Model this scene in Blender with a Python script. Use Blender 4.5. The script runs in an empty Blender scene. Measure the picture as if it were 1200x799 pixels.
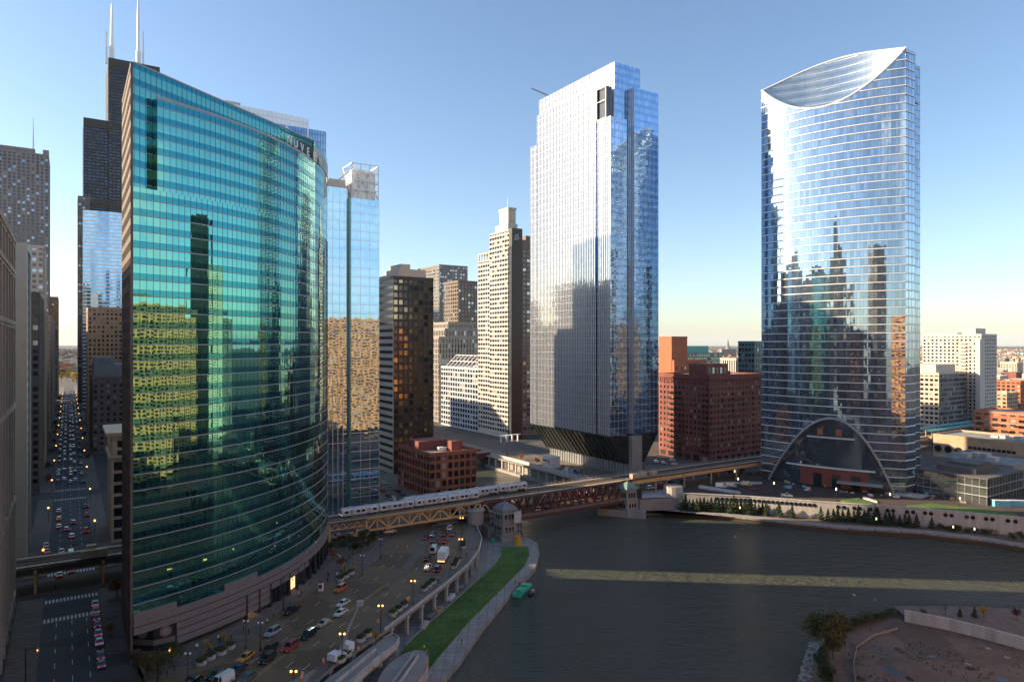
import bpy, math, random
from mathutils import Vector, Matrix
from mathutils.geometry import tessellate_polygon
R = random.Random(11)
C = bpy.context.scene.collection
scene = bpy.context.scene
CAMZ = 73.0
SUN_EL = 21.0
EXPO = 1.33
HAZE = 1.3e-5
# the city grid: S runs down the street canyon (south), W runs along the bridge (west); metres
S = Vector((-.5446, .8387, 0)); W = Vector((.8387, .5446, 0)); UP = Vector((0, 0, 1))

def G(s, w, z=0.0): return S * s + W * w + UP * z
def sw(p): return (p.x * S.x + p.y * S.y, p.x * W.x + p.y * W.y)
def U(px, py, z=0.0):
    y = (CAMZ - z) * 800.0 / (py - 403.0)
    return Vector(((px - 600) / 800 * y, y, z))
def proj(p):
    if p.y < 1: return None
    return (600 + 800 * p.x / p.y, 403 - 800 * (p.z - CAMZ) / p.y)

# ------------------------------------------------------------------ mesh builder
class MB:
    def __init__(s): s.v = []; s.f = []; s.m = []; s.uv = []
    def face(s, pts, m=0, uv=None):
        i = len(s.v); s.v += [Vector(p) for p in pts]
        s.f.append(tuple(range(i, i + len(pts)))); s.m.append(m); s.uv.append(uv)
    def box(s, o, a, b, c, m=0):
        p = [o, o + a, o + a + b, o + b]; q = [x + c for x in p]; i = len(s.v)
        s.v += [Vector(x) for x in p + q]
        fs = [(0, 3, 2, 1), (4, 5, 6, 7), (0, 1, 5, 4), (1, 2, 6, 5), (2, 3, 7, 6), (3, 0, 4, 7)]
        if a.cross(b).dot(c) < 0: fs = [tuple(reversed(f)) for f in fs]
        for f in fs:
            s.f.append(tuple(i + k for k in f)); s.m.append(m); s.uv.append(None)
    def boxg(s, s0, s1, w0, w1, z0, z1, m=0):
        s.box(G(s0, w0, z0), S * (s1 - s0), W * (w1 - w0), UP * (z1 - z0), m)
    def boxc(s, c, x, y, z, m=0, rot=0):
        a = Vector((math.cos(rot), math.sin(rot), 0)); b = Vector((-a.y, a.x, 0)); c = Vector(c)
        s.box(c - a * x / 2 - b * y / 2, a * x, b * y, UP * z, m)
    def beam(s, p, q, w, h, m=0, up=UP):
        p = Vector(p); q = Vector(q); d = q - p
        if d.length < 1e-6: return
        x = d.cross(up)
        if x.length < 1e-4: x = Vector((1, 0, 0))
        x.normalize(); y = x.cross(d).normalized()
        s.box(p - x * w / 2 - y * h / 2, x * w, y * h, d, m)
    def tube(s, pts, r, n=8, m=0, cap=True):
        pts = [Vector(p) for p in pts]; rr = r if isinstance(r, (list, tuple)) else [r] * len(pts)
        rings = []
        for k, p in enumerate(pts):
            d = (pts[min(k + 1, len(pts) - 1)] - pts[max(k - 1, 0)]).normalized()
            x = d.cross(UP)
            if x.length < 1e-3: x = Vector((1, 0, 0))
            x.normalize(); y = x.cross(d); i = len(s.v)
            s.v += [p + (x * math.cos(2 * math.pi * j / n) + y * math.sin(2 * math.pi * j / n)) * rr[k] for j in range(n)]
            rings.append(i)
        for a, b in zip(rings, rings[1:]):
            for j in range(n):
                s.f.append((a + j, a + (j + 1) % n, b + (j + 1) % n, b + j)); s.m.append(m); s.uv.append(None)
        if cap:
            s.f.append(tuple(rings[0] + j for j in reversed(range(n)))); s.m.append(m); s.uv.append(None)
            s.f.append(tuple(rings[-1] + j for j in range(n))); s.m.append(m); s.uv.append(None)
    def cyl(s, p, r, h, n=12, m=0, r2=None):
        p = Vector(p); s.tube([p, p + UP * h], [r, r if r2 is None else r2], n, m)
    def poly(s, pts, z=None, m=0):
        P = [Vector((p[0], p[1], p[2] if z is None else z)) for p in pts]
        for t in tessellate_polygon([P]):
            a, b, c = (P[k] for k in t)
            s.face([a, b, c] if (b - a).cross(c - a).z > 0 else [a, c, b], m)
    def prism(s, pts, z0, z1, m=0, ms=None, bottom=False):
        P = [Vector((p[0], p[1], 0)) for p in pts]
        if sum(a.x * b.y - b.x * a.y for a, b in zip(P, P[1:] + P[:1])) < 0: P.reverse()
        s.poly(P, z1, m)
        if bottom: s.poly(P, z0, m)
        for a, b in zip(P, P[1:] + P[:1]):
            s.face([a + UP * z0, b + UP * z0, b + UP * z1, a + UP * z1], m if ms is None else ms)
    def sphere(s, c, r, m=0, n=8, k=5, sz=1.0):
        c = Vector(c); rings = []
        for i in range(k + 1):
            t = math.pi * i / k
            rings.append([c + Vector((math.sin(t) * math.cos(2 * math.pi * j / n) * r, math.sin(t) * math.sin(2 * math.pi * j / n) * r, math.cos(t) * r * sz)) for j in range(n)])
        for a, b in zip(rings, rings[1:]):
            for j in range(n): s.face([a[j], b[j], b[(j + 1) % n], a[(j + 1) % n]], m)
    def build(s, name, mats, parent=None, smooth=False):
        if not s.f: return None
        b = base(parent) if parent else Vector((0, 0, 0))
        me = bpy.data.meshes.new(name); me.from_pydata([v - b for v in s.v], [], s.f)
        for mm in (mats if isinstance(mats, (list, tuple)) else [mats]): me.materials.append(mm)
        me.polygons.foreach_set('material_index', s.m)
        if any(u is not None for u in s.uv):
            L = me.uv_layers.new(name='UVMap'); k = 0
            for f, u in zip(s.f, s.uv):
                for j in range(len(f)):
                    if u is not None: L.data[k].uv = u[j]
                    k += 1
        if smooth: me.polygons.foreach_set('use_smooth', [True] * len(s.f))
        me.update(); o = bpy.data.objects.new(name, me); C.objects.link(o)
        if parent: o.parent = parent
        return o

def base(o):
    v = Vector((0, 0, 0))
    while o is not None: v = v + o.location; o = o.parent
    return v
def tag(o, label=None, cat=None, group=None, kind=None):
    if label: o['label'] = label
    if cat: o['category'] = cat
    if group: o['group'] = group
    if kind: o['kind'] = kind
    return o
def thing(name, label, cat, loc, group=None, rz=0.0):
    o = bpy.data.objects.new(name, None); o.empty_display_size = .5; C.objects.link(o)
    o.location = loc; o.rotation_euler = (0, 0, rz)
    return tag(o, label, cat, group)
KIDS = {}
def copy_tree(o, loc=None, rz=None, parent=None, mat=None):
    """a thing and each of its parts copied as real objects; mat = {old: new} swaps materials on the copies"""
    c = o.copy(); C.objects.link(c)
    if parent: c.parent = parent
    if loc is not None: c.location = loc
    if rz is not None: c.rotation_euler = (0, 0, rz)
    if o.name not in KIDS: KIDS[o.name] = [x for x in bpy.data.objects if x.parent == o]
    for ch in KIDS[o.name]: copy_tree(ch, parent=c, mat=mat)
    return c
def stuff(o): o['kind'] = 'stuff'; return o
def struct(name, mb, m): return tag(mb.build(name, m), kind='structure')

# ------------------------------------------------------------------ materials
class NT:
    def __init__(s, name):
        s.mat = bpy.data.materials.new(name); s.mat.use_nodes = True; s.t = s.mat.node_tree
        s.p = s.t.nodes['Principled BSDF']
    def n(s, typ, **kw):
        x = s.t.nodes.new('ShaderNode' + typ)
        for k, v in kw.items(): setattr(x, k, v)
        return x
    def put(s, sock, v):
        if hasattr(v, 'links') or isinstance(v, bpy.types.NodeSocket): s.t.links.new(v, sock)
        elif isinstance(v, (tuple, list, Vector)) and len(v) == 3 and sock.type == 'RGBA': sock.default_value = (*v, 1)
        else: sock.default_value = v
    def math(s, op, a, b=None, c=None):
        x = s.n('Math', operation=op); s.put(x.inputs[0], a)
        if b is not None: s.put(x.inputs[1], b)
        if c is not None: s.put(x.inputs[2], c)
        return x.outputs[0]
    def vm(s, op, a, b=None, scale=None):
        x = s.n('VectorMath', operation=op); s.put(x.inputs[0], a)
        if b is not None: s.put(x.inputs[1], b)
        if scale is not None: s.put(x.inputs['Scale'], scale)
        return x.outputs['Value'] if op in ('DOT_PRODUCT', 'LENGTH') else x.outputs['Vector']
    def mix(s, f, a, b):
        x = s.n('Mix', data_type='RGBA'); s.put(x.inputs[0], f); s.put(x.inputs[6], a); s.put(x.inputs[7], b)
        return x.outputs[2]
    def noise(s, vec, scale, detail=3, rough=.55):
        x = s.n('TexNoise'); s.put(x.inputs['Vector'], vec); x.inputs['Scale'].default_value = scale
        x.inputs['Detail'].default_value = detail; x.inputs['Roughness'].default_value = rough
        return x.outputs
    def pos(s, sc=(1, 1, 1), obj=False):
        v = s.n('TexCoord').outputs['Object'] if obj else s.n('NewGeometry').outputs['Position']
        return s.vm('MULTIPLY', v, sc) if sc != (1, 1, 1) else v
    def range(s, v, a, b, c, d):
        x = s.n('MapRange'); s.put(x.inputs[0], v)
        for i, k in enumerate((a, b, c, d)): x.inputs[i + 1].default_value = k
        return x.outputs[0]

MC = {}
def mat(name, col, rough=.8, metal=0.0, var=.18, scale=.3, bump=0.0, spec=.5, obj=False, emit=None, stretch=(1, 1, 1), coat=0.0):
    if name in MC: return MC[name]
    t = NT(name); p = t.p
    if var > 0:
        v = t.pos(stretch, obj); n1 = t.noise(v, scale, 5); n2 = t.noise(v, scale * 7, 3)
        f = t.math('ADD', t.math('MULTIPLY', n1[0], .65), t.math('MULTIPLY', n2[0], .35))
        f = t.range(f, .3, .7, 0, 1)
        t.put(p.inputs['Base Color'], t.mix(f, [c * (1 - var) for c in col], [min(1, c * (1 + var)) for c in col]))
        if bump:
            b = t.n('Bump'); b.inputs['Strength'].default_value = bump; b.inputs['Distance'].default_value = .1
            t.put(b.inputs['Height'], n2[0]); t.put(p.inputs['Normal'], b.outputs[0])
    else: p.inputs['Base Color'].default_value = (*col, 1)
    p.inputs['Roughness'].default_value = rough; p.inputs['Metallic'].default_value = metal
    p.inputs['Specular IOR Level'].default_value = spec; p.inputs['Coat Weight'].default_value = coat
    if emit:
        p.inputs['Emission Color'].default_value = (*emit[:3], 1); p.inputs['Emission Strength'].default_value = emit[3]
    MC[name] = t.mat
    return t.mat

def glass(name, tint, sp_tint=None, bay=1.5, fh=4.0, sp=.35, wob=.012, pil=.01, nz=.012, nscale=.35, metal=.85, rough=.03, var=.35, v0=0.0, lit=0.0):
    """reflective curtain-wall glazing: every pane leans a little its own way and bows, so mirrored things break up at the pane joints.
    UV in metres along the wall and above the ground."""
    t = NT(name); p = t.p
    uv = t.n('UVMap'); uv.uv_map = 'UVMap'; sep = t.n('SeparateXYZ'); t.put(sep.inputs[0], uv.outputs[0])
    ub = t.math('DIVIDE', sep.outputs[0], bay); vb = t.math('DIVIDE', t.math('SUBTRACT', sep.outputs[1], v0), fh)
    fu = t.math('FRACT', ub); fv = t.math('FRACT', vb)
    spm = t.math('LESS_THAN', fv, sp)
    cell = t.n('CombineXYZ'); t.put(cell.inputs[0], t.math('FLOOR', ub)); t.put(cell.inputs[1], t.math('FLOOR', vb)); t.put(cell.inputs[2], spm)
    wn = t.n('TexWhiteNoise', noise_dimensions='3D'); t.put(wn.inputs['Vector'], cell.outputs[0])
    r = t.n('SeparateXYZ'); t.put(r.inputs[0], wn.outputs['Color'])
    # offset the noise per pane so the bowing breaks at the joints
    off = t.vm('SCALE', wn.outputs['Color'], scale=9.0)
    nn = t.n('SeparateXYZ'); t.put(nn.inputs[0], t.noise(t.vm('ADD', uv.outputs[0], off), nscale, 1.5)[1])
    def comp(rk, fk, nk):
        a = t.math('MULTIPLY', t.math('SUBTRACT', rk, .5), wob)
        b = t.math('MULTIPLY', t.math('SUBTRACT', fk, .5), pil)
        c = t.math('MULTIPLY', t.math('SUBTRACT', nk, .5), nz)
        return t.math('ADD', t.math('ADD', a, b), c)
    g = t.n('NewGeometry').outputs['Normal']
    T = t.vm('CROSS_PRODUCT', g, (0, 0, 1))
    N = t.vm('ADD', g, t.vm('SCALE', T, scale=comp(r.outputs[0], fu, nn.outputs[0])))
    N = t.vm('NORMALIZE', t.vm('ADD', N, t.vm('SCALE', (0, 0, 1), scale=comp(r.outputs[1], fv, nn.outputs[1]))))
    base_c = t.mix(t.range(r.outputs[2], 0, 1, 0, var), tint, [c * .35 for c in tint])
    if sp_tint: base_c = t.mix(spm, base_c, sp_tint)
    t.put(p.inputs['Base Color'], base_c); t.put(p.inputs['Normal'], N)
    p.inputs['Metallic'].default_value = metal; p.inputs['Roughness'].default_value = rough
    MC[name] = t.mat
    return t.mat

def sq(name, col, **k): return mat(name, col, **k)
M = {}
M['asphalt'] = mat('asphalt', (.075, .058, .044), .8, var=.25, scale=.12)
M['asphalt_street'] = mat('street asphalt', (.085, .088, .095), .75, var=.3, scale=.15)
def worn(name, col, rough=.8):
    """asphalt with repair patches, tyre-polished lanes and stains"""
    t = NT(name); P = t.pos(); v = t.n('TexVoronoi'); t.put(v.inputs['Vector'], t.vm('MULTIPLY', P, (1, 1, 0))); v.inputs['Scale'].default_value = .085; v.distance = 'CHEBYCHEV'
    s = t.n('SeparateXYZ'); t.put(s.inputs[0], v.outputs['Color']); patch = t.math('LESS_THAN', s.outputs[0], .22); n1 = t.noise(P, .12, 5); n2 = t.noise(P, 1.1, 4)
    c = t.mix(t.range(n1[0], .32, .68, 0, 1), [x * .72 for x in col], [x * 1.3 for x in col]); c = t.mix(t.math('MULTIPLY', patch, .55), c, [x * .45 for x in col])
    c = t.mix(t.math('MULTIPLY', t.math('GREATER_THAN', n2[0], .63), .5), c, [x * .5 for x in col]); t.put(t.p.inputs['Base Color'], c)
    t.put(t.p.inputs['Roughness'], t.range(n1[0], .3, .7, rough - .15, rough + .1)); MC[name] = t.mat; return t.mat
M['asphalt'] = worn('worn asphalt', (.155, .106, .062)); M['asphalt_street'] = worn('worn street asphalt', (.06, .06, .062))  # riverside asphalt browned to stand in for sunlight thrown down by the glass towers
M['concrete'] = mat('concrete', (.27, .25, .23), .85, var=.22, scale=.2)
M['pale_concrete'] = mat('pale concrete', (.46, .435, .40), .85, var=.3, scale=.45, stretch=(1, 1, .12))
def paved(name, col, size):
    t = NT(name); P = t.pos(); b = t.n('TexBrick'); t.put(b.inputs['Vector'], t.vm('MULTIPLY', P, (1 / size, 1 / size, 0))); b.offset = 0; b.inputs['Scale'].default_value = 1; b.inputs['Brick Width'].default_value = 1; b.inputs['Row Height'].default_value = 1; b.inputs['Mortar Size'].default_value = .04
    b.inputs['Color1'].default_value = (*[x * .88 for x in col], 1); b.inputs['Color2'].default_value = (*[x * 1.12 for x in col], 1); b.inputs['Mortar'].default_value = (*[x * .5 for x in col], 1)
    n = t.noise(P, .35, 5); t.put(t.p.inputs['Base Color'], t.mix(t.range(n[0], .42, .75, 0, .6), b.outputs['Color'], [x * .5 for x in col])); t.p.inputs['Roughness'].default_value = .85; MC[name] = t.mat; return t.mat
M['sidewalk'] = paved('sidewalk paving', (.16, .135, .112), 1.8); M['wet_soil'] = worn('site ground', (.135, .104, .076), .85); M['walk_slabs'] = paved('riverwalk slabs', (.30, .285, .265), 2.4)  # sidewalk tone lowered to deepen the shade lying on it
M['ground'] = mat('city ground', (.07, .064, .058), .9, var=.35, scale=.02)
M['white_paint'] = mat('road paint', (.62, .62, .6), .7, var=.25, scale=1.2)
M['yellow_paint'] = mat('yellow road paint', (.5, .36, .1), .7, var=.25, scale=1.2)
M['granite'] = mat('grey granite', (.19, .168, .168), .55, var=.12, scale=.6)  # granite darkened in colour to deepen its shade
M['dark_granite'] = mat('dark granite', (.025, .026, .028), .4, var=.2, scale=.6)
M['black_steel'] = mat('black steel', (.02, .021, .024), .45, metal=.2, var=.2)
M['steel'] = mat('painted grey steel', (.33, .34, .35), .5, metal=.3, var=.12, scale=.6)
M['alu'] = mat('aluminium', (.72, .74, .76), .4, metal=.6, var=.08)
M['white_alu'] = mat('white aluminium', (.78, .78, .78), .45, metal=.1, var=.06)
M['maroon'] = mat('maroon bridge paint', (.105, .03, .034), .6, var=.25, scale=.5)
M['tan_steel'] = mat('tan trestle paint', (.68, .38, .15), .65, var=.2, scale=.5)  # warm light on the truss is put into this orange tan
M['ltan_steel'] = mat('pale trestle paint', (.46, .36, .25), .7, var=.2, scale=.5)
M['track'] = mat('track bed', (.11, .095, .085), .85, var=.3, scale=.8)
M['rail'] = mat('steel rail', (.4, .38, .36), .35, metal=.8, var=.15)
M['train'] = mat('stainless train side', (.62, .63, .65), .38, metal=.35, var=.06, obj=True)
M['train_roof'] = mat('train roof', (.42, .42, .43), .6, var=.12, obj=True)
M['dglass'] = mat('dark glass', (.02, .024, .03), .06, var=0, spec=.8)
M['red_light'] = mat('red tail lamp', (.4, .02, .01), .4, var=0, emit=(1, .06, .03, .3))
M['head_light'] = mat('head lamp', (.8, .8, .75), .3, var=0, emit=(1, .86, .6, 1.0))
M['amber'] = mat('amber street lamp glow', (.8, .45, .12), .4, var=0, emit=(1, .42, .1, 1.5))
M['warm_lamp'] = mat('warm lamp glow', (.9, .75, .5), .4, var=0, emit=(1, .72, .4, 1.0))
M['white_globe'] = mat('white lamp globe', (.8, .8, .78), .4, var=0)
M['tail_off'] = mat('unlit tail lamp', (.22, .015, .012), .4, var=0)
M['damp_soil'] = mat('damp brown ground', (.12, .094, .07), .85, var=.45, scale=.1, bump=.4)
M['tyre'] = mat('tyre rubber', (.02, .02, .02), .85, var=0)
M['rim'] = mat('wheel rim', (.45, .45, .46), .4, metal=.7, var=0)
def lawn_mat():
    t = NT('lawn'); P = t.pos(); n1 = t.noise(P, .13, 4); n2 = t.noise(P, 1.6, 3); n3 = t.noise(P, .05, 3)
    c = t.mix(t.range(n1[0], .35, .65, 0, 1), (.045, .11, .018), (.085, .175, .03)); c = t.mix(t.range(n2[0], .5, .72, 0, .55), c, (.03, .07, .014)); c = t.mix(t.range(n3[0], .52, .66, 0, .5), c, (.13, .13, .04))
    t.put(t.p.inputs['Base Color'], c); t.p.inputs['Roughness'].default_value = .95; return t.mat
M['grass'] = lawn_mat()
M['soil'] = mat('bare soil', (.13, .10, .075), .95, var=.35, scale=.12, bump=.4)
M['mulch'] = mat('dark mulch', (.055, .042, .034), .95, var=.35, scale=.3)
M['stone_rubble'] = mat('grey rubble', (.3, .29, .27), .9, var=.5, scale=1.2)
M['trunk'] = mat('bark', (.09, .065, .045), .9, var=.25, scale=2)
M['roofing'] = mat('roof membrane', (.24, .235, .225), .9, var=.45, scale=.2)
M['roof_dark'] = mat('dark roof', (.1, .1, .1), .9, var=.25, scale=.15)
M['roof_equip'] = mat('roof machinery', (.42, .42, .42), .6, metal=.2, var=.15)
M['green_copper'] = mat('green copper', (.16, .27, .24), .7, var=.2, scale=.4)
M['orange_plastic'] = mat('orange plastic', (.8, .2, .03), .5, var=0)
M['hi_vis'] = mat('hi vis vest', (.5, .8, .05), .7, var=0)
M['skin'] = mat('skin', (.45, .28, .2), .6, var=0)
M['cloth'] = mat('dark clothing', (.04, .045, .06), .9, var=0)
M['brick_red'] = mat('dark red brick', (.20, .064, .05), .85, var=.32, scale=.18, stretch=(1, 1, .3))
M['brick_orange'] = mat('orange brick', (.36, .13, .065), .85, var=.2, scale=.5)
M['brick_sun'] = mat('rust red brick', (.32, .10, .052), .85, var=.3, scale=.2, stretch=(1, 1, .3))  # brick tone includes the warm light falling on the loft
M['brick_tan'] = mat('tan brick', (.43, .31, .2), .85, var=.18, scale=.3)
M['limestone'] = mat('grey limestone', (.30, .27, .24), .8, var=.25, scale=.2, stretch=(1, 1, .3))  # limestone darkened so its shaded faces read deeper
M['stone_brown'] = mat('brown granite', (.16, .118, .095), .7, var=.25, scale=.2, stretch=(1, 1, .25))
M['stone_grey'] = mat('grey stone', (.215, .205, .20), .8, var=.25, scale=.2, stretch=(1, 1, .3))
M['cream_stone'] = mat('cream terracotta', (.62, .47, .33), .75, var=.12, scale=.4)  # cream also stands in for warm light reflected onto the shaded loft
M['white_stone'] = mat('white stone', (.50, .465, .41), .75, var=.08, scale=.3)
M['beige_panel'] = mat('beige panel', (.55, .44, .35), .75, var=.1, scale=.2)
M['bronze_dark'] = mat('dark bronze cladding', (.035, .03, .028), .4, metal=.3, var=.2)
M['sand_slab'] = mat('sand concrete slab', (.86, .36, .13), .8, var=.15, scale=.1)  # beige pushed to orange so the green glass mirrors it as sunlit gold
M['willis'] = mat('black anodised cladding', (.013, .015, .019), .55, var=.2, scale=.1)
M['tower_granite'] = mat('rosy grey granite', (.25, .215, .205), .7, var=.2, scale=.1, stretch=(1, 1, .3))
M['blue_paint'] = mat('light blue paint', (.15, .45, .62), .6, var=.12, scale=.5)
M['teal_paint'] = mat('teal roof', (.08, .33, .32), .6, var=.15, scale=.3)
M['green_plastic'] = mat('green plastic', (.04, .45, .26), .5, var=.12, scale=1)
M['yellow_plastic'] = mat('ochre tank', (.62, .33, .03), .5, var=.1)
M['tarp'] = mat('scaffold sheeting', (.55, .55, .53), .85, var=.2, scale=.7)
# window panes for masonry: a few kinds of glass, chosen per window
PANES = [mat('window dark', (.014, .016, .02), .08, var=0, spec=.8), mat('window mid', (.03, .036, .045), .1, var=0, spec=.9),
         mat('window sky', (.30, .38, .48), .1, metal=.85, var=0), mat('window blind', (.3, .27, .22), .35, var=0, spec=.7)]
PANE_LIT = mat('window lamp lit', (.3, .2, .1), .3, var=0, emit=(1, .6, .25, .8))

# ------------------------------------------------------------------ generic buildings
def relief(wall, wins, o, d, n, L, z0, z1, fh, bay, pier, span, depth, mw=0, ms=0):
    """piers and spandrels standing proud of the core; panes sit between them"""
    nb = max(1, round(L / bay)); b = L / nb; nf = max(1, int(round((z1 - z0) / fh))); h = (z1 - z0) / nf
    for i in range(nb + 1):
        wd = pier if 0 < i < nb else pier / 2; st = i * b - (pier / 2 if i else 0)
        wall.box(o + d * st + UP * z0 - n * depth, d * wd, n * depth, UP * (z1 - z0), mw)
    for j in range(nf + 1):
        hh = span if j < nf else span * .6
        wall.box(o + UP * (z0 + j * h - (0 if j == 0 else 0) if j < nf else z1 - hh) - n * depth + d * .01, d * (L - .02), n * (depth - .04), UP * hh, ms)
    for j in range(nf):
        for i in range(nb):
            wins.append((o + d * (i * b + b / 2) + UP * (z0 + j * h + span + (h - span) / 2) - n * (depth - .05), d, n, b - pier, h - span))

def put_windows(parent, wins, indiv, weights, name='window', zvis=-99, panes=None):
    panes = panes or PANES
    pick = lambda: R.choices(range(len(panes)), weights[:len(panes)])[0]
    b = base(parent); inv = []; rest = []
    for w in wins:
        p = proj(w[0])
        ok = p is not None and -5 < p[0] < 1205 and -5 < p[1] < 805 and w[0].z > zvis and (-w[0] + Vector((0, 0, CAMZ))).dot(w[2]) > 0
        (inv if ok else rest).append(w)
    inv.sort(key=lambda w: w[0].y)
    cache = {}
    for w in inv[:indiv]:
        k = (round(w[3], 2), round(w[4], 2), pick())
        if k not in cache:
            mb = MB(); mb.box(Vector((-k[0] / 2, 0, -k[1] / 2)), Vector((k[0], 0, 0)), Vector((0, .04, 0)), UP * k[1])
            me = bpy.data.meshes.new(name); me.from_pydata(mb.v, [], mb.f); me.materials.append(panes[k[2]]); cache[k] = me
        o = bpy.data.objects.new(name, cache[k]); C.objects.link(o); o.parent = parent
        d, n = w[1], w[2]
        o.matrix_basis = Matrix(((d.x, -n.x, 0, w[0].x - b.x), (d.y, -n.y, 0, w[0].y - b.y), (0, 0, 1, w[0].z - b.z), (0, 0, 0, 1)))
    mb = MB()
    for c, d, n, ww, hh in rest + inv[indiv:]:
        a = d * ww / 2; u = UP * hh / 2
        mb.face([c - a - u, c + a - u, c + a + u, c - a + u], pick())
    o = mb.build(name, panes, parent)
    if o: stuff(o)

def block(name, label, cat, s0, s1, w0, w1, z1, wallm, fh=4, bay=4, pier=1.2, span=1.4, depth=.4, z0=0, faces='NE', indiv=0,
          weights=(6, 3, 1.5, 1), ground=0, parapet=1.2, roofm=None, equip=4, zvis=-99, group=None, parent=None, spm=None, panes=None):
    """grid-aligned building: core, relief on the faces in view, windows, roof with parapet and machinery"""
    t = parent or thing(name, label, cat, G((s0 + s1) / 2, (w0 + w1) / 2, z0), group)
    wall = MB(); wins = []
    a0, a1, b0, b1 = s0, s1, w0, w1
    if 'N' in faces: a0 += depth
    if 'S' in faces: a1 -= depth
    if 'E' in faces: b0 += depth
    if 'W' in faces: b1 -= depth
    wall.boxg(a0, a1, b0, b1, z0, z1 - .1)
    zb = z0 + ground
    F = {'N': (G(s0, w0), W, -S, w1 - w0), 'E': (G(s1, w0), -S, -W, s1 - s0), 'W': (G(s0, w1), S, W, s1 - s0), 'S': (G(s1, w1), -W, S, w1 - w0)}
    for f in faces:
        o, d, n, L = F[f]
        relief(wall, wins, o, d, n, L, zb, z1, fh, bay, pier, span, depth, 0, 1)
        if ground:
            g = []
            relief(wall, g, o, d, n, L, z0, zb, ground, bay * 2, pier * 1.3, ground * .15, depth, 0, 1); wins += g
    wall.build('wall', [wallm, spm or wallm], t)
    roof = MB(); e = .25
    roof.boxg(s0 + e, s1 - e, w0 + e, w1 - e, z1 - .1, z1 + .02)
    for q in ((s0 - .1, s0 + .4, w0 - .1, w1 + .1), (s1 - .4, s1 + .1, w0 - .1, w1 + .1), (s0 + .4, s1 - .4, w0 - .1, w0 + .4), (s0 + .4, s1 - .4, w1 - .4, w1 + .1)):
        roof.boxg(*q, z1 - .15, z1 + parapet, 1)
    roof.build('roof', [roofm or M['roofing'], wallm], t)
    for k in range(equip):
        e = MB(); cs = s0 + (s1 - s0) * R.uniform(.25, .75); cw = w0 + (w1 - w0) * R.uniform(.25, .75)
        e.boxg(cs - 2, cs + 2, cw - 3, cw + 3, z1 + .02, z1 + R.uniform(1.5, 3)); e.boxg(cs - 1, cs + 1, cw + 3, cw + 4.5, z1 + .02, z1 + 1.2)
        e.build('roof_unit', M['roof_equip'], t)
    put_windows(t, wins, indiv, weights, zvis=zvis, panes=panes)
    return t

def arc(c, r, a0, a1, n):
    return [Vector((c[0] + r * math.cos(math.radians(a0 + (a1 - a0) * k / n)), c[1] + r * math.sin(math.radians(a0 + (a1 - a0) * k / n)), 0)) for k in range(n + 1)]
def lens(P):
    l = [0.0]
    for a, b in zip(P, P[1:]): l.append(l[-1] + (b - a).length)
    return l
def at(P, l, x):
    for k in range(len(P) - 1):
        if x <= l[k + 1] or k == len(P) - 2:
            d = (P[k + 1] - P[k]).normalized(); return P[k] + d * (x - l[k]), d
def normals(P):
    out = []
    for k in range(len(P)):
        d = (P[min(k + 1, len(P) - 1)] - P[max(0, k - 1)]).normalized(); out.append(Vector((d.y, -d.x, 0)))
    return out
def skin(mb, P, z0, z1, m=0, u0=0.0):
    """glass sheet along a plan path, UV in metres; z0, z1 numbers or functions of t (0..1 along the path)"""
    l = lens(P); f = lambda z, k: z(l[k] / l[-1]) if callable(z) else z
    for k in range(len(P) - 1):
        za, zb, zc, zd = f(z0, k), f(z0, k + 1), f(z1, k + 1), f(z1, k)
        mb.face([P[k] + UP * za, P[k + 1] + UP * zb, P[k + 1] + UP * zc, P[k] + UP * zd], m,
                [(u0 + l[k], za), (u0 + l[k + 1], zb), (u0 + l[k + 1], zc), (u0 + l[k], zd)])
def band(mb, P, z0, z1, out, m=0, back=0.0):
    """a ledge that follows a plan path and stands `out` metres proud"""
    N = normals(P); Q = [p + n * out for p, n in zip(P, N)]; B = [p - n * back for p, n in zip(P, N)]
    for k in range(len(P) - 1):
        mb.face([Q[k] + UP * z0, Q[k + 1] + UP * z0, Q[k + 1] + UP * z1, Q[k] + UP * z1], m)
        mb.face([Q[k] + UP * z1, Q[k + 1] + UP * z1, B[k + 1] + UP * z1, B[k] + UP * z1], m)
        mb.face([B[k] + UP * z0, B[k + 1] + UP * z0, Q[k + 1] + UP * z0, Q[k] + UP * z0], m)
    for k, fl in ((0, 0), (len(P) - 1, 1)):
        q = [B[k] + UP * z0, Q[k] + UP * z0, Q[k] + UP * z1, B[k] + UP * z1]; mb.face(q[::-1] if fl else q, m)
def fins(mb, P, step, z0, z1, wd, dp, m=0, start=0.0):
    l = lens(P); x = start
    f = lambda z, t: z(t) if callable(z) else z
    while x <= l[-1] + 1e-6:
        p, d = at(P, l, x); n = Vector((d.y, -d.x, 0)); t = x / l[-1]
        mb.box(p - d * wd / 2 + UP * f(z0, t) - n * .02, d * wd, n * (dp + .02), UP * (f(z1, t) - f(z0, t)), m); x += step
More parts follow.
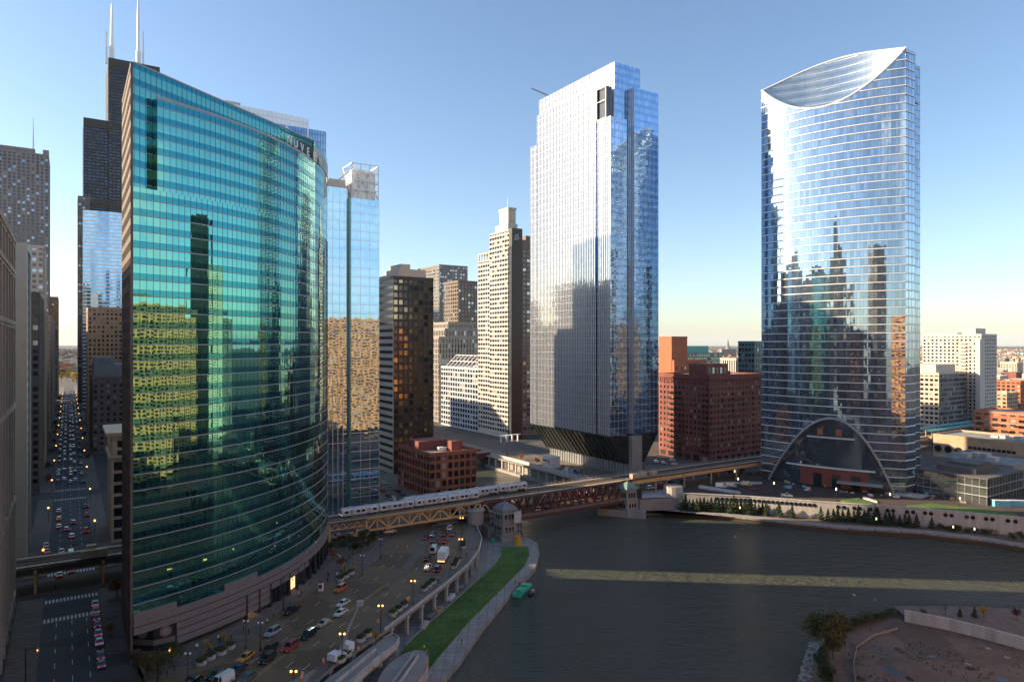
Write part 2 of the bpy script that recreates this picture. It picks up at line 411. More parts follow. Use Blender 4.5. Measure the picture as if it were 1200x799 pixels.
# ------------------------------------------------------------------ the setting
deck_px = [(330, 835), (388, 781), (451, 739), (490, 710), (528.5, 680), (549.5, 662), (562, 645), (565, 632), (560, 620), (552, 608)]
DECK = [Vector((-900, -420, 0)), Vector((-260, -18, 0)), Vector((-120, 62, 0)), Vector((-75, 98, 0))] + [U(*p) for p in deck_px]
def offset(P, d):
    return [p + n * d for p, n in zip(P, normals(P))]
DECK_IN = offset(DECK, -6.0)
br_e = [G(241, 146), G(257, 146), G(257, 172), G(1500, 172), G(40000, 200)]
south = [p for p in DECK_IN] + br_e + [G(40000, -40000), G(-300, -40000)]
WALL_PX = [(796, 578), (880, 582), (960, 588), (1080, 596), (1200, 607)]
WALLP = [U(px, py, 2.0) for px, py in WALL_PX]
WALLP = [Vector((p.x, p.y, 0)) for p in WALLP]; WALLP.append(WALLP[-1] + (WALLP[-1] - WALLP[-2]).normalized() * 160)
west = [G(40000, 200), G(1500, 200), G(1500, 233), G(262, 233), G(257, 225), G(236, 225)] + WALLP + [Vector((3000, 700, 0)), Vector((40000, 9000, 0))]
gm = MB(); gm.poly(south, 0); gm.poly(west, 0)
for P in (DECK_IN, ):
    for a, b in zip(P, P[1:]): gm.face([a - UP * 9, b - UP * 9, b, a])
struct('ground', gm, M['ground'])
qw = MB()
for P in ([DECK_IN[-1], G(241, 146), G(257, 146), G(257, 172), G(1500, 172)], [G(1500, 233), G(262, 233), G(257, 225), G(236, 225), WALLP[0]]):
    for a, b in zip(P, P[1:]): qw.face([a - UP * 9, b - UP * 9, b, a])
struct('river_wall', qw, M['concrete'])
wt = MB(); wt.face([Vector((-1200, -700, -7.5)), Vector((1500, -700, -7.5)), Vector((1500, 900, -7.5)), Vector((-1200, 900, -7.5))])
wt.face([G(850, 160, -7.5), G(1510, 160, -7.5), G(1510, 245, -7.5), G(850, 245, -7.5)][::-1])
def water_mat():
    t = NT('river water'); p = t.p
    P = t.pos((1, 1, 1)); rot = t.n('Mapping'); t.put(rot.inputs[0], P); rot.inputs['Rotation'].default_value = (0, 0, .5); rot.inputs['Scale'].default_value = (1, 2.2, 1)
    n1 = t.noise(rot.outputs[0], .13, 3); n2 = t.noise(rot.outputs[0], .42, 4, .6); n3 = t.noise(P, .018, 2)
    h = t.math('ADD', t.math('MULTIPLY', n1[0], 1.6), t.math('MULTIPLY', n2[0], 1.3))
    b = t.n('Bump'); b.inputs['Strength'].default_value = 1.0; t.put(b.inputs['Height'], h)
    t.put(b.inputs['Distance'], t.range(n3[0], .35, .65, .8, 1.5))
    t.put(p.inputs['Normal'], b.outputs[0])
    t.put(p.inputs['Base Color'], t.mix(n3[0], (.070, .080, .060), (.090, .098, .072)))
    p.inputs['Roughness'].default_value = .06; p.inputs['IOR'].default_value = 1.33; p.inputs['Specular IOR Level'].default_value = .42
    return t.mat
struct('river', wt, water_mat())

# Wacker Drive
lk_px = [(110, 838), (170, 799), (239, 780), (283.6, 757), (305, 740), (313, 726), (379, 686), (397, 680), (440, 659), (452, 642), (456, 629), (452, 618), (444, 611)]
LK = [Vector((-620, -245, 0)), Vector((-240, 15, 0)), Vector((-105, 118, 0))] + [U(*p) for p in lk_px[1:]]
LK += [G(241, 96), G(241, 111)]
RK_px = [(470, 708), (507, 682), (533, 659), (545, 640), (547, 628), (543, 617), (536, 607)]
RK = [Vector((-640, -268, 0)), Vector((-255, 3, 0)), Vector((-115, 80, 0)), Vector((-72, 112, 0)), U(372, 782), U(433, 737)] + [U(*p) for p in RK_px]
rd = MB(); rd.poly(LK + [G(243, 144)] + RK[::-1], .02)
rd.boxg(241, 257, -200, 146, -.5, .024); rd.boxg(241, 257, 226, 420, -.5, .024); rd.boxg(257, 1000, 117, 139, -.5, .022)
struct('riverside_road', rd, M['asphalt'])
fr = MB(); fr.boxg(150, 241, -6, 7.4, -.5, .026); fr.boxg(257, 1400, -6, 7.4, -.5, .026)
for k in range(22): fr.boxg(390 + k * 95, 402 + k * 95, -140, -6, -.5, .02); fr.boxg(390 + k * 95, 402 + k * 95, 7.4, 110, -.5, .02)
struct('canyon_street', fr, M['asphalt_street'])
pv = MB()
for a, b in ((175, 238), (260, 388), (404, 1400)):
    pv.boxg(a, b, -12, -6, -.3, .14); pv.boxg(a if a > 200 else 186, b, 7.4, 13, -.3, .14)
side = [p for p in LK[3:]]
C333 = (-160.0, 219.8); R333 = 97.2
pv.poly([G(186, 13)] + arc(C333, R333 - 1, -41, 20, 16) + [G(238, 80), G(240, 96)] + side[::-1][1:], .14)
for a, b in zip(side, side[1:]): pv.face([a, b, b + UP * .14, a + UP * .14])
for pts in (RK[4:] + DECK[4:][::-1],):
    pv.poly(pts, .14)
pv.boxg(258, 420, 108, 117, -.3, .14); pv.boxg(258, 284, 139, 146, -.3, .14); pv.boxg(258, 330, 139, 142, -.3, .14); pv.boxg(330, 380, 139, 155, -.3, .14)
pv.boxg(262, 520, 233, 245, -.3, .16); pv.boxg(262, 300, 245, 330, -.3, .13)
struct('sidewalk', pv, M['sidewalk'])
# road paint
pt = MB(); pr = MB()
for s0 in (205, 229, 236.5, 259):     # zebra bars across the canyon street
    pass
for s0, n in ((216, 15), (232, 15), (259, 15), (382, 13), (406, 13), (478, 12)):
    for i in range(n): pr.boxg(s0, s0 + 3.0, -5.6 + i * 13 / n, -5.6 + i * 13 / n + .5, .02, .036)
for s0 in range(176, 1000, 9):
    if 212 < s0 < 264: continue
    for w in (-2.7, .7, 4.0): pr.boxg(s0, s0 + 3, w - .08, w + .08, .02, .036)
def dashes(mb, A, B, ts, ln, gap, wd=.14):
    for t in ts:
        P = [a * (1 - t) + b * t for a, b in zip(A, B)]; l = lens(P); x = 0
        while x < l[-1] - ln:
            p, d = at(P, l, x); n = Vector((d.y, -d.x, 0)) * wd / 2
            if gap: q, e = p + d * ln, d
            else: q = at(P, l, x + ln)[0]
            mb.face([p + n + UP * .034, q + n + UP * .034, q - n + UP * .034, p - n + UP * .034][::-1]); x += ln + gap
MED = [U(*p) for p in ((160, 880), (236, 832), (290, 799), (349, 754), (418, 709), (430, 700), (469, 671), (489.6, 645), (492.6, 629))]
LKd = [U(*p) for p in ((60, 850), (130, 815), (239, 780), (290, 752), (379, 686), (397, 680), (440, 659), (453, 642), (455, 630))]
RKd = [U(*p) for p in ((290, 900), (330, 850), (372, 790), (433, 737), (470, 708), (485, 697), (507, 682), (533, 659), (545, 635))]
dashes(pt, LKd, MED, (.33, .64), 3.0, 8.5); dashes(pt, MED, RKd, (.33, .66), 3.0, 8.5)
for i in range(12): pt.box(U(505 + i * 2.6, 616.5 - i * .4, .03), Vector((.5, 0, 0)), Vector((.4, 2.6, 0)), UP * .006)
struct('road_marking', pt, M['white_paint']); struct('street_marking', pr, M['white_paint'])
yl = MB(); dashes(yl, MED[:7], [m + Vector((.6, -.2, 0)) for m in MED[:7]], (0.0, .99), 4.0, 0, .15); struct('centre_line', yl, M['yellow_paint'])
isl = MB(); A = [U(*p) for p in ((445, 688), (469, 669), (487, 645), (490, 630), (494, 625.5), (500, 627), (501, 634), (497, 647), (477, 671))]
isl.prism(A, 0, .2); struct('median_island', isl, M['sidewalk'])

# lower riverwalk, lawn, promenade
PROM = [U(*p, -6) for p in ((600, 630), (616, 629), (630, 636), (632, 648), (627, 665), (600, 692), (564, 736.5), (537.5, 775), (510, 806), (470, 850), (400, 940))] + [Vector((-40, 60, 0)), Vector((-60, 20, 0))]
rw = MB(); low = [Vector((p.x, p.y, 0)) for p in PROM] + [Vector((-110, 55, 0)), DECK_IN[3]] + DECK_IN[4:] + [G(241, 146), G(239, 149)]
rw.poly(low, -6.0)
for a, b in zip(PROM, PROM[1:]):
    a = Vector((a.x, a.y, 0)); b = Vector((b.x, b.y, 0)); rw.face([a - UP * 9, b - UP * 9, b - UP * 6, a - UP * 6][::-1])
struct('riverwalk', rw, M['walk_slabs'])
LAWN = [U(*p, -5.8) for p in ((588, 640), (604, 640.5), (619, 640), (620.5, 650), (614, 663), (585, 692), (549.5, 727.5), (513.6, 769), (488, 801), (470, 828), (452, 815), (462, 780), (475, 756), (497, 735), (519.5, 715.5), (549.5, 688.6), (579, 661.7), (587, 650))]
lw = MB(); lw.prism([(p.x, p.y) for p in LAWN], -6, -5.75); struct('lawn', lw, M['grass'])
gr = MB()
for k in range(9000):      # grass blades
    i = R.randrange(2, 11); a = LAWN[i % 18]; b = LAWN[(17 - i) % 18]
    t = R.random(); i2 = R.random(); c = LAWN[i + 1]; d = LAWN[(16 - i) % 18]
    p = (a * (1 - t) + b * t) * (1 - i2) + (c * (1 - t) + d * t) * i2
    h = R.uniform(.08, .22); g = R.uniform(0, 6.28); v = Vector((math.cos(g), math.sin(g), 0)) * .12; z = Vector((p.x, p.y, -5.75))
    gr.face([z - v, z + v, z + UP * h + v.cross(UP) * .6])
tag(gr.build('grass', M['grass']), 'mown green lawn strip along the riverwalk', 'grass', kind='stuff')
kb = MB()
for a, b in zip(LAWN[12:17], LAWN[13:18]): kb.beam(a + UP * .1, b + UP * .1, .35, .5)
struct('lawn_kerb', kb, M['concrete'])
dk = MB(); P, Q = DECK[3:], DECK_IN[3:]
for k in range(len(P) - 1):
    for z, fl in ((-.02, 0), (-.8, 1)):
        f = [Q[k] + UP * z, P[k] + UP * z, P[k + 1] + UP * z, Q[k + 1] + UP * z]; dk.face(f[::-1] if fl else f)
    dk.face([P[k] - UP * .8, P[k + 1] - UP * .8, P[k + 1], P[k]])
struct('road_deck', dk, M['concrete'])
pw = MB(); band(pw, P[3:], 0.0, .75, .02, back=.3); o = pw.build('deck_parapet', M['pale_concrete'])
tag(o, 'concrete parapet along the river edge of the raised curving road', 'parapet')
l = lens(P); x = 34
while x < l[-1] - 4:
    p, d = at(P, l, x); n = Vector((d.y, -d.x, 0)); mb = MB(); c = p - n * .9
    t = thing('deck_column', 'square concrete column under the river edge of the raised road', 'column', c - UP * 6, 'columns under the raised road')
    mb.boxc(c - UP * 6, .8, .8, 4.4, 0, math.atan2(d.y, d.x)); mb.build('shaft', M['pale_concrete'], t)
    mb = MB(); mb.boxc(c - UP * 1.6, 1.3, 1.3, .8, 0, math.atan2(d.y, d.x)); mb.build('cap', M['pale_concrete'], t); x += 8.4

# north-west bank: promenade, wall with round windows, park plaza
BANK = [U(*p, -5.5) for p in ((748, 600), (762, 596), (870, 606.5), (980, 618), (1080, 624), (1150, 632), (1200, 640))]
BANK.append(BANK[-1] + (BANK[-1] - BANK[-2]).normalized() * 150)
bk = MB(); bk.poly([Vector((p.x, p.y, 0)) for p in BANK] + WALLP[::-1] + [G(236, 225)], -5.5)
for a, b in zip(BANK, BANK[1:]): bk.face([Vector((a.x, a.y, -9)), Vector((b.x, b.y, -9)), b, a])
struct('river_terrace', bk, M['soil'])
pm = MB(); band(pm, [Vector((p.x, p.y, 0)) for p in BANK[1:]], -5.95, -5.2, .5, back=4.4); struct('promenade', pm, M['walk_slabs'])
fen = MB(); band(fen, [Vector((p.x, p.y, 0)) for p in BANK[1:]], -7.3, -6.4, .35, back=.2)
tag(fen.build('dock_timber', M['trunk']), 'dark timber fender along the foot of the far promenade', 'fender')
wl = MB(); band(wl, WALLP, -5.6, 2.0, .05, back=.7)
t_wall = thing('retaining_wall', 'long pale retaining wall with pairs of round windows above the far promenade', 'wall', WALLP[0])
wl.build('wall_face', M['pale_concrete'], t_wall)
mb = MB(); band(mb, WALLP, 2.0, 2.35, .2, back=.9); mb.build('coping', M['pale_concrete'], t_wall)
mb = MB(); fins(mb, WALLP, 4.0, -5.4, 1.9, .07, .03); mb.build('joint_line', M['concrete'], t_wall)
def on_wall(px, z):
    for a, b in zip(WALLP, WALLP[1:]):
        k = (px - 600) / 800; d = b - a; den = d.x - k * d.y
        t = (k * a.y - a.x) / den
        if 0 <= t <= 1: return a + d * t + UP * z, d.normalized()
for px in [841 + 5.4 * i for i in range(22)] + [982, 989, 1001, 1007.5, 1020, 1027, 1040, 1046.5, 1063, 1070, 1084, 1091, 1108, 1115, 1133, 1140, 1155.5, 1163, 1181, 1190]:
    h = on_wall(px, .35)
    if not h: continue
    p, d = h; n = Vector((d.y, -d.x, 0)); mb = MB(); mg = MB()
    mb.tube([p + n * .02, p + n * .22], .85, 14); rg = mb.build('round_window', M['black_steel'], t_wall)
    mg.tube([p + n * .2, p + n * .26], .62, 12); mg.build('pane', M['dglass'], rg)
tw = thing('vent_tower', 'white round-cornered concrete shaft at the left end of the far river wall', 'tower', U(789, 594, -5.5))
mb = MB(); mb.prism([(tw.location + Vector((math.cos(a * .393) * 4.6, math.sin(a * .393) * 4.6, 0)))[:2] for a in range(16)], -5.5, 4.6); mb.build('shaft', M['pale_concrete'], tw)
mb = MB(); mb.cyl(tw.location + UP * 10.1, 4.3, .3, 16); mb.build('cap', M['concrete'], tw)
mb = MB(); mb.prism([p[:2] for p in (U(752, 597, -5.5), U(783, 596, -5.5), U(783, 588, -5.5), U(752, 588, -5.5))], -5.5, .5)
tag(mb.build('pump_house', M['pale_concrete']), 'low white concrete building between bridge house and round shaft', 'building')
pl = MB()
pz = WALLP[:-1] + [U(1240, 575, .5), U(1080, 565, .5), U(900, 560, .5), U(800, 570, .5)]
pl.poly([Vector((p.x, p.y, 0)) for p in pz], .5); struct('park_plaza', pl, M['mulch'])
lawn_px = [[(985, 586), (1005, 583), (1025, 590), (1012, 591)], [(1062, 592), (1090, 589.5), (1185, 600), (1198, 605.5), (1120, 598)]]
mb = MB()
for q in lawn_px: mb.prism([U(x, y, 1.2)[:2] for x, y in q], .5, 1.2)
struct('park_lawn', mb, M['grass'])
mb = MB()
for q in ([(818, 571), (868, 578), (868, 576), (820, 568)], [(840, 566), (893, 566), (893, 564.5), (845, 564.5)], [(1011, 583), (1028, 588), (1028, 587), (1012, 581)], [(905, 560), (1080, 583), (1090, 580), (910, 556.5)]):
    mb.prism([U(x, y, 1.0)[:2] for x, y in q], .5, 1.1)
struct('park_path', mb, M['pale_concrete'])

# Wolf Point, the bare peninsula bottom right
wp_px = [(948, 803), (953, 775), (963, 750), (985, 730), (1020, 722), (1046, 717), (1110, 717), (1200, 720), (1320, 724)]
WP = [U(*p, -5) for p in wp_px]; WPo = [Vector((p.x, p.y, 0)) for p in WP] + [Vector((700, 150, 0)), Vector((700, -300, 0)), Vector((-900, -620, 0)), Vector((-200, -190, 0)), Vector((-20, 5, 0)), Vector((45, 95, 0)), Vector((62, 130, 0))]
mb = MB(); mb.poly(WPo, -5)
for a, b in zip(WPo, WPo[1:] + WPo[:1]): mb.face([a - UP * 9, b - UP * 9, b - UP * 5, a - UP * 5][::-1])
struct('peninsula', mb, M['soil'])
mb = MB(); A = [(1000, 799), (985, 780), (988, 758), (1012, 741), (1050, 729), (1062, 729), (1100, 741), (1140, 752), (1128, 775), (1060, 770), (1032, 785), (1038, 803)]
mb.poly([U(x, y, -4.98) for x, y in A], -4.98); mb.poly([U(x, y, -4.98) for x, y in [(1128, 803), (1145, 781), (1200, 775), (1260, 803)]], -4.98)
struct('cracked_pavement', mb, M['wet_soil'])
mb = MB(); L1 = [U(x, y, -4.97) for x, y in ((990, 803), (984, 785), (985, 765), (1000, 750), (1022, 738), (1046, 731), (1052, 722))]
band(mb, L1, -5, -4.94, 1.0, back=1.0); struct('footpath', mb, M['concrete'])
def puddle(px, py, a, b):
    c = U(px, py, -4.97); return [(c.x + math.cos(k * .524) * a * R.uniform(.8, 1.15), c.y + math.sin(k * .524) * b * R.uniform(.8, 1.15), -4.955) for k in range(12)]
mb = MB()
for q in ((1046, 786, 1.6, 3.2), (1092, 768.5, 1.2, .6), (1174, 796, 1.3, .9)): mb.poly(puddle(*q))
struct('puddle', mb, mat('rain puddle', (.035, .03, .026), .12, var=.3, spec=.4))
mb = MB()
for k in range(420):
    t = R.random(); p = WP[0] * (1 - t) + WP[2] * t + Vector((R.uniform(-1.5, 1.5), 0, 0)); z = -7.2 + R.uniform(0, 2); r = R.uniform(.25, .7)
    mb.sphere(Vector((p.x - 1 + (z + 5) * .5, p.y, z)), r, n=5, k=3, sz=.7)
tag(mb.build('riprap', M['stone_rubble']), 'grey riprap stones on the water edge below the bushes', 'rubble', kind='stuff')
ww = [U(1060, 719.5, -3), U(1110, 727, -2.5), U(1160, 737, -2), U(1215, 752, -2), U(1300, 775, -2)]; ww = [Vector((p.x, p.y, 0)) for p in ww]
mb = MB(); band(mb, ww, -5, -1.8, .02, back=.5)
tag(mb.build('site_wall', M['pale_concrete']), 'plain tan concrete wall beside the bare building site', 'wall')
mb = MB(); mb.poly([ww[0], ww[1], ww[2], ww[3], ww[4], Vector((WP[8].x, WP[8].y, 0)), Vector((WP[7].x, WP[7].y, 0)), Vector((WP[6].x, WP[6].y, 0)), Vector((WP[5].x, WP[5].y, 0))], -3.2)
struct('upper_walk', mb, M['sidewalk'])
mb = MB(); q = [WP[5], WP[6], WP[7], WP[8]]
for a, b in zip(q, q[1:]):
    n = int((b - a).length / 1.5)
    for k in range(n + 1):
        p = a * (1 - k / n) + b * k / n; p = Vector((p.x, p.y - .4, 0)); mb.beam(p - UP * 3.2, p - UP * 2.1, .06, .06)
    for z in (2.1, 2.6): mb.beam(Vector((a.x, a.y - .4, -z)), Vector((b.x, b.y - .4, -z)), .05, .05)
tag(mb.build('quay_railing', M['black_steel']), 'thin dark railing along the river edge behind the tan wall', 'railing')
# ------------------------------------------------------------------ the green curved tower
H333 = 137.5
def arc_at_px(px):
    for k in range(6000):
        a = -41 + k * .01; p = Vector((C333[0] + R333 * math.cos(math.radians(a)), C333[1] + R333 * math.sin(math.radians(a)), 0))
        if 600 + 800 * p.x / p.y >= px: return a, p
A0 = -41.0
a1, pN = arc_at_px(184); a2, pC = arc_at_px(368)
FULL = arc(C333, R333, A0, 13.2, 60); BAY = arc(C333, R333, a1, a2, 40); pA = FULL[0]
CH = [pA + (pC - pA) * k / 20 for k in range(21)]
FH = 3.72; Z0 = 9.6
t3 = thing('curved_glass_tower', 'tall green glass tower with a convex mirrored front and grey granite base', 'skyscraper', (-100, 205, 0))
g333 = glass('green mirror glass', (.15, .44, .385), (.035, .225, .26), bay=1.5, fh=FH, sp=.42, wob=.010, pil=.018, nz=.009, nscale=.4, metal=.93, rough=.02, var=.10, v0=Z0)
mb = MB(); skin(mb, FULL, Z0, 109); skin(mb, BAY, 109, 130.5); skin(mb, CH, 109, H333, u0=.3)
skin(mb, [p for p in FULL if math.degrees(math.atan2(p.y - C333[1], p.x - C333[0])) > a2 - .8], 109, H333)
dch = (pC - pA).normalized(); nch = Vector((dch.y, -dch.x, 0)); foot = pN - nch * ((pN - pA).dot(nch))
skin(mb, [foot, pN], 109, 130.5)
pAe = pA - W * .5; bot = pAe + S * 30; pE = FULL[-1]
mb.build('curtain_wall', g333, t3)
mb = MB()     # hidden sides and roof
mb.face([p + UP * 136.2 for p in [pA] + [pC] + FULL[45:] + [pE - W * 60, bot]])
for a, b in ((pE, pE - W * 60), (pE - W * 60, bot)): mb.face([a, b, b + UP * H333, a + UP * H333])
mb.face([foot + UP * 130.4] + [p + UP * 130.4 for p in BAY]); mb.face([pA + UP * 108.9, pN + UP * 108.9, foot + UP * 108.9])
mb.build('roof', M['roof_dark'], t3)
mb = MB()     # east flank: narrow brown stone and glass grid
d = (pAe - bot).normalized(); n = Vector((d.y, -d.x, 0)); w3 = []
relief(mb, w3, bot, d, n, 30, 0, H333, FH, 2.4, .5, 1.6, .3); mb.box(bot - n * .3, d * 30, -n * .15, UP * H333)
mb.build('side_wall', M['stone_brown'], t3); put_windows(t3, w3, 0, (3, 3, 2, 0))
nfl = int((130.5 - Z0) / FH)
for j in range(nfl + 2):          # bright metal sill line of every floor
    z = Z0 + j * FH; mb = MB()
    if z < 108: band(mb, FULL, z - .11, z + .11, .09)
    elif z < 130.5: band(mb, BAY, z - .09, z + .09, .07); band(mb, CH[:5], z - .09, z + .09, .07)
    else: band(mb, CH, z - .09, z + .09, .07)
    mb.build('floor_line', M['steel'], t3)
mb = MB(); fins(mb, FULL, 1.5, Z0, 109, .07, .05); fins(mb, BAY, 1.5, 109, 130.5, .07, .05); fins(mb, CH, 1.5, 109, H333, .07, .05, start=.3)
mb.build('mullion', mat('dark mullion', (.06, .07, .075), .5, metal=.3, var=0), t3)
mb = MB(); band(mb, BAY, 130.4, 131.0, .15, back=.5); mb.build('ledge', M['steel'], t3)
mb = MB(); band(mb, CH, H333 - .25, H333 + .15, .1, back=.5); mb.build('parapet', M['steel'], t3)
# granite base in courses, stepping down where the arcade opens
def arcseg(pa, pb, n=24): return arc(C333, R333 + .25, arc_at_px(pa)[0] if pa else A0, arc_at_px(pb)[0] if pb else 13, n)
crs = [(8.3, 9.9, None, None), (6.5, 8.1, None, None), (4.75, 6.3, 206, 360), (3.0, 4.55, 206, 316), (1.25, 2.8, 206, 316)]
for z0, z1, pa, pb in crs:
    mb = MB(); band(mb, arcseg(pa, pb, 30), z0, z1, .25, back=.6)
    fins(mb, arc(C333, R333 + .5, arc_at_px(pa)[0] if pa else A0, arc_at_px(pb)[0] if pb else 13, 40), 1.5, z0 + .01, z1 - .01, .03, .012, 1)
    mb.build('granite_course', [M['granite'], M['dark_granite']], t3)
for (p0, p1) in ((155, 206), (262, 300)):
    mb = MB(); band(mb, arcseg(p0 if p0 > 156 else None, p1, 8), 9.9, 11.4, .25, back=.6); mb.build('granite_course', M['granite'], t3)
mb = MB(); skin(mb, arc(C333, R333 - 1.2, arc_at_px(206)[0], 13, 40), 0, 9.6); mb.face([p + UP * 6.45 for p in arc(C333, R333, A0, 13, 40)] + [G(228, 52, 6.45), pA + S * 20 + W * 2 + UP * 6.45])
# recessed corner with two round medallions
i1 = arc(C333, R333 - .3, arc_at_px(206)[0], 0, 1)[0]; cn = pA + W * 4.5 + S * 3; wst = pA + S * 7
skin(mb, [wst, cn, i1], 0, 6.5)
mb.build('base_wall', M['dark_granite'], t3)
mb = MB(); band(mb, [wst, cn, i1], 2.0, 3.2, .3); mb.build('granite_course', M['granite'], t3)
for a, b, tt in ((wst, cn, .5), (cn, i1, .55)):
    d = (b - a).normalized(); n = Vector((d.y, -d.x, 0)); p = a.lerp(b, tt) + UP * 4.8; mb = MB()
    mb.tube([p, p + n * .2], 1.35, 20); md = mb.build('medallion', M['granite'], t3)
    mb = MB(); mb.tube([p + n * .2, p + n * .26], .9, 18); mb.tube([p + n * .26, p + n * .3], .3, 10); mb.build('ring', M['concrete'], md)
l = lens(FULL); x = 30
while x < l[-1] - 6:
    p, d = at(FULL, l, x); n = Vector((d.y, -d.x, 0)); mb = MB(); mb.cyl(p + n * .1, .55, 6.4, 12); mb.build('column', M['dark_granite'], t3); x += 4.6
for k in range(9):
    p, d = at(FULL, l, 27 + k * 5.2); n = Vector((d.y, -d.x, 0)); q = p - n * 1.1; mb = MB()
    mb.box(q - d * 1.7 + UP * .4, d * 3.4, n * .08, UP * 3.2); mb.build('shop_window', PANE_LIT if k % 4 == 1 else PANES[1], t3)
# roof sign letters
mb = MB(); band(mb, CH[17:], 131, 135.6, .12); band(mb, [p for p in FULL if math.degrees(math.atan2(p.y - C333[1], p.x - C333[0])) > a2 - .8], 131, 135.6, .12); mb.build('sign_backing', mat('dark green sign panel', (.02, .05, .05), .3, metal=.4, var=0), t3)
ts = thing('building_sign', 'white capital letters NUVEEN along the roof ledge of the green tower', 'sign', BAY[30] + UP * 131)
for ch, px in zip('NUVEEN', (337.5, 345, 352.5, 359.5, 366.5, 373.5)):
    a, p = arc_at_px(px); d = Vector((-math.sin(math.radians(a)), math.cos(math.radians(a)), 0)); n = Vector((d.y, -d.x, 0))
    cu = bpy.data.curves.new('letter', 'FONT'); cu.body = ch; cu.size = 3.5; cu.extrude = .12; cu.align_x = 'CENTER'
    tmp = bpy.data.objects.new('letter_tmp', cu); C.objects.link(tmp); bpy.context.view_layer.update()
    me = bpy.data.meshes.new_from_object(tmp.evaluated_get(bpy.context.evaluated_depsgraph_get())); bpy.data.objects.remove(tmp)
    me.materials.clear(); me.materials.append(M['white_alu'])
    o = bpy.data.objects.new('letter', me); C.objects.link(o); o.parent = ts
    q = p + n * .45 + UP * 131.05 - ts.location
    o.matrix_basis = Matrix(((d.x, 0, n.x, q.x), (d.y, 0, n.y, q.y), (0, 1, 0, q.z), (0, 0, 0, 1)))

# ------------------------------------------------------------------ the narrow-footed tower over the tracks (right of centre)
t5 = thing('slab_glass_tower', 'pale glass slab tower with vertical fins tapering to a narrow slanted foot', 'skyscraper', G(310, 258, 0))
gE = glass('pale blue glass', (.58, .62, .68), None, bay=1.5, fh=4.1, sp=.2, wob=.015, pil=.004, nz=.012, nscale=.25, metal=.9, rough=.08, var=.25)
gN = glass('deep blue glass', (.36, .55, .80), (.22, .36, .56), bay=1.5, fh=4.1, sp=.22, wob=.014, pil=.008, nz=.022, nscale=.3, metal=.92, rough=.03, var=.4)
fin_m = mat('white glazed fin', (.56, .58, .61), .35, metal=.15, var=.06)
def rectpath(s0, s1, w0, w1): return [G(s1, w0), G(s0, w0)], [G(s0, w0), G(s0, w1)]
vols = [(280, 290, 245, 257, 23, 196), (292, 348, 245, 256, 23, 215), (348, 355.5, 245, 256, 23, 197), (284, 355, 251.5, 270.7, 23, 228), (280, 350, 262.4, 281, 23, 215), (290, 292, 248, 256, 23, 205)]
me_, mn_, mr_ = MB(), MB(), MB(); fe, fn = MB(), MB(); bands5 = []
for s0, s1, w0, w1, z0, z1 in vols:
    e, nn = rectpath(s0, s1, w0, w1); skin(me_, e, z0, z1, u0=s0); skin(mn_, nn, z0, z1, u0=w0)
    skin(mn_, [G(s0, w1), G(s1, w1)], z0, z1); skin(mn_, [G(s1, w1), G(s1, w0)], z0, z1)
    mr_ = MB(); mr_.face([G(s0, w0, z1 - .6), G(s0, w1, z1 - .6), G(s1, w1, z1 - .6), G(s1, w0, z1 - .6)]); mr_.build('roof', M['roofing'], t5); mr_ = MB(); mr_.face([G(s0, w0, z0), G(s1, w0, z0), G(s1, w1, z0), G(s0, w1, z0)]); mr_.build('soffit', M['roofing'], t5)
    if s1 - s0 > 5: fins(fe, e, 1.5, z0, z1, .16, .32)
    fins(fn, nn, 3.0, z0, z1, .07, .06)
me_.build('east_curtain_wall', gE, t5); mn_.build('north_curtain_wall', gN, t5); 
fe.build('east_fin', fin_m, t5); fn.build('north_fin', M['alu'], t5)
for j in range(1, 51):
    z = 23 + j * 4.1; mb = MB()
    for s0, s1, w0, w1, z0, z1 in vols:
        if z < z1 - .3 and s1 - s0 > 5:
            e, nn = rectpath(s0, s1, w0, w1); band(mb, e, z - .05, z + .05, .03); band(mb, nn, z - .07, z + .07, .04)
    mb.build('floor_line', M['alu'], t5)
mb = MB(); mb.boxg(284.6, 291.6, 246.4, 250, 197, 214)
mb.build('sky_terrace', PANES[1], t5)
mb = MB()
for z in (196.3, 206, 213.2): mb.boxg(284, 292, 245.2, 245.5, z, z + .3)
for s in (284, 291.4): mb.boxg(s, s + .3, 245.2, 245.5, 196, 215)
mb.build('terrace_frame', M['steel'], t5)
# slanted foot
zt, zk = 23.0, 7.2; E0, E1 = 245.0, 257.0; W0, W1 = 281.0, 270.0
mb = MB()
quad = [G(355.5, E0, zt), G(280, E0, zt), G(280, E1, zk), G(355.5, E1, zk)]; mb.face([quad[3], quad[2], quad[1], quad[0]], 0, [(0, 7), (75, 7), (75, 23), (0, 23)])
mb.face([G(280, W0, zt), G(350, W0, zt), G(350, W1, zk), G(280, W1, zk)], 0, [(0, 23), (70, 23), (70, 7), (0, 7)])
mb.face([G(280, E1, zk), G(280, W1, zk), G(280, W0, zt), G(280, E0, zt)], 0, [(12, 7), (25, 7), (36, 23), (0, 23)])
mb.face([G(355.5, E1, zk), G(355.5, W1, zk), G(355.5, W0, zt), G(355.5, E0, zt)][::-1], 0, [(12, 7), (25, 7), (36, 23), (0, 23)])
mb.build('slanted_foot', glass('dark foot glass', (.10, .12, .12), None, bay=3, fh=8, sp=0, wob=.02, pil=.01, nz=.01, metal=.8, rough=.06), t5)
mb = MB()
for k in range(19):
    s = 281 + k * 4.1; mb.beam(G(s, E0 - .15, zt), G(s, E1 - .15, zk), .5, .5)
mb.beam(G(280, E0 - .1, zt), G(355.5, E0 - .1, zt), .5, .7); mb.build('slanted_fin', mat('dark green steel', (.07, .085, .08), .5, metal=.4, var=.1), t5)
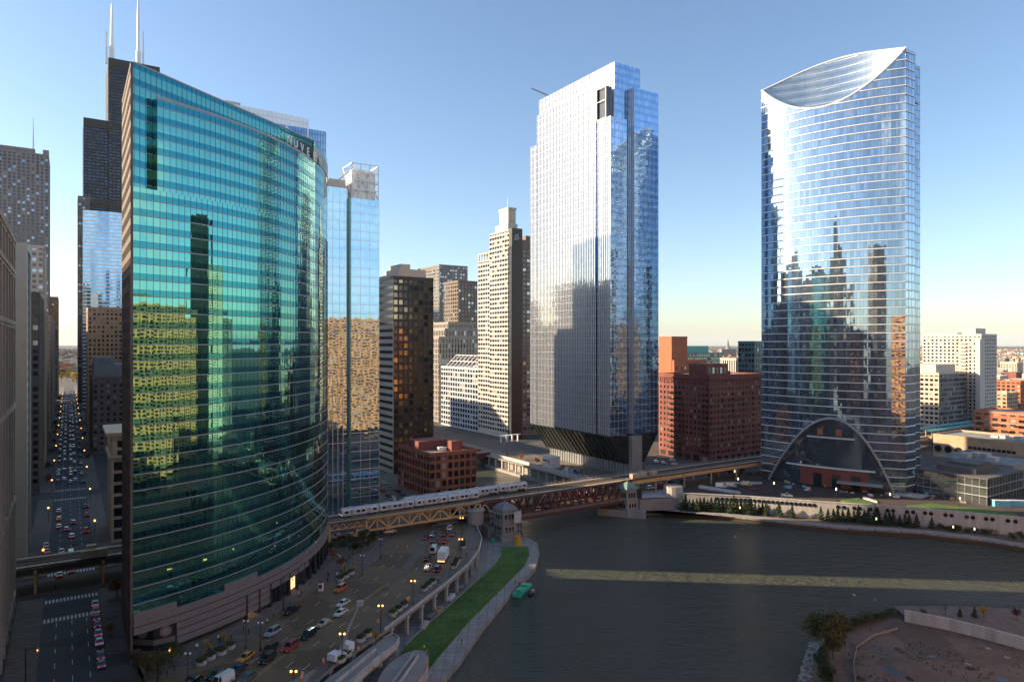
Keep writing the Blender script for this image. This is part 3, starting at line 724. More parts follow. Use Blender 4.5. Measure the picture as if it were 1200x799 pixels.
mb = MB(); skin(mb, [G(352, 258), G(280.5, 258)], 0, 7.2); skin(mb, [G(280.5, 258), G(280.5, 271)], 0, 7.2)
mb.build('lobby_glass', glass('grey lobby glass', (.42, .45, .48), None, bay=2.4, fh=7.2, sp=0, wob=.02, metal=.6, rough=.12), t5)
mb = MB(); fins(mb, [G(352, 258), G(280.5, 258)], 2.4, 0, 7.2, .35, .35); mb.build('lobby_fin', M['steel'], t5)
mb = MB(); mb.boxg(277.5, 281, 258.5, 266, 0, 22.5); mb.build('stair_core', M['concrete'], t5)
mb = MB(); b = G(352, 256, 228)
mb.beam(b, b + UP * 3, 1, 1); mb.beam(b + UP * 3, b + UP * 6 - W * 12 + S * 2, .6, .6); mb.beam(b + UP * 3, b + UP * 2 + W * 4, .8, .8)
tag(mb.build('roof_crane', M['steel']), 'small grey window-cleaning crane on the roof of the pale slab tower', 'crane')
# river terrace of the slab tower
tt = thing('river_terrace_deck', 'concrete terrace with an open colonnade along the river below the pale slab tower', 'terrace', G(330, 236, -6))
mb = MB(); mb.boxg(268, 385, 233.2, 257.5, -.6, .5); mb.build('deck', M['sidewalk'], tt)
mb = MB(); mb.boxg(268, 385, 232.9, 233.15, -.8, 1.6); mb.build('parapet', M['pale_concrete'], tt)
for k in range(15):
    mb = MB(); mb.boxg(270 + k * 8, 270.9 + k * 8, 230.2, 231.0, -6, -.6); mb.build('column', M['pale_concrete'], tt)
mb = MB(); mb.boxg(266, 386, 228.5, 233, -9, -6); mb.build('quay', M['concrete'], tt)
mb = MB(); mb.boxg(262, 386, 229.8, 233.2, -.75, -.2); mb.build('edge_beam', M['concrete'], tt)

# ------------------------------------------------------------------ the curved tower with the sliced crown (right)
def rp_arc(A, B, sag, n):
    A = Vector(A); B = Vector(B); d = (B - A); nrm = Vector((d.y, -d.x, 0)).normalized()
    return [A + d * (k / n) + nrm * sag * 4 * (k / n) * (1 - k / n) for k in range(n + 1)]
rA, rB = Vector((189, 328, 0)), Vector((136, 372, 0))
RP = rp_arc(rB, rA, 6.3, 36)
t6 = thing('sliced_glass_tower', 'blue glass tower with a scooped lens-shaped crown and a big steel arch at its foot', 'skyscraper', (170, 360, 0))
gR = glass('blue mirror glass', (.46, .58, .70), (.26, .36, .45), bay=1.5, fh=4.1, sp=.25, wob=.012, pil=.005, nz=.016, nscale=.25, metal=.9, rough=.03, var=.45)
crown = lambda t: 211 + 4 * t - 20 * (1 - ((t - .5) / .5) ** 2)
mb = MB(); skin(mb, RP, .5, crown)
N1 = [rA, rA + W * 9]; N2 = [rA + W * 9 + S * 2.5, rA + W * 19 + S * 2.5]; back = [rB + W * 28, rA + W * 19 + S * 2.5]
skin(mb, N1, .5, 215); skin(mb, [rA + W * 9, rA + W * 9 + S * 2.5], .5, 211); skin(mb, N2, .5, 211)
skin(mb, [rA + W * 19 + S * 2.5, rB + W * 28], .5, 211); skin(mb, [rB + W * 28, rB], .5, 209)
mb.build('curtain_wall', gR, t6)
mb = MB(); cut = [p + UP * (192) for p in RP] + [p + UP * 192 for p in (rA + W * 19 + S * 2.5, rB + W * 28)]
mb.face(cut); mb.build('roof', M['roofing'], t6)
BK = rp_arc(rB + Vector((.4, 0, 0)), rA + Vector((.4, 0, 0)), -8, 30)
bz = lambda t: 211 + 4.2 * t + 8 * math.sin(math.pi * t)
mb = MB(); skin(mb, BK, 192, bz); skin(mb, [p + Vector((.35, .35, 0)) for p in BK][::-1], 192, lambda t: bz(1 - t))
mb.build('crown_screen', glass('grey screen glass', (.40, .46, .50), (.30, .35, .38), bay=3, fh=4.1, sp=.3, wob=.02, metal=.85, rough=.12, var=.2), t6)
mb = MB(); mb.tube([p + UP * bz(k / 30) for k, p in enumerate(BK)], .4, 6); mb.build('crown_rim', M['white_alu'], t6)
mb = MB(); mb.tube([p + UP * (crown(k / 36) + .1) for k, p in enumerate(RP)], .5, 6); mb.build('crown_edge', M['white_alu'], t6)
RM = rp_arc(rB + Vector((3, 2, 0)), rA + Vector((2, 4, 0)), -5, 24)
mb = MB(); mb.tube([p + UP * (196 + 11 * math.sin(math.pi * min(1, k / 24 * 1.05)) - 0) for k, p in enumerate(RM[1:-1])], .7, 6); mb.build('crown_hoop', M['white_alu'], t6)
for z in (199.5, 203.6, 207.7, 211.8, 215.9, 220):
    ks = [k for k in range(31) if bz(k / 30) > z + .5]
    if len(ks) > 2: mb = MB(); band(mb, [BK[k] for k in ks], z - .1, z + .1, .12); mb.build('crown_rail', M['alu'], t6)
for j in range(1, 53):
    z = .5 + j * 4.1; mb = MB()
    ks = [k for k in range(37) if crown(k / 36) > z + .2]
    runs = []; 
    for k in ks:
        if runs and k == runs[-1][-1] + 1: runs[-1].append(k)
        else: runs.append([k])
    for r_ in runs:
        if len(r_) > 1:
            if r_[-1] < 36: mo = MB(); band(mo, [RP[k] for k in r_], z - .19, z + .19, .3); mo.build('floor_band', M['white_alu'], t6)
            else: band(mb, [RP[k] for k in r_], z - .19, z + .19, .3)
    if z < 214: band(mb, N1, z - .24, z + .24, .32)
    if z < 210: band(mb, N2, z - .15, z + .15, .2)
    mb.build('floor_band', M['white_alu'], t6)
mb = MB(); fins(mb, RP, 1.5, .5, crown, .06, .04); fins(mb, N1, 3, .5, 215, .08, .06); fins(mb, N2, 1.5, .5, 211, .08, .06); mb.build('mullion', mat('slate mullion', (.09, .11, .13), .4, metal=.5, var=0), t6)
# steel arch and lobby
l6 = lens(RP)
def rp_px(px, out=0.0):
    best = None
    for k in range(800):
        p, d = at(RP, l6, l6[-1] * (k / 800 * 1.16 - .08)); n = Vector((d.y, -d.x, 0)); q = p + n * out
        e = abs(600 + 800 * q.x / q.y - px)
        if best is None or e < best[0]: best = (e, q, d, n)
    return best[1:]
AR = []
for k in range(33):
    t = k / 32; px = 901 + 147 * t; q, d, n = rp_px(px, 1.3)
    zz = .6 + 35.0 * (1 - abs(2 * t - 1) ** 2.0); AR.append(q + UP * zz)
mb = MB(); mb.tube(AR, .6, 8); mb.build('arch', M['steel'], t6)
mb = MB(); pts = []
for k in range(len(AR) - 1):
    a, b = AR[k], AR[k + 1]; na = (a - Vector((165, 356, 0))); na.z = 0; o_ = na.normalized() * -.75
    a = a + o_; b = b + o_; mb.face([Vector((a.x, a.y, .5)), Vector((b.x, b.y, .5)), b - UP * .3, a - UP * .3], 0, [(k * 2.3, .5), (k * 2.3 + 2.3, .5), (k * 2.3 + 2.3, b.z), (k * 2.3, a.z)])
mb.build('arch_glass', glass('dark arch glass', (.15, .19, .24), None, bay=2.5, fh=5, sp=0, wob=.015, metal=.75, rough=.05, var=.3), t6)
q0 = [rp_px(px, .85)[0] for px in range(922, 1034, 8)]
mb = MB(); band(mb, q0, 10.4, 11.1, .5); mb.build('lobby_beam', M['white_alu'], t6)
mb = MB(); band(mb, q0[2:-1], 1.2, 10.2, .12); mb.build('lobby_wall', M['brick_red'], t6)
for px in (958, 980, 1003): 
    q, d, n = rp_px(px, 1.1); mb = MB(); mb.box(q - d * 2 + UP * .6, d * 4, n * .1, UP * 7); mb.build('lobby_door', M['dglass'], t6)
q1 = [rp_px(px, .9)[0] for px in range(946, 1004, 8)]
mb = MB(); band(mb, q1, 25.5, 26.3, .5); mb.build('arch_beam', M['alu'], t6)
mb = MB(); q, d, n = rp_px(1005, 1.2); mb.box(q - d * 9 + UP * 4.4, d * 20, n * 5, UP * .8); mb.build('entrance_canopy', M['steel'], t6)
for px in (961, 983):
    q, d, n = rp_px(px, 1.0); mb = MB(); mb.box(q - d * 1.4 + UP * 27.2, d * 2.8, n * .12, UP * 3.2); mb.build('orange_panel', M['brick_orange'], t6)

so_ = thing('site_office', 'small white site office with an orange door on the river terrace', 'site office', U(646, 547, .5)); b = so_.location.copy(); a_ = math.atan2(S.y, S.x)
mb = MB(); mb.boxc(b, 9, 6, 6.2, 0, a_); mb.boxc(b + UP * 6.2, 9.4, 6.4, .3, 0, a_); mb.build('wall', M['white_alu'], so_)
mb = MB(); mb.box(b + W * -3.05 + S * -2.5 + UP * 2.6, S * 1.6, -W * .06, UP * 2.4); mb.build('door', M['orange_plastic'], so_)
for k_ in range(3): mb = MB(); mb.box(b + W * -3.05 + S * (k_ * 1.8 - .2) + UP * 3.4, S * 1.1, -W * .05, UP * 1.2); mb.build('window', PANES[1], so_)
# ------------------------------------------------------------------ neighbours seen between the three towers
mb = MB()
t7 = thing('blue_office_tower', 'blue glass office tower with a lattice crown at its top corner behind the train', 'skyscraper', G(290, 100, 0))
g7a = glass('sky blue glass', (.33, .56, .74), (.28, .50, .70), bay=1.5, fh=3.9, sp=.3, wob=.008, pil=.010, nz=.008, nscale=.4, metal=.9, rough=.03, var=.15)
skin(mb, [G(281.5, 37.6), G(281.5, 99.4)], 0, 139); skin(mb, [G(280, 100.4), G(280, 113)], 0, 135); skin(mb, [G(310, 37.6), G(281.5, 37.6)], 0, 139); skin(mb, [G(280, 113), G(310, 113)], 0, 135)
skin(mb, [G(281.5, 99.4), G(280, 100.4)], 0, 135); mb.build('curtain_wall', g7a, t7)
mb = MB(); mb.face([G(281.5, 37.6, 138.9), G(281.5, 100, 138.9), G(310, 100, 138.9), G(310, 37.6, 138.9)]); mb.build('roof', M['white_stone'], t7); mb = MB(); mb.face([G(280, 100, 134.9), G(280, 113, 134.9), G(310, 113, 134.9), G(310, 100, 134.9)])
mb.build('roof', M['white_stone'], t7); mb = MB(); mb.boxg(286, 308, 64, 98, 139, 143.5); mb.build('plant_room', M['white_stone'], t7)
mb = MB(); fins(mb, [G(281.5, 60), G(281.5, 99)], 3, 60, 139, .12, .12); fins(mb, [G(281.5, 60), G(281.5, 99)], 2.2, 0, 60, .18, .2); fins(mb, [G(280, 100.4), G(280, 113)], 4.2, 0, 135, .1, .1); mb.build('mullion', M['alu'], t7)
mb = MB(); mb.boxg(279.75, 281.4, 99.7, 100.4, 0, 135); mb.build('corner_strip', mat('green glass strip', (.12, .26, .22), .2, metal=.4, var=.1), t7)
for j in range(1, 35):
    mb = MB(); z = j * 3.9; band(mb, [G(280, 100.4), G(280, 113)], z - .1, z + .1, .08)
    if z > 60 or j % 4 == 0: band(mb, [G(281.5, 60), G(281.5, 99.3)], z - .08, z + .08, .06)
    mb.build('floor_line', M['alu'], t7)
mb = MB()
for w0, w1 in ((101, 112.8),):
    for s in (280.3, 292):
        for w in (101, 104.9, 108.9, 112.8): mb.beam(G(s, w, 135), G(s, w, 150), .4, .4)
        for z in (139, 143, 146.5, 150): mb.beam(G(s, w0, z), G(s, w1, z), .35, .35)
        mb.beam(G(s, w0, 135), G(s, w1, 150), .3, .3); mb.beam(G(s, w1, 135), G(s, w0, 150), .3, .3)
    for w in (w0, w1):
        for z in (142.5, 150): mb.beam(G(280.3, w, z), G(292, w, z), .35, .35)
        mb.beam(G(280.3, w, 135), G(292, w, 150), .3, .3)
mb.build('lattice_crown', M['white_alu'], t7)
mb = MB(); mb.boxg(282, 291, 102, 112, 135, 148); mb.build('crown_glass', glass('pale crown glass', (.62, .62, .58), None, bay=2, fh=4, metal=.3, rough=.3), t7)
mb = MB(); mb.beam(G(284, 92, 139), G(284, 101, 147), .5, .5); mb.beam(G(284, 92, 139), G(284, 101, 139), .4, .4); mb.boxg(284, 308, 92, 99.5, 139, 143); mb.build('penthouse', M['white_stone'], t7)

t8 = thing('white_crowned_tower', 'dark blue glass tower with a pale curved penthouse crown behind the green tower', 'skyscraper', G(390, 100, 0))
mb = MB(); P = [G(376, 60), G(375, 120)]; skin(mb, [G(410, 60), P[0]], 0, 191); skin(mb, P, 0, 191); skin(mb, [P[1], G(410, 120), G(410, 60)], 0, 191)
mb.build('curtain_wall', glass('navy glass', (.20, .34, .55), (.12, .22, .38), bay=1.5, fh=4, sp=.3, wob=.01, pil=.004, nz=.008, metal=.9, rough=.05, var=.3), t8)
mb = MB(); fins(mb, P, 1.5, 0, 191, .14, .2); mb.build('mullion', mat('navy mullion', (.10, .15, .24), .4, metal=.4, var=0), t8)
mb = MB(); fins(mb, P, 11.5, 0, 191, .9, .4, start=4); mb.build('pier', M['white_alu'], t8)
mb = MB(); CR = rp_arc(G(377, 48), G(377, 111), 2, 12); skin(mb, CR, 191, 197); mb.face([p + UP * 196.9 for p in CR] + [G(405, 109, 196.9), G(405, 50, 196.9)]); mb.face([G(377, 111, 191), G(405, 111, 191), G(405, 111, 197), G(377, 111, 197)]); mb.face([G(376, 60, 190.9), G(375, 120, 190.9), G(410, 120, 190.9), G(410, 60, 190.9)])
mb.build('penthouse', mat('pale blue panel', (.66, .71, .76), .35, metal=.5, var=.05), t8)
mb = MB(); fins(mb, CR, 2.4, 191, 197, .06, .05); band(mb, CR, 194, 194.15, .05); mb.build('panel_joint', M['steel'], t8)
mb = MB(); mb.boxg(380, 386, 68, 76, 197, 200); mb.build('roof_unit', M['white_stone'], t8)

# dark office block; gold reflections are put into the window tint
t9 = block('dark_office_block', 'dark bronze office block with pale stone stripes on its lit left side', 'office building', 357, 383, 152.6, 177.5, 110, M['bronze_dark'], fh=4.1, bay=3.3, pier=.7, span=1.5, faces='N', indiv=100, weights=(2, 3, 4, 2), zvis=20, equip=3,
           panes=[PANES[0], PANES[1], mat('gold mirror window', (.36, .30, .19), .08, metal=.9, var=0), mat('smoked window', (.22, .19, .14), .1, metal=.7, var=0)])
mb = MB(); w9 = []; relief(mb, w9, G(383, 152.3), -S, -W, 26, 0, 110, 4.1, 26, .4, 2.3, .3); mb.build('striped_wall', M['beige_panel'], t9); put_windows(t9, w9, 0, (3, 3, 0, 0))
mb = MB(); mb.boxg(361, 379, 152, 158, 110, 112); mb.boxg(362, 382, 158, 175, 110.1, 116); mb.boxg(364, 380, 160, 166, 116, 119); mb.build('penthouse', M['beige_panel'], t9)
# brick loft on the river
tb = block('brick_loft', 'six storey red brick loft with a flat cluttered roof beside the river bridge', 'building', 290, 326, 142, 167.5, 20.5, M['brick_sun'], fh=3.9, bay=3.3, pier=.9, span=1.3, depth=.35, faces='NEW', indiv=100, weights=(6, 4, 1, 1), equip=2, spm=M['brick_sun'], roofm=M['roofing'])
mb = MB(); mb.boxg(306, 318, 144, 160, 20.5, 25); mb.boxg(296, 301, 157, 163, 20.5, 25.5); mb.build('stair_house', M['brick_red'], tb)
for k in range(5):
    mb = MB(); s, w = R.uniform(293, 322), R.uniform(145, 165); mb.boxg(s, s + 2.2, w, w + 3, 20.6, 22.4); mb.cyl(G(s + 1, w + 4, 20.6), .7, 1.6, 10); mb.build('roof_unit', M['white_alu'] if k % 2 else M['roof_equip'], tb)

block('grid_office_tower', 'grey office tower with a grid of white window squares behind the dark block', 'skyscraper', 717, 775, 364, 402, 165, M['stone_grey'], fh=4, bay=3.4, pier=1.2, span=1.8, indiv=30, weights=(3, 2, 4, 2), equip=1, zvis=60)
tag_b = block('brown_tower', 'brown stone tower with sun on its left half, between grid tower and striped tower', 'skyscraper', 635, 668, 344.6, 368, 139, M['stone_brown'], fh=4.2, bay=4, pier=1.3, span=1.6, indiv=30, equip=1, zvis=60)
to = thing('opera_house', 'grey stepped limestone block with pilasters below the brown tower', 'building', G(595, 310, 0))
mb = MB(); wo = []
for s0, s1, w0, w1, z0, z1 in ((572, 620, 290, 338, 0, 80), (575, 615, 298, 338, 80, 88), (578, 612, 303, 333, 88, 94)):
    mb.boxg(s0 + .4, s1, w0 + .4, w1, z0, z1)
    relief(mb, wo, G(s0, w0), W, -S, w1 - w0, z0, z1 - 2, 5, 3.2, 1.5, .9, .4); relief(mb, wo, G(s1, w0), -S, -W, s1 - s0, z0, z1 - 2, 5, 3.2, 1.5, .9, .4)
    mb.boxg(s0 - .3, s1, w0 - .3, w1 + .3, z1 - 2, z1)
mb.build('wall', M['limestone'], to); put_windows(to, wo, 0, (4, 3, 1, 1))

# the striped tower with the clock top
ts_ = thing('striped_clock_tower', 'sunlit white striped tower with a stepped clock top and dark glass corner', 'skyscraper', G(460, 290, 0))
mb = MB(); w1_ = []; sp2 = MB()
for s0, s1, w0, w1, z1 in ((470, 489, 284, 316, 141), (440, 470, 283.6, 293, 161)):
    mb.boxg(s0 + (.4 if s0 < 450 else 0), s1, w0 + .4, w1, 0, z1); relief(mb, w1_, G(s1, w0), -S, -W, s1 - s0, 3, z1, 3.7, 3.8, .5, 1.7, .4)
relief(mb, w1_, G(470, 284), W, -S, 32, 141 - 3, 141, 3, 4, .5, 1, .4)
for k in range(5): mb.boxg(471 + k * 4, 472 + k * 4, 283.7, 284.3, 141, 147)
mb.boxg(470, 489, 284, 312, 146, 147)
mb.boxg(443, 462, 284, 292.8, 161, 166); mb.boxg(444, 457, 284.9, 291.8, 166, 178); mb.boxg(443.5, 458, 284.5, 292.2, 177, 178.6)
mb.build('wall', M['white_stone'], ts_); put_windows(ts_, w1_, 60, (4, 3, 2, 1), zvis=40)
mb = MB(); mb.boxg(436.5, 441, 283.4, 293, 0, 161.5); mb.build('dark_corner', M['bronze_dark'], ts_)
mb = MB(); skin(mb, [G(440.8, 283.1), G(436.2, 283.1)], 2, 147); mb.build('corner_glass', glass('corner glass', (.5, .66, .8), None, bay=5, fh=3.7, sp=0, wob=.02, metal=.9), ts_)
mb = MB(); fins(mb, [G(440.8, 283.0), G(436.2, 283.0)], 4.4, 2, 147, .5, .3)
for k in range(40): band(mb, [G(440.8, 283.1), G(436.2, 283.1)], 3 + k * 3.7, 3.6 + k * 3.7, .1)
mb.build('corner_frame', M['bronze_dark'], ts_)
mb = MB(); c = G(443.9, 288.4, 172); mb.box(c - W * 3.0 - UP * 4.4, W * 6.0, -S * .3, UP * 8.8); ck = mb.build('clock_panel', mat('bronze clock glass', (.3, .27, .2), .3, metal=.3, var=.1), ts_)
mb = MB()
for k in range(12): a = k * math.pi / 6; mb.beam(c - S * .35 + W * 2.3 * math.sin(a) + UP * 2.3 * math.cos(a), c - S * .35 + W * 2.8 * math.sin(a) + UP * 2.8 * math.cos(a), .25, .2)
mb.beam(c - S * .4, c - S * .4 + UP * 2, .25, .2); mb.beam(c - S * .4, c - S * .4 + W * 1.4, .25, .2); mb.build('clock_hand', M['white_alu'], ck)
mb = MB()      # ring and swoosh emblem on the dark corner
c = G(436.1, 287.2, 154.5); ring = [c - S * .2 + W * 1.5 * math.cos(k * .42) + UP * (1.5 * math.sin(k * .42)) * 1.25 for k in range(16)]
mb.tube(ring, .17, 5); mb.tube([c - S * .25 - W * 2.6 - UP * 2.6, c - S * .25 - W * .8 - UP * 1.2, c - S * .25 + W * .6 + UP * 1.6, c - S * .25 + W * 1.6 + UP * 2.6], .15, 5)
mb.tube([c - S * .25 + W * 1.2 - UP * 1.4, c - S * .25 + W * 2.3 - UP * .4, c - S * .25 + W * 3.2 - UP * .5], .15, 5); mb.build('emblem', M['white_alu'], ts_)
mb = MB(); mb.cyl(G(448, 287, 178), .2, 9, 6); mb.build('flagpole', M['white_alu'], ts_)
w2_ = []; mb = MB(); mb.boxg(450.4, 480, 291, 325, 0, 148); relief(mb, w2_, G(450, 291), W, -S, 34, 3, 148, 3.7, 3.8, .7, 1.5, .4); mb.boxg(452, 470, 298, 318, 148, 156); mb.boxg(454, 460, 308, 313, 156, 160)
mb.build('north_wall', M['stone_brown'], ts_); put_windows(ts_, w2_, 40, (4, 3, 2, 1), zvis=60)
tl = block('white_low_block', 'white gridded block with a slanted glazed truss roof left of the striped tower', 'office building', 489.5, 556, 284, 316, 52, mat('cool white panel', (.43, .45, .48), .6, var=.12, scale=.2), fh=4.2, bay=4.5, pier=.9, span=1.4, faces='E', indiv=100, weights=(5, 4, 1, 1), equip=0)
mb = MB()
for k in range(9):
    s = 492 + k * 7; mb.beam(G(s, 284.5, 52.5), G(s, 296, 63), .5, .5); mb.beam(G(s, 296, 63), G(s, 296, 52.5), .4, .4)
for w, z in ((284.5, 52.8), (290, 57.8), (296, 63)): mb.beam(G(490, w, z), G(550, w, z), .45, .45)
mb.build('truss_roof', M['white_alu'], tl)
mb = MB()
for k in range(4):
    mb.boxg(428 - k * 1.0, 429, 282 - k * 5, 286 - k * 5, 5, 5.4)
    mb.boxg(428, 429, 283 - k * 5, 284 - k * 5, 0, 5)
tag(mb.build('plaza_canopy', M['white_alu']), 'white steel canopy on posts at the foot of the striped tower', 'canopy')

# red brick mass with balconies
tf = block('red_brick_warehouse', 'big dark red brick warehouse block with black balconies in columns', 'apartment building', 284, 326, 328, 377.5, 53, M['brick_red'], fh=3.55, bay=3.3, pier=1.7, span=1.7, depth=.3, indiv=100, weights=(6, 4, 1, 1.2), ground=4, equip=1, zvis=6, parapet=1)
mb = MB(); mb.boxg(290, 304, 332, 352, 53, 60.5); mb.boxg(296, 306, 352, 362, 53, 55.5); mb.build('penthouse', M['brick_red'], tf)
for k in range(5):
    mb = MB(); mb.boxg(289.8, 290, 334 + k * 3.6, 336 + k * 3.6, 54.5, 58.2); mb.build('penthouse_window', PANES[2 if k in (1, 3) else 1], tf)
mb = MB()
for k in range(26): mb.boxg(283.6, 284.1, 329 + k * 1.9, 330 + k * 1.9, 49.4, 51.2)
for k in range(22): mb.boxg(285 + k * 1.9, 286 + k * 1.9, 327.6, 328.1, 49.4, 51.2)
mb.boxg(283.2, 326, 327.2, 377.9, 51.3, 52.0); mb.boxg(283.4, 326, 327.4, 377.7, 48.6, 49.0); mb.build('cornice', M['brick_red'], tf)
bal = MB(); bal.box(Vector((-1.6, -1.3, 0)), Vector((3.2, 0, 0)), Vector((0, 1.3, 0)), UP * .15)
for k in range(13): bal.box(Vector((-1.6 + k * .262, -1.3, .15)), Vector((.05, 0, 0)), Vector((0, .05, 0)), UP * 1.0)
bal.box(Vector((-1.6, -1.3, 1.1)), Vector((3.2, 0, 0)), Vector((0, .07, 0)), UP * .1); bal.box(Vector((-1.6, -1.3, .15)), Vector((3.2, 0, 0)), Vector((0, .03, 0)), UP * .7)
bo = bal.build('balcony', M['black_steel']); bme = bo.data; bpy.data.objects.remove(bo); n_b = 0
for j in range(11):
    for o_, d in ((G(316, 327.6), -S), (G(310, 327.6), -S), (G(306.6, 327.6), -S), (G(287, 327.6), -S), (G(283.6, 330), W), (G(283.6, 341), W), (G(283.6, 351), W), (G(283.6, 361), W), (G(283.6, 371), W)):
        n = Vector((d.y, -d.x, 0)); o = bpy.data.objects.new('balcony', bme); C.objects.link(o); o.parent = tf; q = o_ + UP * (6 + j * 3.55) - tf.location
        o.matrix_basis = Matrix(((d.x, -n.x, 0, q.x), (d.y, -n.y, 0, q.y), (0, 0, 1, q.z), (0, 0, 0, 1)))
tw_ = block('tall_brick_block', 'windowless orange brick block catching the sun behind the dark red warehouse', 'building', 332, 344, 345.7, 361, 77, M['brick_orange'], fh=40, bay=30, pier=1, span=1, faces='', indiv=0, equip=0)
mb = MB(); mb.boxg(330.4, 344, 361, 378, 0, 62); w_ = []; relief(mb, w_, G(330, 346), W, -S, 32, 48, 62, 5, 4.5, 2.6, 2.6, .4); mb.boxg(330.4, 332, 346, 361, 0, 62)
mb.build('low_wing', M['brick_orange'], tw_); put_windows(tw_, w_, 20, (3, 2, 1, 0))
block('green_glass_block', 'pale green glazed office block with a teal penthouse behind the brick warehouse', 'office building', 480, 505, 515, 575, 63, M['stone_grey'], fh=4, bay=2.6, pier=.3, span=1.2, panes=[PANES[1], mat('green window', (.3, .46, .36), .15, metal=.5, var=0), PANES[2]], weights=(2, 5, 1), equip=0)
mb = MB(); mb.boxg(484, 500, 517, 558, 63, 71); tag(mb.build('penthouse_plant', M['teal_paint']), 'dark teal plant room on top of the pale green glazed block', 'plant room')
block('striped_low_block', 'low block of white vertical stripes seen right of the brick warehouse roof', 'building', 372, 390, 464, 495, 60, M['white_stone'], fh=26, bay=2.2, pier=1.0, span=1, equip=0)
block('teal_panel_tower', 'slim dark teal clad block at the left edge of the sliced tower', 'building', 330, 345, 431, 446, 74, mat('teal cladding', (.05, .13, .16), .4, metal=.3, var=.1), fh=4, bay=3, pier=.6, span=1.6, equip=0)
# ------------------------------------------------------------------ the street canyon on the left
block('corner_stone_tower', 'near grey stone tower cut off by the left picture edge, rows of narrow windows', 'office building', 150, 233, -48.6, -12.8, 102, M['stone_grey'], fh=3.7, bay=2.8, pier=1.3, span=1.4, depth=.5, faces='NW', indiv=60, equip=1, weights=(5, 3, 2, 2), zvis=-5)
t_ = [o for o in bpy.data.objects if o.name == 'corner_stone_tower'][0]
for z in (4, 30, 56, 78, 92, 100.5):
    mb = MB(); mb.boxg(150, 233.4, -12.8, -12.2, z, z + 1.1); mb.boxg(150, 233.2, -12.8, -12.45, z - .8, z); mb.build('cornice', M['limestone'], t_)
for k in range(10):
    mb = MB(); mb.boxg(152 + k * 9, 153.6 + k * 9, -12.8, -12.35, 0, 100.4); mb.build('pilaster', M['limestone'], t_)
block('pale_pier_tower', 'slim dark glass tower with pale stone end piers on the left of the canyon', 'office building', 278, 306, -46, -12, 104, M['stone_grey'], fh=3.8, bay=4.4, pier=1.2, span=1.6, faces='NW', indiv=40, weights=(5, 2, 1, 1.5))
mb = MB(); mb.boxg(277.6, 281, -15, -11.6, 0, 106); mb.boxg(303, 306.4, -15, -11.6, 0, 106); mb.boxg(277.5, 306.5, -46, -11.5, 104.5, 106.5)
tag(mb.build('corner_pier', M['white_stone']), 'pale stone frame and cornice round the slim canyon tower', 'facade frame')
block('dark_mullion_block', 'dark brown block with white window grid on the left of the canyon', 'office building', 404, 480, -60, -12, 97, M['stone_brown'], fh=3.8, bay=3.2, pier=1.2, span=1.5, faces='NW', indiv=40)
block('plain_brown_block', 'plain brown brick block deep in the canyon below the granite tower', 'office building', 490, 588, -60, -12, 92, M['brick_tan'], fh=3.8, bay=3.2, pier=1.6, span=1.6, faces='NW', equip=1)
block('beige_setback_tower', 'beige tower with green tinted windows standing before the brown granite tower', 'skyscraper', 600, 680, -66, -15, 143, M['beige_panel'], fh=4, bay=4, pier=1.6, span=1.8, faces='NW', weights=(3, 3, 3, 1))
ta = block('granite_tower', 'very tall brown granite tower with vertical window slots and twin roof spires at far left', 'skyscraper', 992, 1060, -110, -20, 299, M['tower_granite'], fh=4.1, bay=4.4, pier=2.0, span=1.5, depth=.6, faces='NW', indiv=0, equip=0, weights=(4, 4, 1.2, .5))
mb = MB(); mb.boxg(1000, 1050, -110, -34, 299, 307); [mb.boxg(992, 996, -110 + k * 9, -108 + k * 9, 299, 303) for k in range(9)]; mb.boxg(994, 1000, -26, -20, 299, 306); mb.build('crown', M['tower_granite'], ta)
for w, h in ((-36, 40),):
    mb = MB(); p = G(1010, w, 307); mb.tube([p, p + UP * h * .5, p + UP * h], [1.1, .7, .2], 6); mb.build('spire', M['white_alu'], ta)
block('far_brown_slab', 'narrow dark brown slab closing the left side of the distant canyon', 'office building', 1100, 1190, -55, -12, 135, M['stone_brown'], fh=4, bay=4, pier=1.8, span=1.6, faces='NW')
block('mid_canyon_block', 'dark masonry block between beige tower and far slab on the left of the canyon', 'office building', 700, 985, -60, -13, 96, M['stone_grey'], fh=4, bay=4.5, pier=1.8, span=1.8, faces='NW')
tj = block('cream_terracotta_loft', 'small cream terracotta building with a flat flared cornice beside the green tower', 'building', 290, 318, 13, 36, 38, M['cream_stone'], fh=4.2, bay=5, pier=1.8, span=1.1, faces='NE', indiv=60, weights=(4, 3, 1, 1), equip=0)
mb = MB(); mb.boxg(289.2, 318, 12.2, 36, 31, 32); mb.boxg(288.8, 318.4, 11.9, 36.4, 38.6, 39.6); mb.boxg(288.2, 319, 11.3, 37, 39.6, 40.6); mb.boxg(289.4, 291, 13.4, 15, 32, 38.8); mb.build('cornice', M['cream_stone'], tj)
mb = MB(); mb.cyl(G(296, 20, 40), .14, 11, 6); tag(mb.build('flagpole', M['white_alu']), 'white flagpole on the cream terracotta roof', 'flagpole')
ti = block('grey_window_block', 'grey brown block with blank upper storey and rows of small windows in the canyon', 'office building', 530, 600, 13, 72, 50, M['stone_brown'], fh=3.9, bay=3.6, pier=1.9, span=1.9, indiv=60)
mb = MB(); mb.boxg(533, 600, 14, 70, 50, 59); mb.boxg(536, 560, 14, 26, 59, 64); mb.build('penthouse', M['stone_grey'], ti)
block('old_brown_tower', 'old brown masonry tower stepping up below the blue striped curved tower', 'office building', 700, 770, 14, 60, 104, M['brick_tan'], fh=3.9, bay=3.4, pier=1.6, span=1.8, weights=(4, 3, 2, 1))
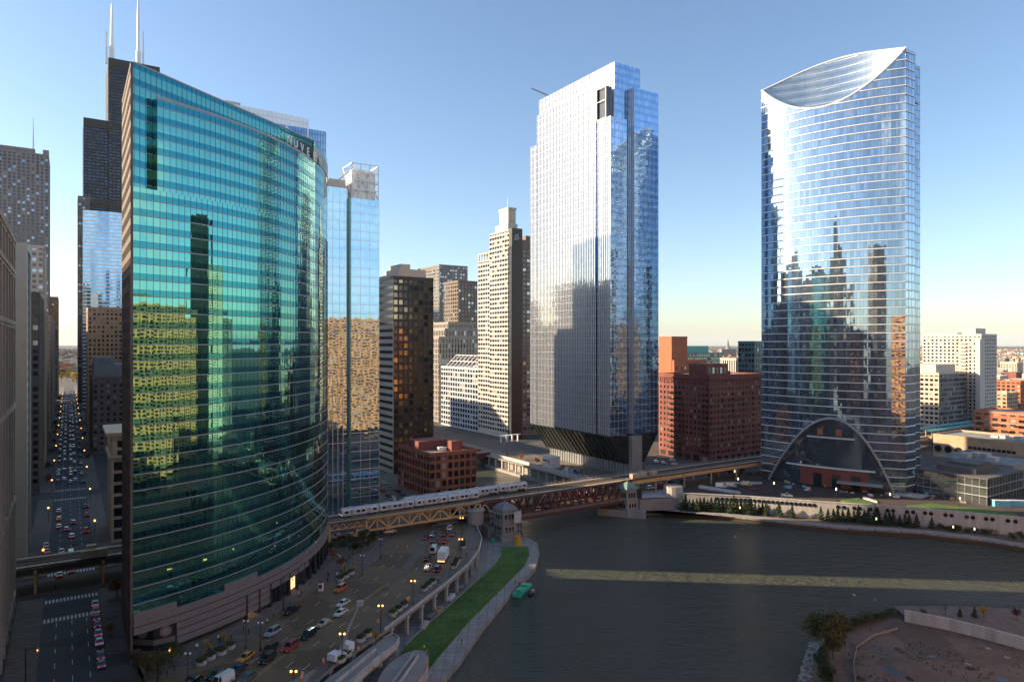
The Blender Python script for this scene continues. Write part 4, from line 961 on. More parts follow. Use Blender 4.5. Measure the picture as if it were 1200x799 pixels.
block('slim_brown_tower', 'slender dark reddish tower beside the blue striped curved tower', 'skyscraper', 1000, 1060, 9.5, 22, 255, M['stone_brown'], fh=4, bay=4, pier=1.6, span=1.6, equip=1)
tg = thing('banded_curved_tower', 'curved blue tower with white floor stripes in front of the black stepped skyscraper', 'skyscraper', G(890, 36, 0))
PB = rp_arc(G(880, 13), G(882, 62), 5, 14); mb = MB(); skin(mb, PB, 0, 219); skin(mb, [G(930, 13), G(880, 13)], 0, 219); skin(mb, [G(882, 62), G(930, 62), G(930, 13)], 0, 219); mb.face([p + UP * 218.8 for p in PB] + [G(930, 62, 218.8), G(930, 13, 218.8)])
mb.build('curtain_wall', glass('banded blue glass', (.25, .45, .68), None, bay=2, fh=4, sp=0, wob=.012, nz=.02, metal=.9, rough=.04, var=.3), tg)
for j in range(1, 55):
    mb = MB(); band(mb, PB, j * 4 - .55, j * 4 + .55, .2); mb.build('floor_band', M['white_alu'], tg)
block('brown_neighbour', 'brown stone block standing between the curved blue tower and the green glass tower', 'office building', 620, 690, 50, 90, 118, M['stone_brown'], fh=3.9, bay=3.4, pier=1.6, span=1.7)
# the black stepped skyscraper
tq = thing('black_stepped_skyscraper', 'giant black stepped skyscraper with two white roof antennas far behind the green tower', 'skyscraper', G(1070, 60, 0))
mb = MB(); ww_ = []; sp_ = MB()
for w0, w1, s0, z1 in ((16, 43.5, 1042, 366), (43.5, 104, 1040, 449)):
    mb.boxg(s0 + .5, 1110, w0 + .5, w1 - .02, 0, z1)
    relief(mb, ww_, G(s0, w0), W, -S, w1 - w0, 0, z1, 4.1, 4.6, 1.1, 2.0, .5); relief(mb, ww_, G(1110, w0), -S, -W, 70, 0, z1, 4.1, 4.6, 1.1, 2.0, .5)
mb.build('wall', M['willis'], tq)
put_windows(tq, ww_, 0, (4, 4, 0, 0), panes=[mat('navy black glass', (.025, .035, .055), .15, var=0, spec=.6), mat('smoky glass', (.07, .10, .15), .15, metal=.6, var=0), PANES[2], PANES[3]])
for z0, z1, ws in ((250, 260, ((1042, 16, 43.4), (1040, 43.6, 104))), (355, 364, ((1042, 16, 43.4), (1040, 43.6, 104))), (436, 448, ((1040, 43.6, 104),))):
    for s0, w0, w1 in ws:
        mb = MB(); mb.boxg(s0 - .4, s0 - .03, w0, w1, z0, z1); mb.build('louvre_band', M['bronze_dark'], tq)
for px, h in ((131, 0), (162, 0)):
    k = (px - 600) / 800; s = 1065; w = (k * .8387 * s + .5446 * s) / (.8387 - k * .5446); p = G(s, w, 449); H = (403 - (5 if px == 131 else -4)) * p.y / 800 + 73 - 449
    mb = MB(); mb.tube([p, p + UP * 25, p + UP * 25.1, p + UP * (H * .75), p + UP * H], [3.4, 3.2, 2.2, 1.7, .9], 8); an = mb.build('antenna', M['white_alu'], tq)
    mb = MB(); sd = -6 if px == 131 else 6; q = p + W * sd; mb.tube([q, q + UP * 40, q + UP * H * .55], [1.5, 1.2, .5], 6); mb.beam(q + UP * 22, p + UP * 22, .8, .8); mb.build('side_mast', M['white_alu'], an)

# ------------------------------------------------------------------ right edge: towers, lofts, station
tr = block('white_apartment_tower', 'sunlit white apartment tower with stacked balconies at the right edge', 'apartment building', 260, 306, 628, 656, 80, M['white_stone'], fh=3, bay=3.2, pier=1.5, span=1.3, indiv=100, weights=(5, 3, 2, 1), zvis=35, equip=0)
mb = MB(); mb.boxg(266, 276, 632, 650, 80, 86); mb.boxg(258.6, 262, 622, 630, 0, 77); mb.boxg(280, 304, 632, 650, 80, 82.5); mb.build('penthouse', M['white_stone'], tr)
for j in range(24):
    mb = MB(); mb.boxg(271, 276, 626.4, 628.2, 4 + j * 3, 4.2 + j * 3); mb.boxg(271, 276, 626.3, 626.4, 4.2 + j * 3, 5.2 + j * 3); mb.build('balcony', M['white_stone'], tr)
tz = block('beige_office_block', 'beige office block with a mirrored side and flat penthouse below the white apartment tower', 'office building', 269, 305, 577, 622, 49, M['beige_panel'], fh=3.8, bay=3.6, pier=1.0, span=1.8, faces='E', indiv=60, equip=0, zvis=16)
mb = MB(); wz = []; relief(mb, wz, G(268.7, 577), W, -S, 45, 0, 49, 3.8, 2.6, .2, 1.3, .25); mb.build('north_wall', M['stone_grey'], tz); put_windows(tz, wz, 40, (1, 4, 4, 1), zvis=16)
mb = MB(); mb.boxg(273, 300, 581, 613, 49, 56.5); mb.build('penthouse', M['white_stone'], tz)
tor = block('orange_brick_loft', 'orange brick loft building with black balconies at the right picture edge', 'apartment building', 170, 235, 556, 590, 24, M['brick_orange'], fh=4.2, bay=5.2, pier=2.0, span=2.0, indiv=100, weights=(4, 3, 2, 2), equip=3)
for k in range(11):
    for j in range(3):
        if (k + j) % 2 == 0 and k < 10:
            mb = MB(); z = 6.5 + j * 4.4; s = 232 - k * 5.2; mb.boxg(s - 3.5, s, 554.3, 556, z, z + .2); mb.boxg(s - 3.5, s, 554.2, 554.3, z + .2, z + 1.2); mb.build('balcony', M['black_steel'], tor)
mb = MB()
for z in (8.1, 16.5, 23.4): mb.boxg(169.6, 235.3, 555.6, 555.9, z, z + .5)
mb.build('stone_course', M['limestone'], tor)
tn = block('tan_depot', 'long low tan brick depot with an arched left end under the orange loft', 'building', 168, 222, 469, 505, 14, M['brick_tan'], faces='', equip=3)
mb = MB()
for k in range(10): mb.boxg(176 + k * 2.6, 178 + k * 2.6, 468.7, 469.15, 8, 9.6)
mb.build('high_window', M['dglass'], tn)
for s in (207, 213, 219):
    mb = MB(); c = G(s, 468.9, 6); mb.tube([c, c - W * .15], 2.2, 16); mb.build('arched_window', M['dglass'], tn)
block('concrete_shed', 'bare grey concrete building stripped for works right of the sliced tower', 'building', 152, 190, 402, 440, 10, M['concrete'], faces='', equip=5)
t_ = [o for o in bpy.data.objects if o.name == 'concrete_shed'][0]
for k in range(5):
    mb = MB(); mb.boxg(155 + k * 7, 158.5 + k * 7, 401.8, 402.05, 1 + (k % 2) * 4, 4 + (k % 2) * 4); mb.build('opening', M['dglass'], t_)
mb = MB(); mb.boxg(151.7, 190.3, 401.7, 440.3, 6.2, 6.6); mb.build('slab_edge', M['brick_tan'], t_)
tp = thing('glass_podium', 'low glazed podium joined to the right foot of the sliced tower', 'building', G(158, 365, 0))
mb = MB(); skin(mb, [G(171, 346), G(141, 346), G(141, 384)], 0, 12); mb.build('glazing', glass('podium glass', (.22, .25, .26), None, bay=3, fh=4, sp=.1, wob=.03, nz=.03, metal=.8, rough=.06), tp)
mb = MB(); mb.boxg(140.5, 171, 345.5, 384, 12, 12.6); mb.boxg(148, 165, 352, 376, 12.6, 15); mb.boxg(150, 163, 358, 372, 15, 16.4); mb.build('roof', M['roof_dark'], tp)
mb = MB()
for z in (4.2, 8.2): band(mb, [G(171, 346), G(141, 346), G(141, 384)], z, z + .35, .25)
fins(mb, [G(171, 346), G(141, 346), G(141, 384)], 3, 0, 12, .12, .15); mb.build('mullion', M['steel'], tp)
for k, (s, w) in enumerate(((244.5, 506), (255.5, 500))):
    t = thing('station_canopy', ['teal roofed train platform canopy nearer the tan depot', 'teal roofed train platform canopy nearer the beige office block'][k], 'canopy', G(s, w, 6), 'elevated station canopies')
    mb = MB(); mb.face([G(s - 3, w, 11.6), G(s - 3, w + 95, 11.6), G(s, w + 95, 12.6), G(s, w, 12.6)]); mb.face([G(s, w, 12.6), G(s, w + 95, 12.6), G(s + 3, w + 95, 11.6), G(s + 3, w, 11.6)]); mb.build('roof', M['teal_paint'], t)
    mb = MB()
    for q in range(12): mb.boxg(s - .2, s + .2, w + q * 8.5, w + .4 + q * 8.5, 8, 12.4)
    mb.boxg(s - 4, s + 4, w, w + 95, 6.8, 8); mb.build('platform', M['ltan_steel'], t)
tc = thing('portable_hut', 'round pale hut in the parking area right of the concrete building', 'hut', U(1163, 583, 0)); mb = MB(); mb.cyl(tc.location, 6, 5.6, 16); mb.build('wall', M['beige_panel'], tc)
mb = MB(); mb.cyl(tc.location + UP * 5.6, 6.3, .3, 16); mb.build('roof', M['concrete'], tc)
mb = MB(); mb.boxc(tc.location + Vector((-1.2, -6, 0)), 2.4, .5, 3.4); mb.build('door', M['dglass'], tc)
for k, px in enumerate((1173, 1191)):
    t = thing('site_container', ['light blue site container nearer the round hut', 'light blue site container nearer the right picture edge'][k], 'container', U(px, 593, .5), 'blue site containers', rz=-.12)
    mb = MB(); mb.boxc(t.location, 6.6, 2.6, 2.7); [mb.boxc(t.location + Vector((-3.1 + i * .48, -1.33, .1)), .14, .06, 2.5) for i in range(14)]; mb.build('body', M['blue_paint'], t)
    mb = MB(); mb.boxc(t.location + UP * 2.7, 6.7, 2.7, .12); mb.build('roof', M['white_alu'], t)

# ------------------------------------------------------------------ unseen buildings round the camera: mirrored ones, downtown ones sized for shade
def plain(name, label, s0, s1, w0, w1, h, m, faces, bay=4.5, fh=4, pier=1.6, span=1.7, weights=(4, 3, 1, 1)):
    return block(name, label, 'office building', s0, s1, w0, w1, h, m, fh=fh, bay=bay, pier=pier, span=span, faces=faces, equip=1, weights=weights)
plain('sand_riverside_slab', 'sunlit sand coloured slab block mirrored in the left part of the green glass tower', -75, 0, 130, 320, 94, M['sand_slab'], 'SEW', bay=5.5, fh=4.2, pier=1.6, span=1.6, weights=(5, 2, 0, 1))
plain('dark_riverside_tower', 'dark green tower mirrored between sand slab and cream tower in the green glass', -30, 10, 335, 375, 165, mat('dark green cladding', (.012, .018, .014), .6, var=.2), 'SEW', bay=3.5, weights=(6, 2, 0, 0))  # cladding taken near black so the mirrored tower reads as unlit
plain('cream_riverside_tower', 'cream stepped tower mirrored in the middle of the green glass front', -30, 22, 395, 450, 134, mat('pale cream stone', (.78, .70, .55), .75, var=.1, scale=.2), 'SEW', bay=3.4, pier=1.3, span=1.5)
plain('grey_riverside_tower', 'grey tower mirrored right of the cream tower in the green glass front', 0, 40, 470, 505, 96, M['stone_grey'], 'SEW')
E_ = [(176, 233, -120, -62, 125), (176, 233, -205, -140, 95), (176, 233, -330, -222, 150), (272, 390, -118, -60, 89.5), (272, 390, -205, -134, 113), (272, 390, -330, -222, 130),
      (404, 520, -120, -74, 119), (404, 520, -215, -136, 120), (176, 233, -470, -350, 170), (272, 390, -470, -350, 165), (404, 520, -330, -230, 170)]  # out of view; heights set to shade the river around its sun strip
for k, (s0, s1, w0, w1, h) in enumerate(E_):
    plain('downtown_office_tower', 'masonry office tower of the downtown blocks left of the picture edge', s0, s1, w0, w1, h, [M['stone_grey'], M['limestone'], M['stone_brown'], M['beige_panel']][k % 4], 'NW', bay=6, fh=4.2)['group'] = 'downtown towers left of the picture'

plain('riverside_mart', 'huge low stone riverside block mirrored at the foot of the sliced tower', 2, 92, -260, -38, 88, M['stone_brown'], 'SW', bay=6)
plain('hotel_tower', 'brown brick hotel tower mirrored right of centre in the sliced tower', -60, -9, -22, 22, 168, M['stone_brown'], 'SEW', bay=4)
plain('grey_bank_tower', 'grey tower mirrored low in the middle of the sliced tower', 40, 90, -330, -270, 165, M['stone_grey'], 'SW', bay=5)
plain('glass_bank_tower', 'dark tower mirrored beside the grey one in the sliced tower', 30, 80, -480, -440, 190, M['bronze_dark'], 'SW', bay=5)
plain('dark_slab_tower', 'black slab tower mirrored in the right half of the sliced tower', 20, 60, -420, -380, 215, M['bronze_dark'], 'SW', bay=5)
plain('slender_spire_tower', 'slender grey tower mirrored as a dark spike in the sliced tower', 60, 84, -520, -496, 265, M['stone_grey'], 'SW', bay=5)
plain('tan_slab_tower', 'tan tower mirrored low in the right edge of the sliced tower', -20, 0, -330, -285, 150, M['brick_tan'], 'SW', bay=5)
plain('brown_slab_tower', 'brown tower mirrored between black slab and slender tower in the sliced tower', 88, 120, -640, -590, 210, M['stone_brown'], 'SW', bay=5)
# ------------------------------------------------------------------ city out to the horizon
far_m = [M['brick_red'], M['brick_tan'], M['stone_grey'], M['white_stone'], M['brick_orange'], M['roofing'], M['roof_dark']]
mb = MB(); tm = MB()
for k in range(5200):
    px = R.choice([R.uniform(760, 900), R.uniform(1075, 1215), R.uniform(1075, 1215), R.uniform(55, 100), R.uniform(100, 1300)])
    y = 700 * (9500 / 700) ** R.random(); X = (px - 600) / 800 * y
    if px < 700 and y < 1700: continue
    s, w = sw(Vector((X, y, 0)))
    if px < 120 and -14 < w < 14: continue
    w = round(w / 60) * 60 + R.uniform(-20, 20)
    a, b, h = R.uniform(8, 28), R.uniform(8, 30), R.choice([6, 8, 8, 11, 14, R.uniform(8, 28)]) * (.6 if y > 2500 else 1)
    m = R.choice([0, 1, 2, 3, 4, 5]); mb.boxg(s, s + a, w, w + b, 0, h, m); mb.boxg(s + .5, s + a - .5, w + .5, w + b - .5, h - .1, h + .15, R.choice([5, 5, 6, 3]))
o = mb.build('distant_city', far_m); tag(o, 'carpet of low far-off city blocks reaching the hazy horizon', 'distant city', kind='stuff')
for k in range(5200):
    px = R.choice([R.uniform(760, 900), R.uniform(1075, 1215), R.uniform(55, 100)]); y = 620 * (8000 / 620) ** R.random()
    c = Vector(((px - 600) / 800 * y, y, R.uniform(2, 7))); r = R.uniform(2.5, 6); g = R.random() * 6.28
    if px < 100 and y < 1500: continue
    for q in range(2):
        a = Vector((math.cos(g + q * 1.6), math.sin(g + q * 1.6), R.uniform(-.2, .2))) * r; u = Vector((R.uniform(-.4, .4), R.uniform(-.4, .4), .8)) * r
        tm.face([c - a * .8 - u * .5, c + a - u * .4, c + a * .7 + u, c - a * .6 + u * .8], R.choice([0, 0, 0, 1, 2]))
leaf_far = [mat('far foliage green', (.05, .065, .02), .9, var=.3, scale=.2), mat('far foliage rust', (.14, .07, .02), .9, var=.3, scale=.2), mat('far foliage yellow', (.26, .17, .03), .9, var=.3, scale=.2)]
tag(tm.build('distant_trees', leaf_far), 'autumn tree canopy scattered between the far-off city blocks', 'distant trees', kind='stuff')
mid = [(1180, 640, 26, 'brick_tan', 'tan mid-rise far right behind the orange loft'), (1196, 700, 34, 'brick_orange', 'orange brick mid-rise at the far right edge'), (1172, 900, 30, 'white_stone', 'pale mid-rise right of the white apartment tower'), (1186, 820, 18, 'brick_red', 'dark brick low-rise right of the white apartment tower'),
       (843, 1000, 20, 'brick_orange', 'orange low-rise seen over the brick warehouse roof'), (860, 900, 24, 'beige_panel', 'beige low-rise above the striped low block'), (872, 1500, 24, 'white_stone', 'white far block above the striped low block'), (825, 1300, 22, 'brick_tan', 'tan far block above the green glazed block'),
       (1192, 1200, 40, 'beige_panel', 'beige far tower near the right horizon'), (1178, 1700, 36, 'stone_grey', 'grey far tower near the right horizon')]
for px, y, h, m, lb in mid:
    s, w = sw(Vector(((px - 600) / 800 * y, y, 0)))
    block('mid_rise_building', lb, 'building', s, s + 26, w, w + 24, h, M[m], fh=3.6, bay=4, pier=1.6, span=1.6, equip=1, weights=(4, 3, 1, 1))['group'] = 'mid-rises towards the horizon'
p = Vector((253 / 800 * 4200, 4200, 0)); mb = MB(); mb.boxc(p, 90, 40, 42); mb.tube([p + UP * 42, p + UP * 60, p + UP * 110], [16, 9, .5], 8)
tag(mb.build('distant_church', M['stone_grey']), 'hazy domed building with a spire on the horizon over the brick warehouse', 'church')
t = thing('water_tank', 'small blue water tank on stilts on the far right skyline', 'water tank', U(1193.5, 418, 12)); t.location.z = 0
mb = MB(); mb.cyl(t.location + UP * 26, 5, 7, 12); mb.cyl(t.location + UP * 33, 5, 3, 12, 0, .4); mb.build('tank', M['blue_paint'], t); mb = MB()
for a in range(4): v = Vector((math.cos(a * 1.57), math.sin(a * 1.57), 0)) * 4; mb.beam(t.location + v, t.location + v + UP * 26, .6, .6)
mb.build('stilt', M['steel'], t)
# ------------------------------------------------------------------ elevated railway: bridge, trestles, trains
RZ = 8.1
def truss(mb, w0, w1, s, zb, zt, n, cw=.55, ends=True):
    mb.beam(G(s, w0, zb), G(s, w1, zb), cw, cw); mb.beam(G(s, w0, zt), G(s, w1, zt), cw, cw)
    d = (w1 - w0) / n
    for k in range(n + 1):
        w = w0 + k * d; mb.beam(G(s, w, zb), G(s, w, zt), cw * .75, cw * .75)
        if k < n:
            if k < n / 2: mb.beam(G(s + .05, w, zt), G(s + .05, w + d, zb), cw * .8, cw * .7)
            else: mb.beam(G(s + .05, w, zb), G(s + .05, w + d, zt), cw * .8, cw * .7)
tb_ = thing('bascule_bridge', 'dark red double-deck steel truss bridge carrying trains over the river', 'bridge', G(249, 186, 0))
for s in (243, 255):
    mb = MB(); truss(mb, 152, 186, s, 0, RZ - .5, 8, .85); truss(mb, 186.4, 220, s, 0, RZ - .5, 8, .85); mb.build('truss', M['maroon'], tb_)
    for w0, w1 in ((144, 152.4), (219.6, 226)):
        mb = MB(); mb.boxg(s - .35, s + .35, w0, w1, 3.2, RZ + .2); mb.boxg(s - .5, s + .5, w0, w1, 2.9, 3.2); mb.build('tail_girder', M['maroon'], tb_)
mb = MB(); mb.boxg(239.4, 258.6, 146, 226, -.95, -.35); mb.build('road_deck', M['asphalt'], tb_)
mb = MB()
for k in range(41): mb.boxg(239.6, 258.4, 146 + k * 2, 146.3 + k * 2, -1.7, -.95)
for s in (243, 255): mb.boxg(s - .4, s + .4, 146, 226, -2.2, -.95)
mb.boxg(239.0, 239.4, 146, 226, -1.2, -.1); mb.build('floor_beam', M['maroon'], tb_)
for s in (239.3, 258.7):
    mb = MB()
    for z in (.2, .6, 1.0): mb.boxg(s - .04, s + .04, 146, 226, z, z + .07)
    for k in range(41): mb.boxg(s - .05, s + .05, 146 + k * 2, 146.1 + k * 2, -.3, 1.07)
    mb.build('railing', M['ltan_steel'], tb_)
mb = MB()
for k in range(21): mb.boxg(243, 255, 146 + k * 4, 146.4 + k * 4, RZ - 1.3, RZ - .7)
mb.boxg(242.4, 255.6, 144, 226, RZ - .7, RZ - .35); mb.build('track_deck', M['track'], tb_)
def rails(w0, w1, parent):
    mb = MB()
    for s in (246.2, 247.7, 250.4, 251.9): mb.boxg(s - .05, s + .05, w0, w1, RZ + .12, RZ + .28)
    mb.build('rail', M['rail'], parent); mb = MB()
    n = int((w1 - w0) / .9)
    for k in range(n):
        for s in (245.6, 249.8): mb.boxg(s, s + 2.7, w0 + k * .9, w0 + .35 + k * .9, RZ - .05, RZ + .11)
    mb.build('sleeper', M['track'], parent); mb = MB()
    for s in (243.2, 254.8):
        mb.boxg(s - .03, s + .03, w0, w1, RZ + 1.0, RZ + 1.08); mb.boxg(s - .03, s + .03, w0, w1, RZ + .5, RZ + .56)
        for k in range(int((w1 - w0) / 2.4)): mb.boxg(s - .04, s + .04, w0 + k * 2.4, w0 + .08 + k * 2.4, RZ - .3, RZ + 1.05)
    mb.boxg(243.3, 244.9, w0, w1, RZ - .06, RZ + .02); mb.boxg(253, 254.7, w0, w1, RZ - .06, RZ + .02); mb.build('walkway', M['ltan_steel'], parent)
rails(144, 226, tb_)
def bent(parent, w, m, z=RZ - 1.0, s0=243, s1=255):
    mb = MB()
    for s in (s0, s1): mb.boxg(s - .35, s + .35, w - .35, w + .35, 0, z)
    mb.boxg(s0 - .5, s1 + .5, w - .4, w + .4, z - .8, z); mb.build('bent', m, parent)
tr1 = thing('tan_truss_trestle', 'tan painted steel truss span carrying the elevated tracks over the riverside road', 'trestle', G(249, 118, 0))
for s in (243, 255):
    mb = MB(); mb.beam(G(s, 93, RZ - .5), G(s, 142, RZ - .5), .7, .7); mb.beam(G(s, 93, RZ - 4.6), G(s, 137, RZ - 4.6), .7, .7); n = 10
    for k in range(n + 1):
        w = 93 + k * 4.4; mb.beam(G(s, w, RZ - 4.6), G(s, w, RZ - .5), .45, .45)
        if k < n: mb.beam(G(s, w, RZ - 4.6 if k % 2 == 0 else RZ - .5), G(s, w + 4.4, RZ - .5 if k % 2 == 0 else RZ - 4.6), .5, .5)
    mb.beam(G(s, 137, RZ - 4.6), G(s, 141, RZ - .6), .6, .6); mb.build('truss', M['tan_steel'], tr1)
mb = MB(); mb.boxg(242.5, 255.5, 60, 144, RZ - .65, RZ - .35); [mb.boxg(243, 255, 60 + k * 4.4, 60.4 + k * 4.4, RZ - 1.4, RZ - .7) for k in range(19)]; mb.build('track_deck', M['track'], tr1)
rails(0, 144, tr1)
for w in (93, 142): bent(tr1, w, M['tan_steel'], RZ - .9)
mb = MB(); ar = [G(242.6, 141.5 - 5.5 * math.cos(k * .196) * 0 + k * .32, 3 + 3.6 * math.sin(k * .196)) for k in range(17)]; mb.tube(ar, .3, 6); mb.build('arch_brace', M['tan_steel'], tr1)
for s in (243, 255):
    mb = MB(); truss(mb, 60, 93, s, RZ - 2.6, RZ - .6, 12, .35); mb.build('approach_truss', M['tan_steel'], tr1)
for w in (64, 79): bent(tr1, w, M['tan_steel'])
tr2 = thing('canyon_trestle', 'rusty elevated railway trestle crossing the shaded street canyon', 'trestle', G(249, 0, 0))
mb = MB(); mb.boxg(242.5, 255.5, -60, 60, RZ - .65, RZ - .35); [mb.boxg(243, 255, -60 + k * 5, -59.6 + k * 5, RZ - 1.7, RZ - .7) for k in range(24)]; mb.build('track_deck', M['track'], tr2)
for s in (243, 255):
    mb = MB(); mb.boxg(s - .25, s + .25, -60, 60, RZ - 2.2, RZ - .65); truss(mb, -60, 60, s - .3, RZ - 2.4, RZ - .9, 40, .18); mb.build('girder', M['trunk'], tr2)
rails(-60, 0, tr2)
for w in (-8.2, 8.8): bent(tr2, w, M['tan_steel'])
mb = MB(); mb.boxg(242.2, 244, 3, 10, RZ + .3, RZ + 2.6); mb.boxg(244, 246, 4.5, 7, RZ + 1.2, RZ + 3.6); mb.build('signal_house', M['ltan_steel'], tr2)
tr3 = thing('west_trestle', 'tan steel trestle carrying the empty tracks west of the bridge', 'trestle', G(249, 280, 0))
mb = MB(); mb.boxg(242.5, 255.5, 226, 600, RZ - .65, RZ - .35); [mb.boxg(243, 255, 228 + k * 6, 228.5 + k * 6, RZ - 1.7, RZ - .7) for k in range(30)]; mb.build('track_deck', M['track'], tr3)
for s in (243, 255):
    mb = MB(); mb.boxg(s - .3, s + .3, 226, 600, RZ - 2.4, RZ - .65); mb.build('girder', M['tan_steel'], tr3)
rails(226, 600, tr3)
for w in (227, 242, 262, 282, 302, 322): bent(tr3, w, M['ltan_steel'])
for w0, w1, s in ((227, 232, 244.5), (234, 238, 246), (240, 243, 244.4)):
    mb = MB(); mb.boxg(s - 1.2, s + 1.2, w0, w1, RZ + .2, RZ + 2.4); mb.build('signal_house', M['ltan_steel'], tr3)
# trains
def train(label, w0, s, first):
    t = thing('elevated_train', label, 'train', G(s, w0, RZ + .3), 'silver elevated trains')
    for k in range(4):
        a = w0 + k * 14.75; L = 14.3
        mb = MB(); prof = [(-1.42, .9), (-1.5, 1.6), (-1.5, 2.95), (-1.3, 3.35), (-.7, 3.6), (.7, 3.6), (1.3, 3.35), (1.5, 2.95), (1.5, 1.6), (1.42, .9)]
        A = [G(s + x, a, RZ + .3 + z) for x, z in prof]; B = [G(s + x, a + L, RZ + .3 + z) for x, z in prof]
        for i in range(len(prof)):
            j = (i + 1) % len(prof); mb.face([A[i], A[j], B[j], B[i]], 1 if 3 <= i <= 5 else 0)
        mb.face(A[::-1]); mb.face(B); c = mb.build('train_car', [M['train'], M['train_roof']], t)
        for i in range(6):       # side windows, near and far side
            mb = MB(); x = a + 1.1 + i * 2.15
            if i in (2, 5): x += .2
            for sd in (-1, 1): mb.box(G(s + sd * 1.505 - (.03 if sd < 0 else 0), x, RZ + 2.05), W * 1.45, S * .03, UP * .85)
            mb.build('window', M['dglass'], c)
        for i in (0, 1):
            mb = MB(); x = a + 3.6 + i * 6.2
            for sd in (-1, 1): mb.box(G(s + sd * 1.52 - (.03 if sd < 0 else 0), x, RZ + 1.3), W * 1.1, S * .03, UP * 2.0)
            mb.build('door', M['rim'], c)
        mb = MB(); mb.boxg(s - 1.2, s + 1.2, a + 1, a + 3.6, RZ + .3, RZ + 1.2); mb.boxg(s - 1.2, s + 1.2, a + L - 3.6, a + L - 1, RZ + .3, RZ + 1.2); mb.build('bogie', M['tyre'], c)
        mb = MB(); mb.boxg(s - .6, s + .6, a + 3, a + 5, RZ + 3.9, RZ + 4.15); mb.boxg(s - .6, s + .6, a + 9, a + 11, RZ + 3.9, RZ + 4.15); mb.build('roof_unit', M['train_roof'], c)
    mb = MB()
    for x in (-.7, .7): mb.box(G(s + x - .35, w0 - .03, RZ + 2.1), S * .7, W * .03, UP * 1.0)
    mb.build('windscreen', M['dglass'], t)
    mb = MB(); [mb.box(G(s + x - .15, w0 - .05, RZ + 1.5), S * .3, W * .05, UP * .2) for x in (-1, 1)]; mb.build('headlight', M['head_light'], t)
train('silver elevated train on the near track, ending above the tan truss', 84.6, 247.0, 1)
train('silver elevated train on the far track, reaching out onto the bridge', 111.6, 251.2, 2)
# bridge houses
def bridge_house(label, p, rz, wrapped):
    t = thing('bridge_house', label, 'bridge house', p, 'bridge houses'); c = Vector(p); ln = M['limestone']
    mb = MB(); mb.boxc(c - UP * 2, 9, 9, 4.5, 0, rz); mb.boxc(c + UP * 2.5, 7, 7, 4.2, 0, rz); mb.boxc(c + UP * 6.7, 7.6, 7.6, .6, 0, rz); mb.boxc(c + UP * 7.3, 6, 6, 4.4, 0, rz); mb.boxc(c + UP * 11.7, 6.8, 6.8, .5, 0, rz); mb.build('wall', ln, t)
    mb = MB()
    e = Vector((math.cos(rz), math.sin(rz), 0)); f = Vector((-e.y, e.x, 0)); b = [c + UP * 12.2 + e * x * 3.9 + f * y * 3.9 for x, y in ((-1, -1), (1, -1), (1, 1), (-1, 1))]; u = [c + UP * 14 + e * x * 2.2 + f * y * 2.2 for x, y in ((-1, -1), (1, -1), (1, 1), (-1, 1))]; tp_ = c + UP * 15.2
    for i in range(4): mb.face([b[i], b[(i + 1) % 4], u[(i + 1) % 4], u[i]]); mb.face([u[i], u[(i + 1) % 4], tp_])
    mb.cyl(tp_ - UP * .3, .15, 2.2, 6); mb.build('roof', M['green_copper'] if not wrapped else M['stone_grey'], t)
    for z, hh in ((3.4, 1.8), (8, 2.3)):
        for v, g in ((e, f), (f, e)):
            for sg in (-1, 1):
                for q in (-1.6, 0, 1.6):
                    mb = MB(); r = 3.52 if z < 5 else 3.02; mb.box(c + v * sg * r + g * (q - .5) + UP * z - v * .04, g * 1.0, v * .08, UP * hh); mb.build('window', PANES[0], t)
    if wrapped:
        mb = MB()
        for v, g in ((e, f), (f, e)):
            for sg in (-1, 1):
                for q in (-3.9, -1.3, 1.3, 3.9): p0 = c + v * sg * 4.6 + g * q - UP * 2; mb.beam(p0, p0 + UP * 13.5, .14, .14)
                for z in (0, 2.2, 4.4, 6.6, 8.8, 11): p0 = c + v * sg * 4.6 - g * 4.2 + UP * z; mb.beam(p0, p0 + g * 8.4, .7, .1)
        mb.build('scaffold', M['steel'], t)
        mb = MB(); mb.box(c + e * 4.75 - f * 2 + UP * 2.5, f * 6.5, e * .05, UP * 8.5); mb.box(c - f * 4.8 + e * 1.2 + UP * 7, e * 3.4, f * .05, UP * 4.5); mb.build('sheeting', M['tarp'], t)
    return t
bridge_house('bridge house wrapped in scaffolding and white sheeting at the near end of the bridge', U(592, 633, -6) + Vector((0, 3, 0)), .576, True)
bridge_house('limestone bridge house with a green copper roof at the far end of the bridge', U(737, 604, -7) + Vector((0, 4, 0)), .576, False)
mb = MB(); mb.prism([p[:2] for p in (U(700, 602, -7), U(757, 607, -7), U(757, 596, -7), U(716, 592, -7))], -9, -4.4); mb.boxg(238, 258, 221, 226, -9, -1.8)
tag(mb.build('bridge_pier', M['limestone']), 'stone bridge pier in the water under the far bridge house', 'pier')
mb = MB(); mb.boxg(238, 258, 143, 151, -9, -1.8); tag(mb.build('bridge_pier', M['limestone']), 'stone bridge pier in the water under the scaffolded bridge house', 'pier')
mb = MB(); c = U(557, 613, 0); mb.cyl(c, 3.4, 5.2, 14); mb.cyl(c + UP * 5.2, 3.9, .6, 14); tag(mb.build('stair_turret', M['limestone']), 'round limestone turret at the road corner by the near bridge end', 'turret')
# Randolph bridge further up the branch
t = thing('far_bridge', 'low dark steel bridge over the river branch behind the brick loft', 'bridge', G(395, 203, 0))
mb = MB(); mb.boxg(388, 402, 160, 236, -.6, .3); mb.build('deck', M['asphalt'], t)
for s in (387.6, 402.4):
    mb = MB(); mb.boxg(s - .3, s + .3, 160, 236, -2.4, 1.3); mb.build('girder', M['maroon'], t)
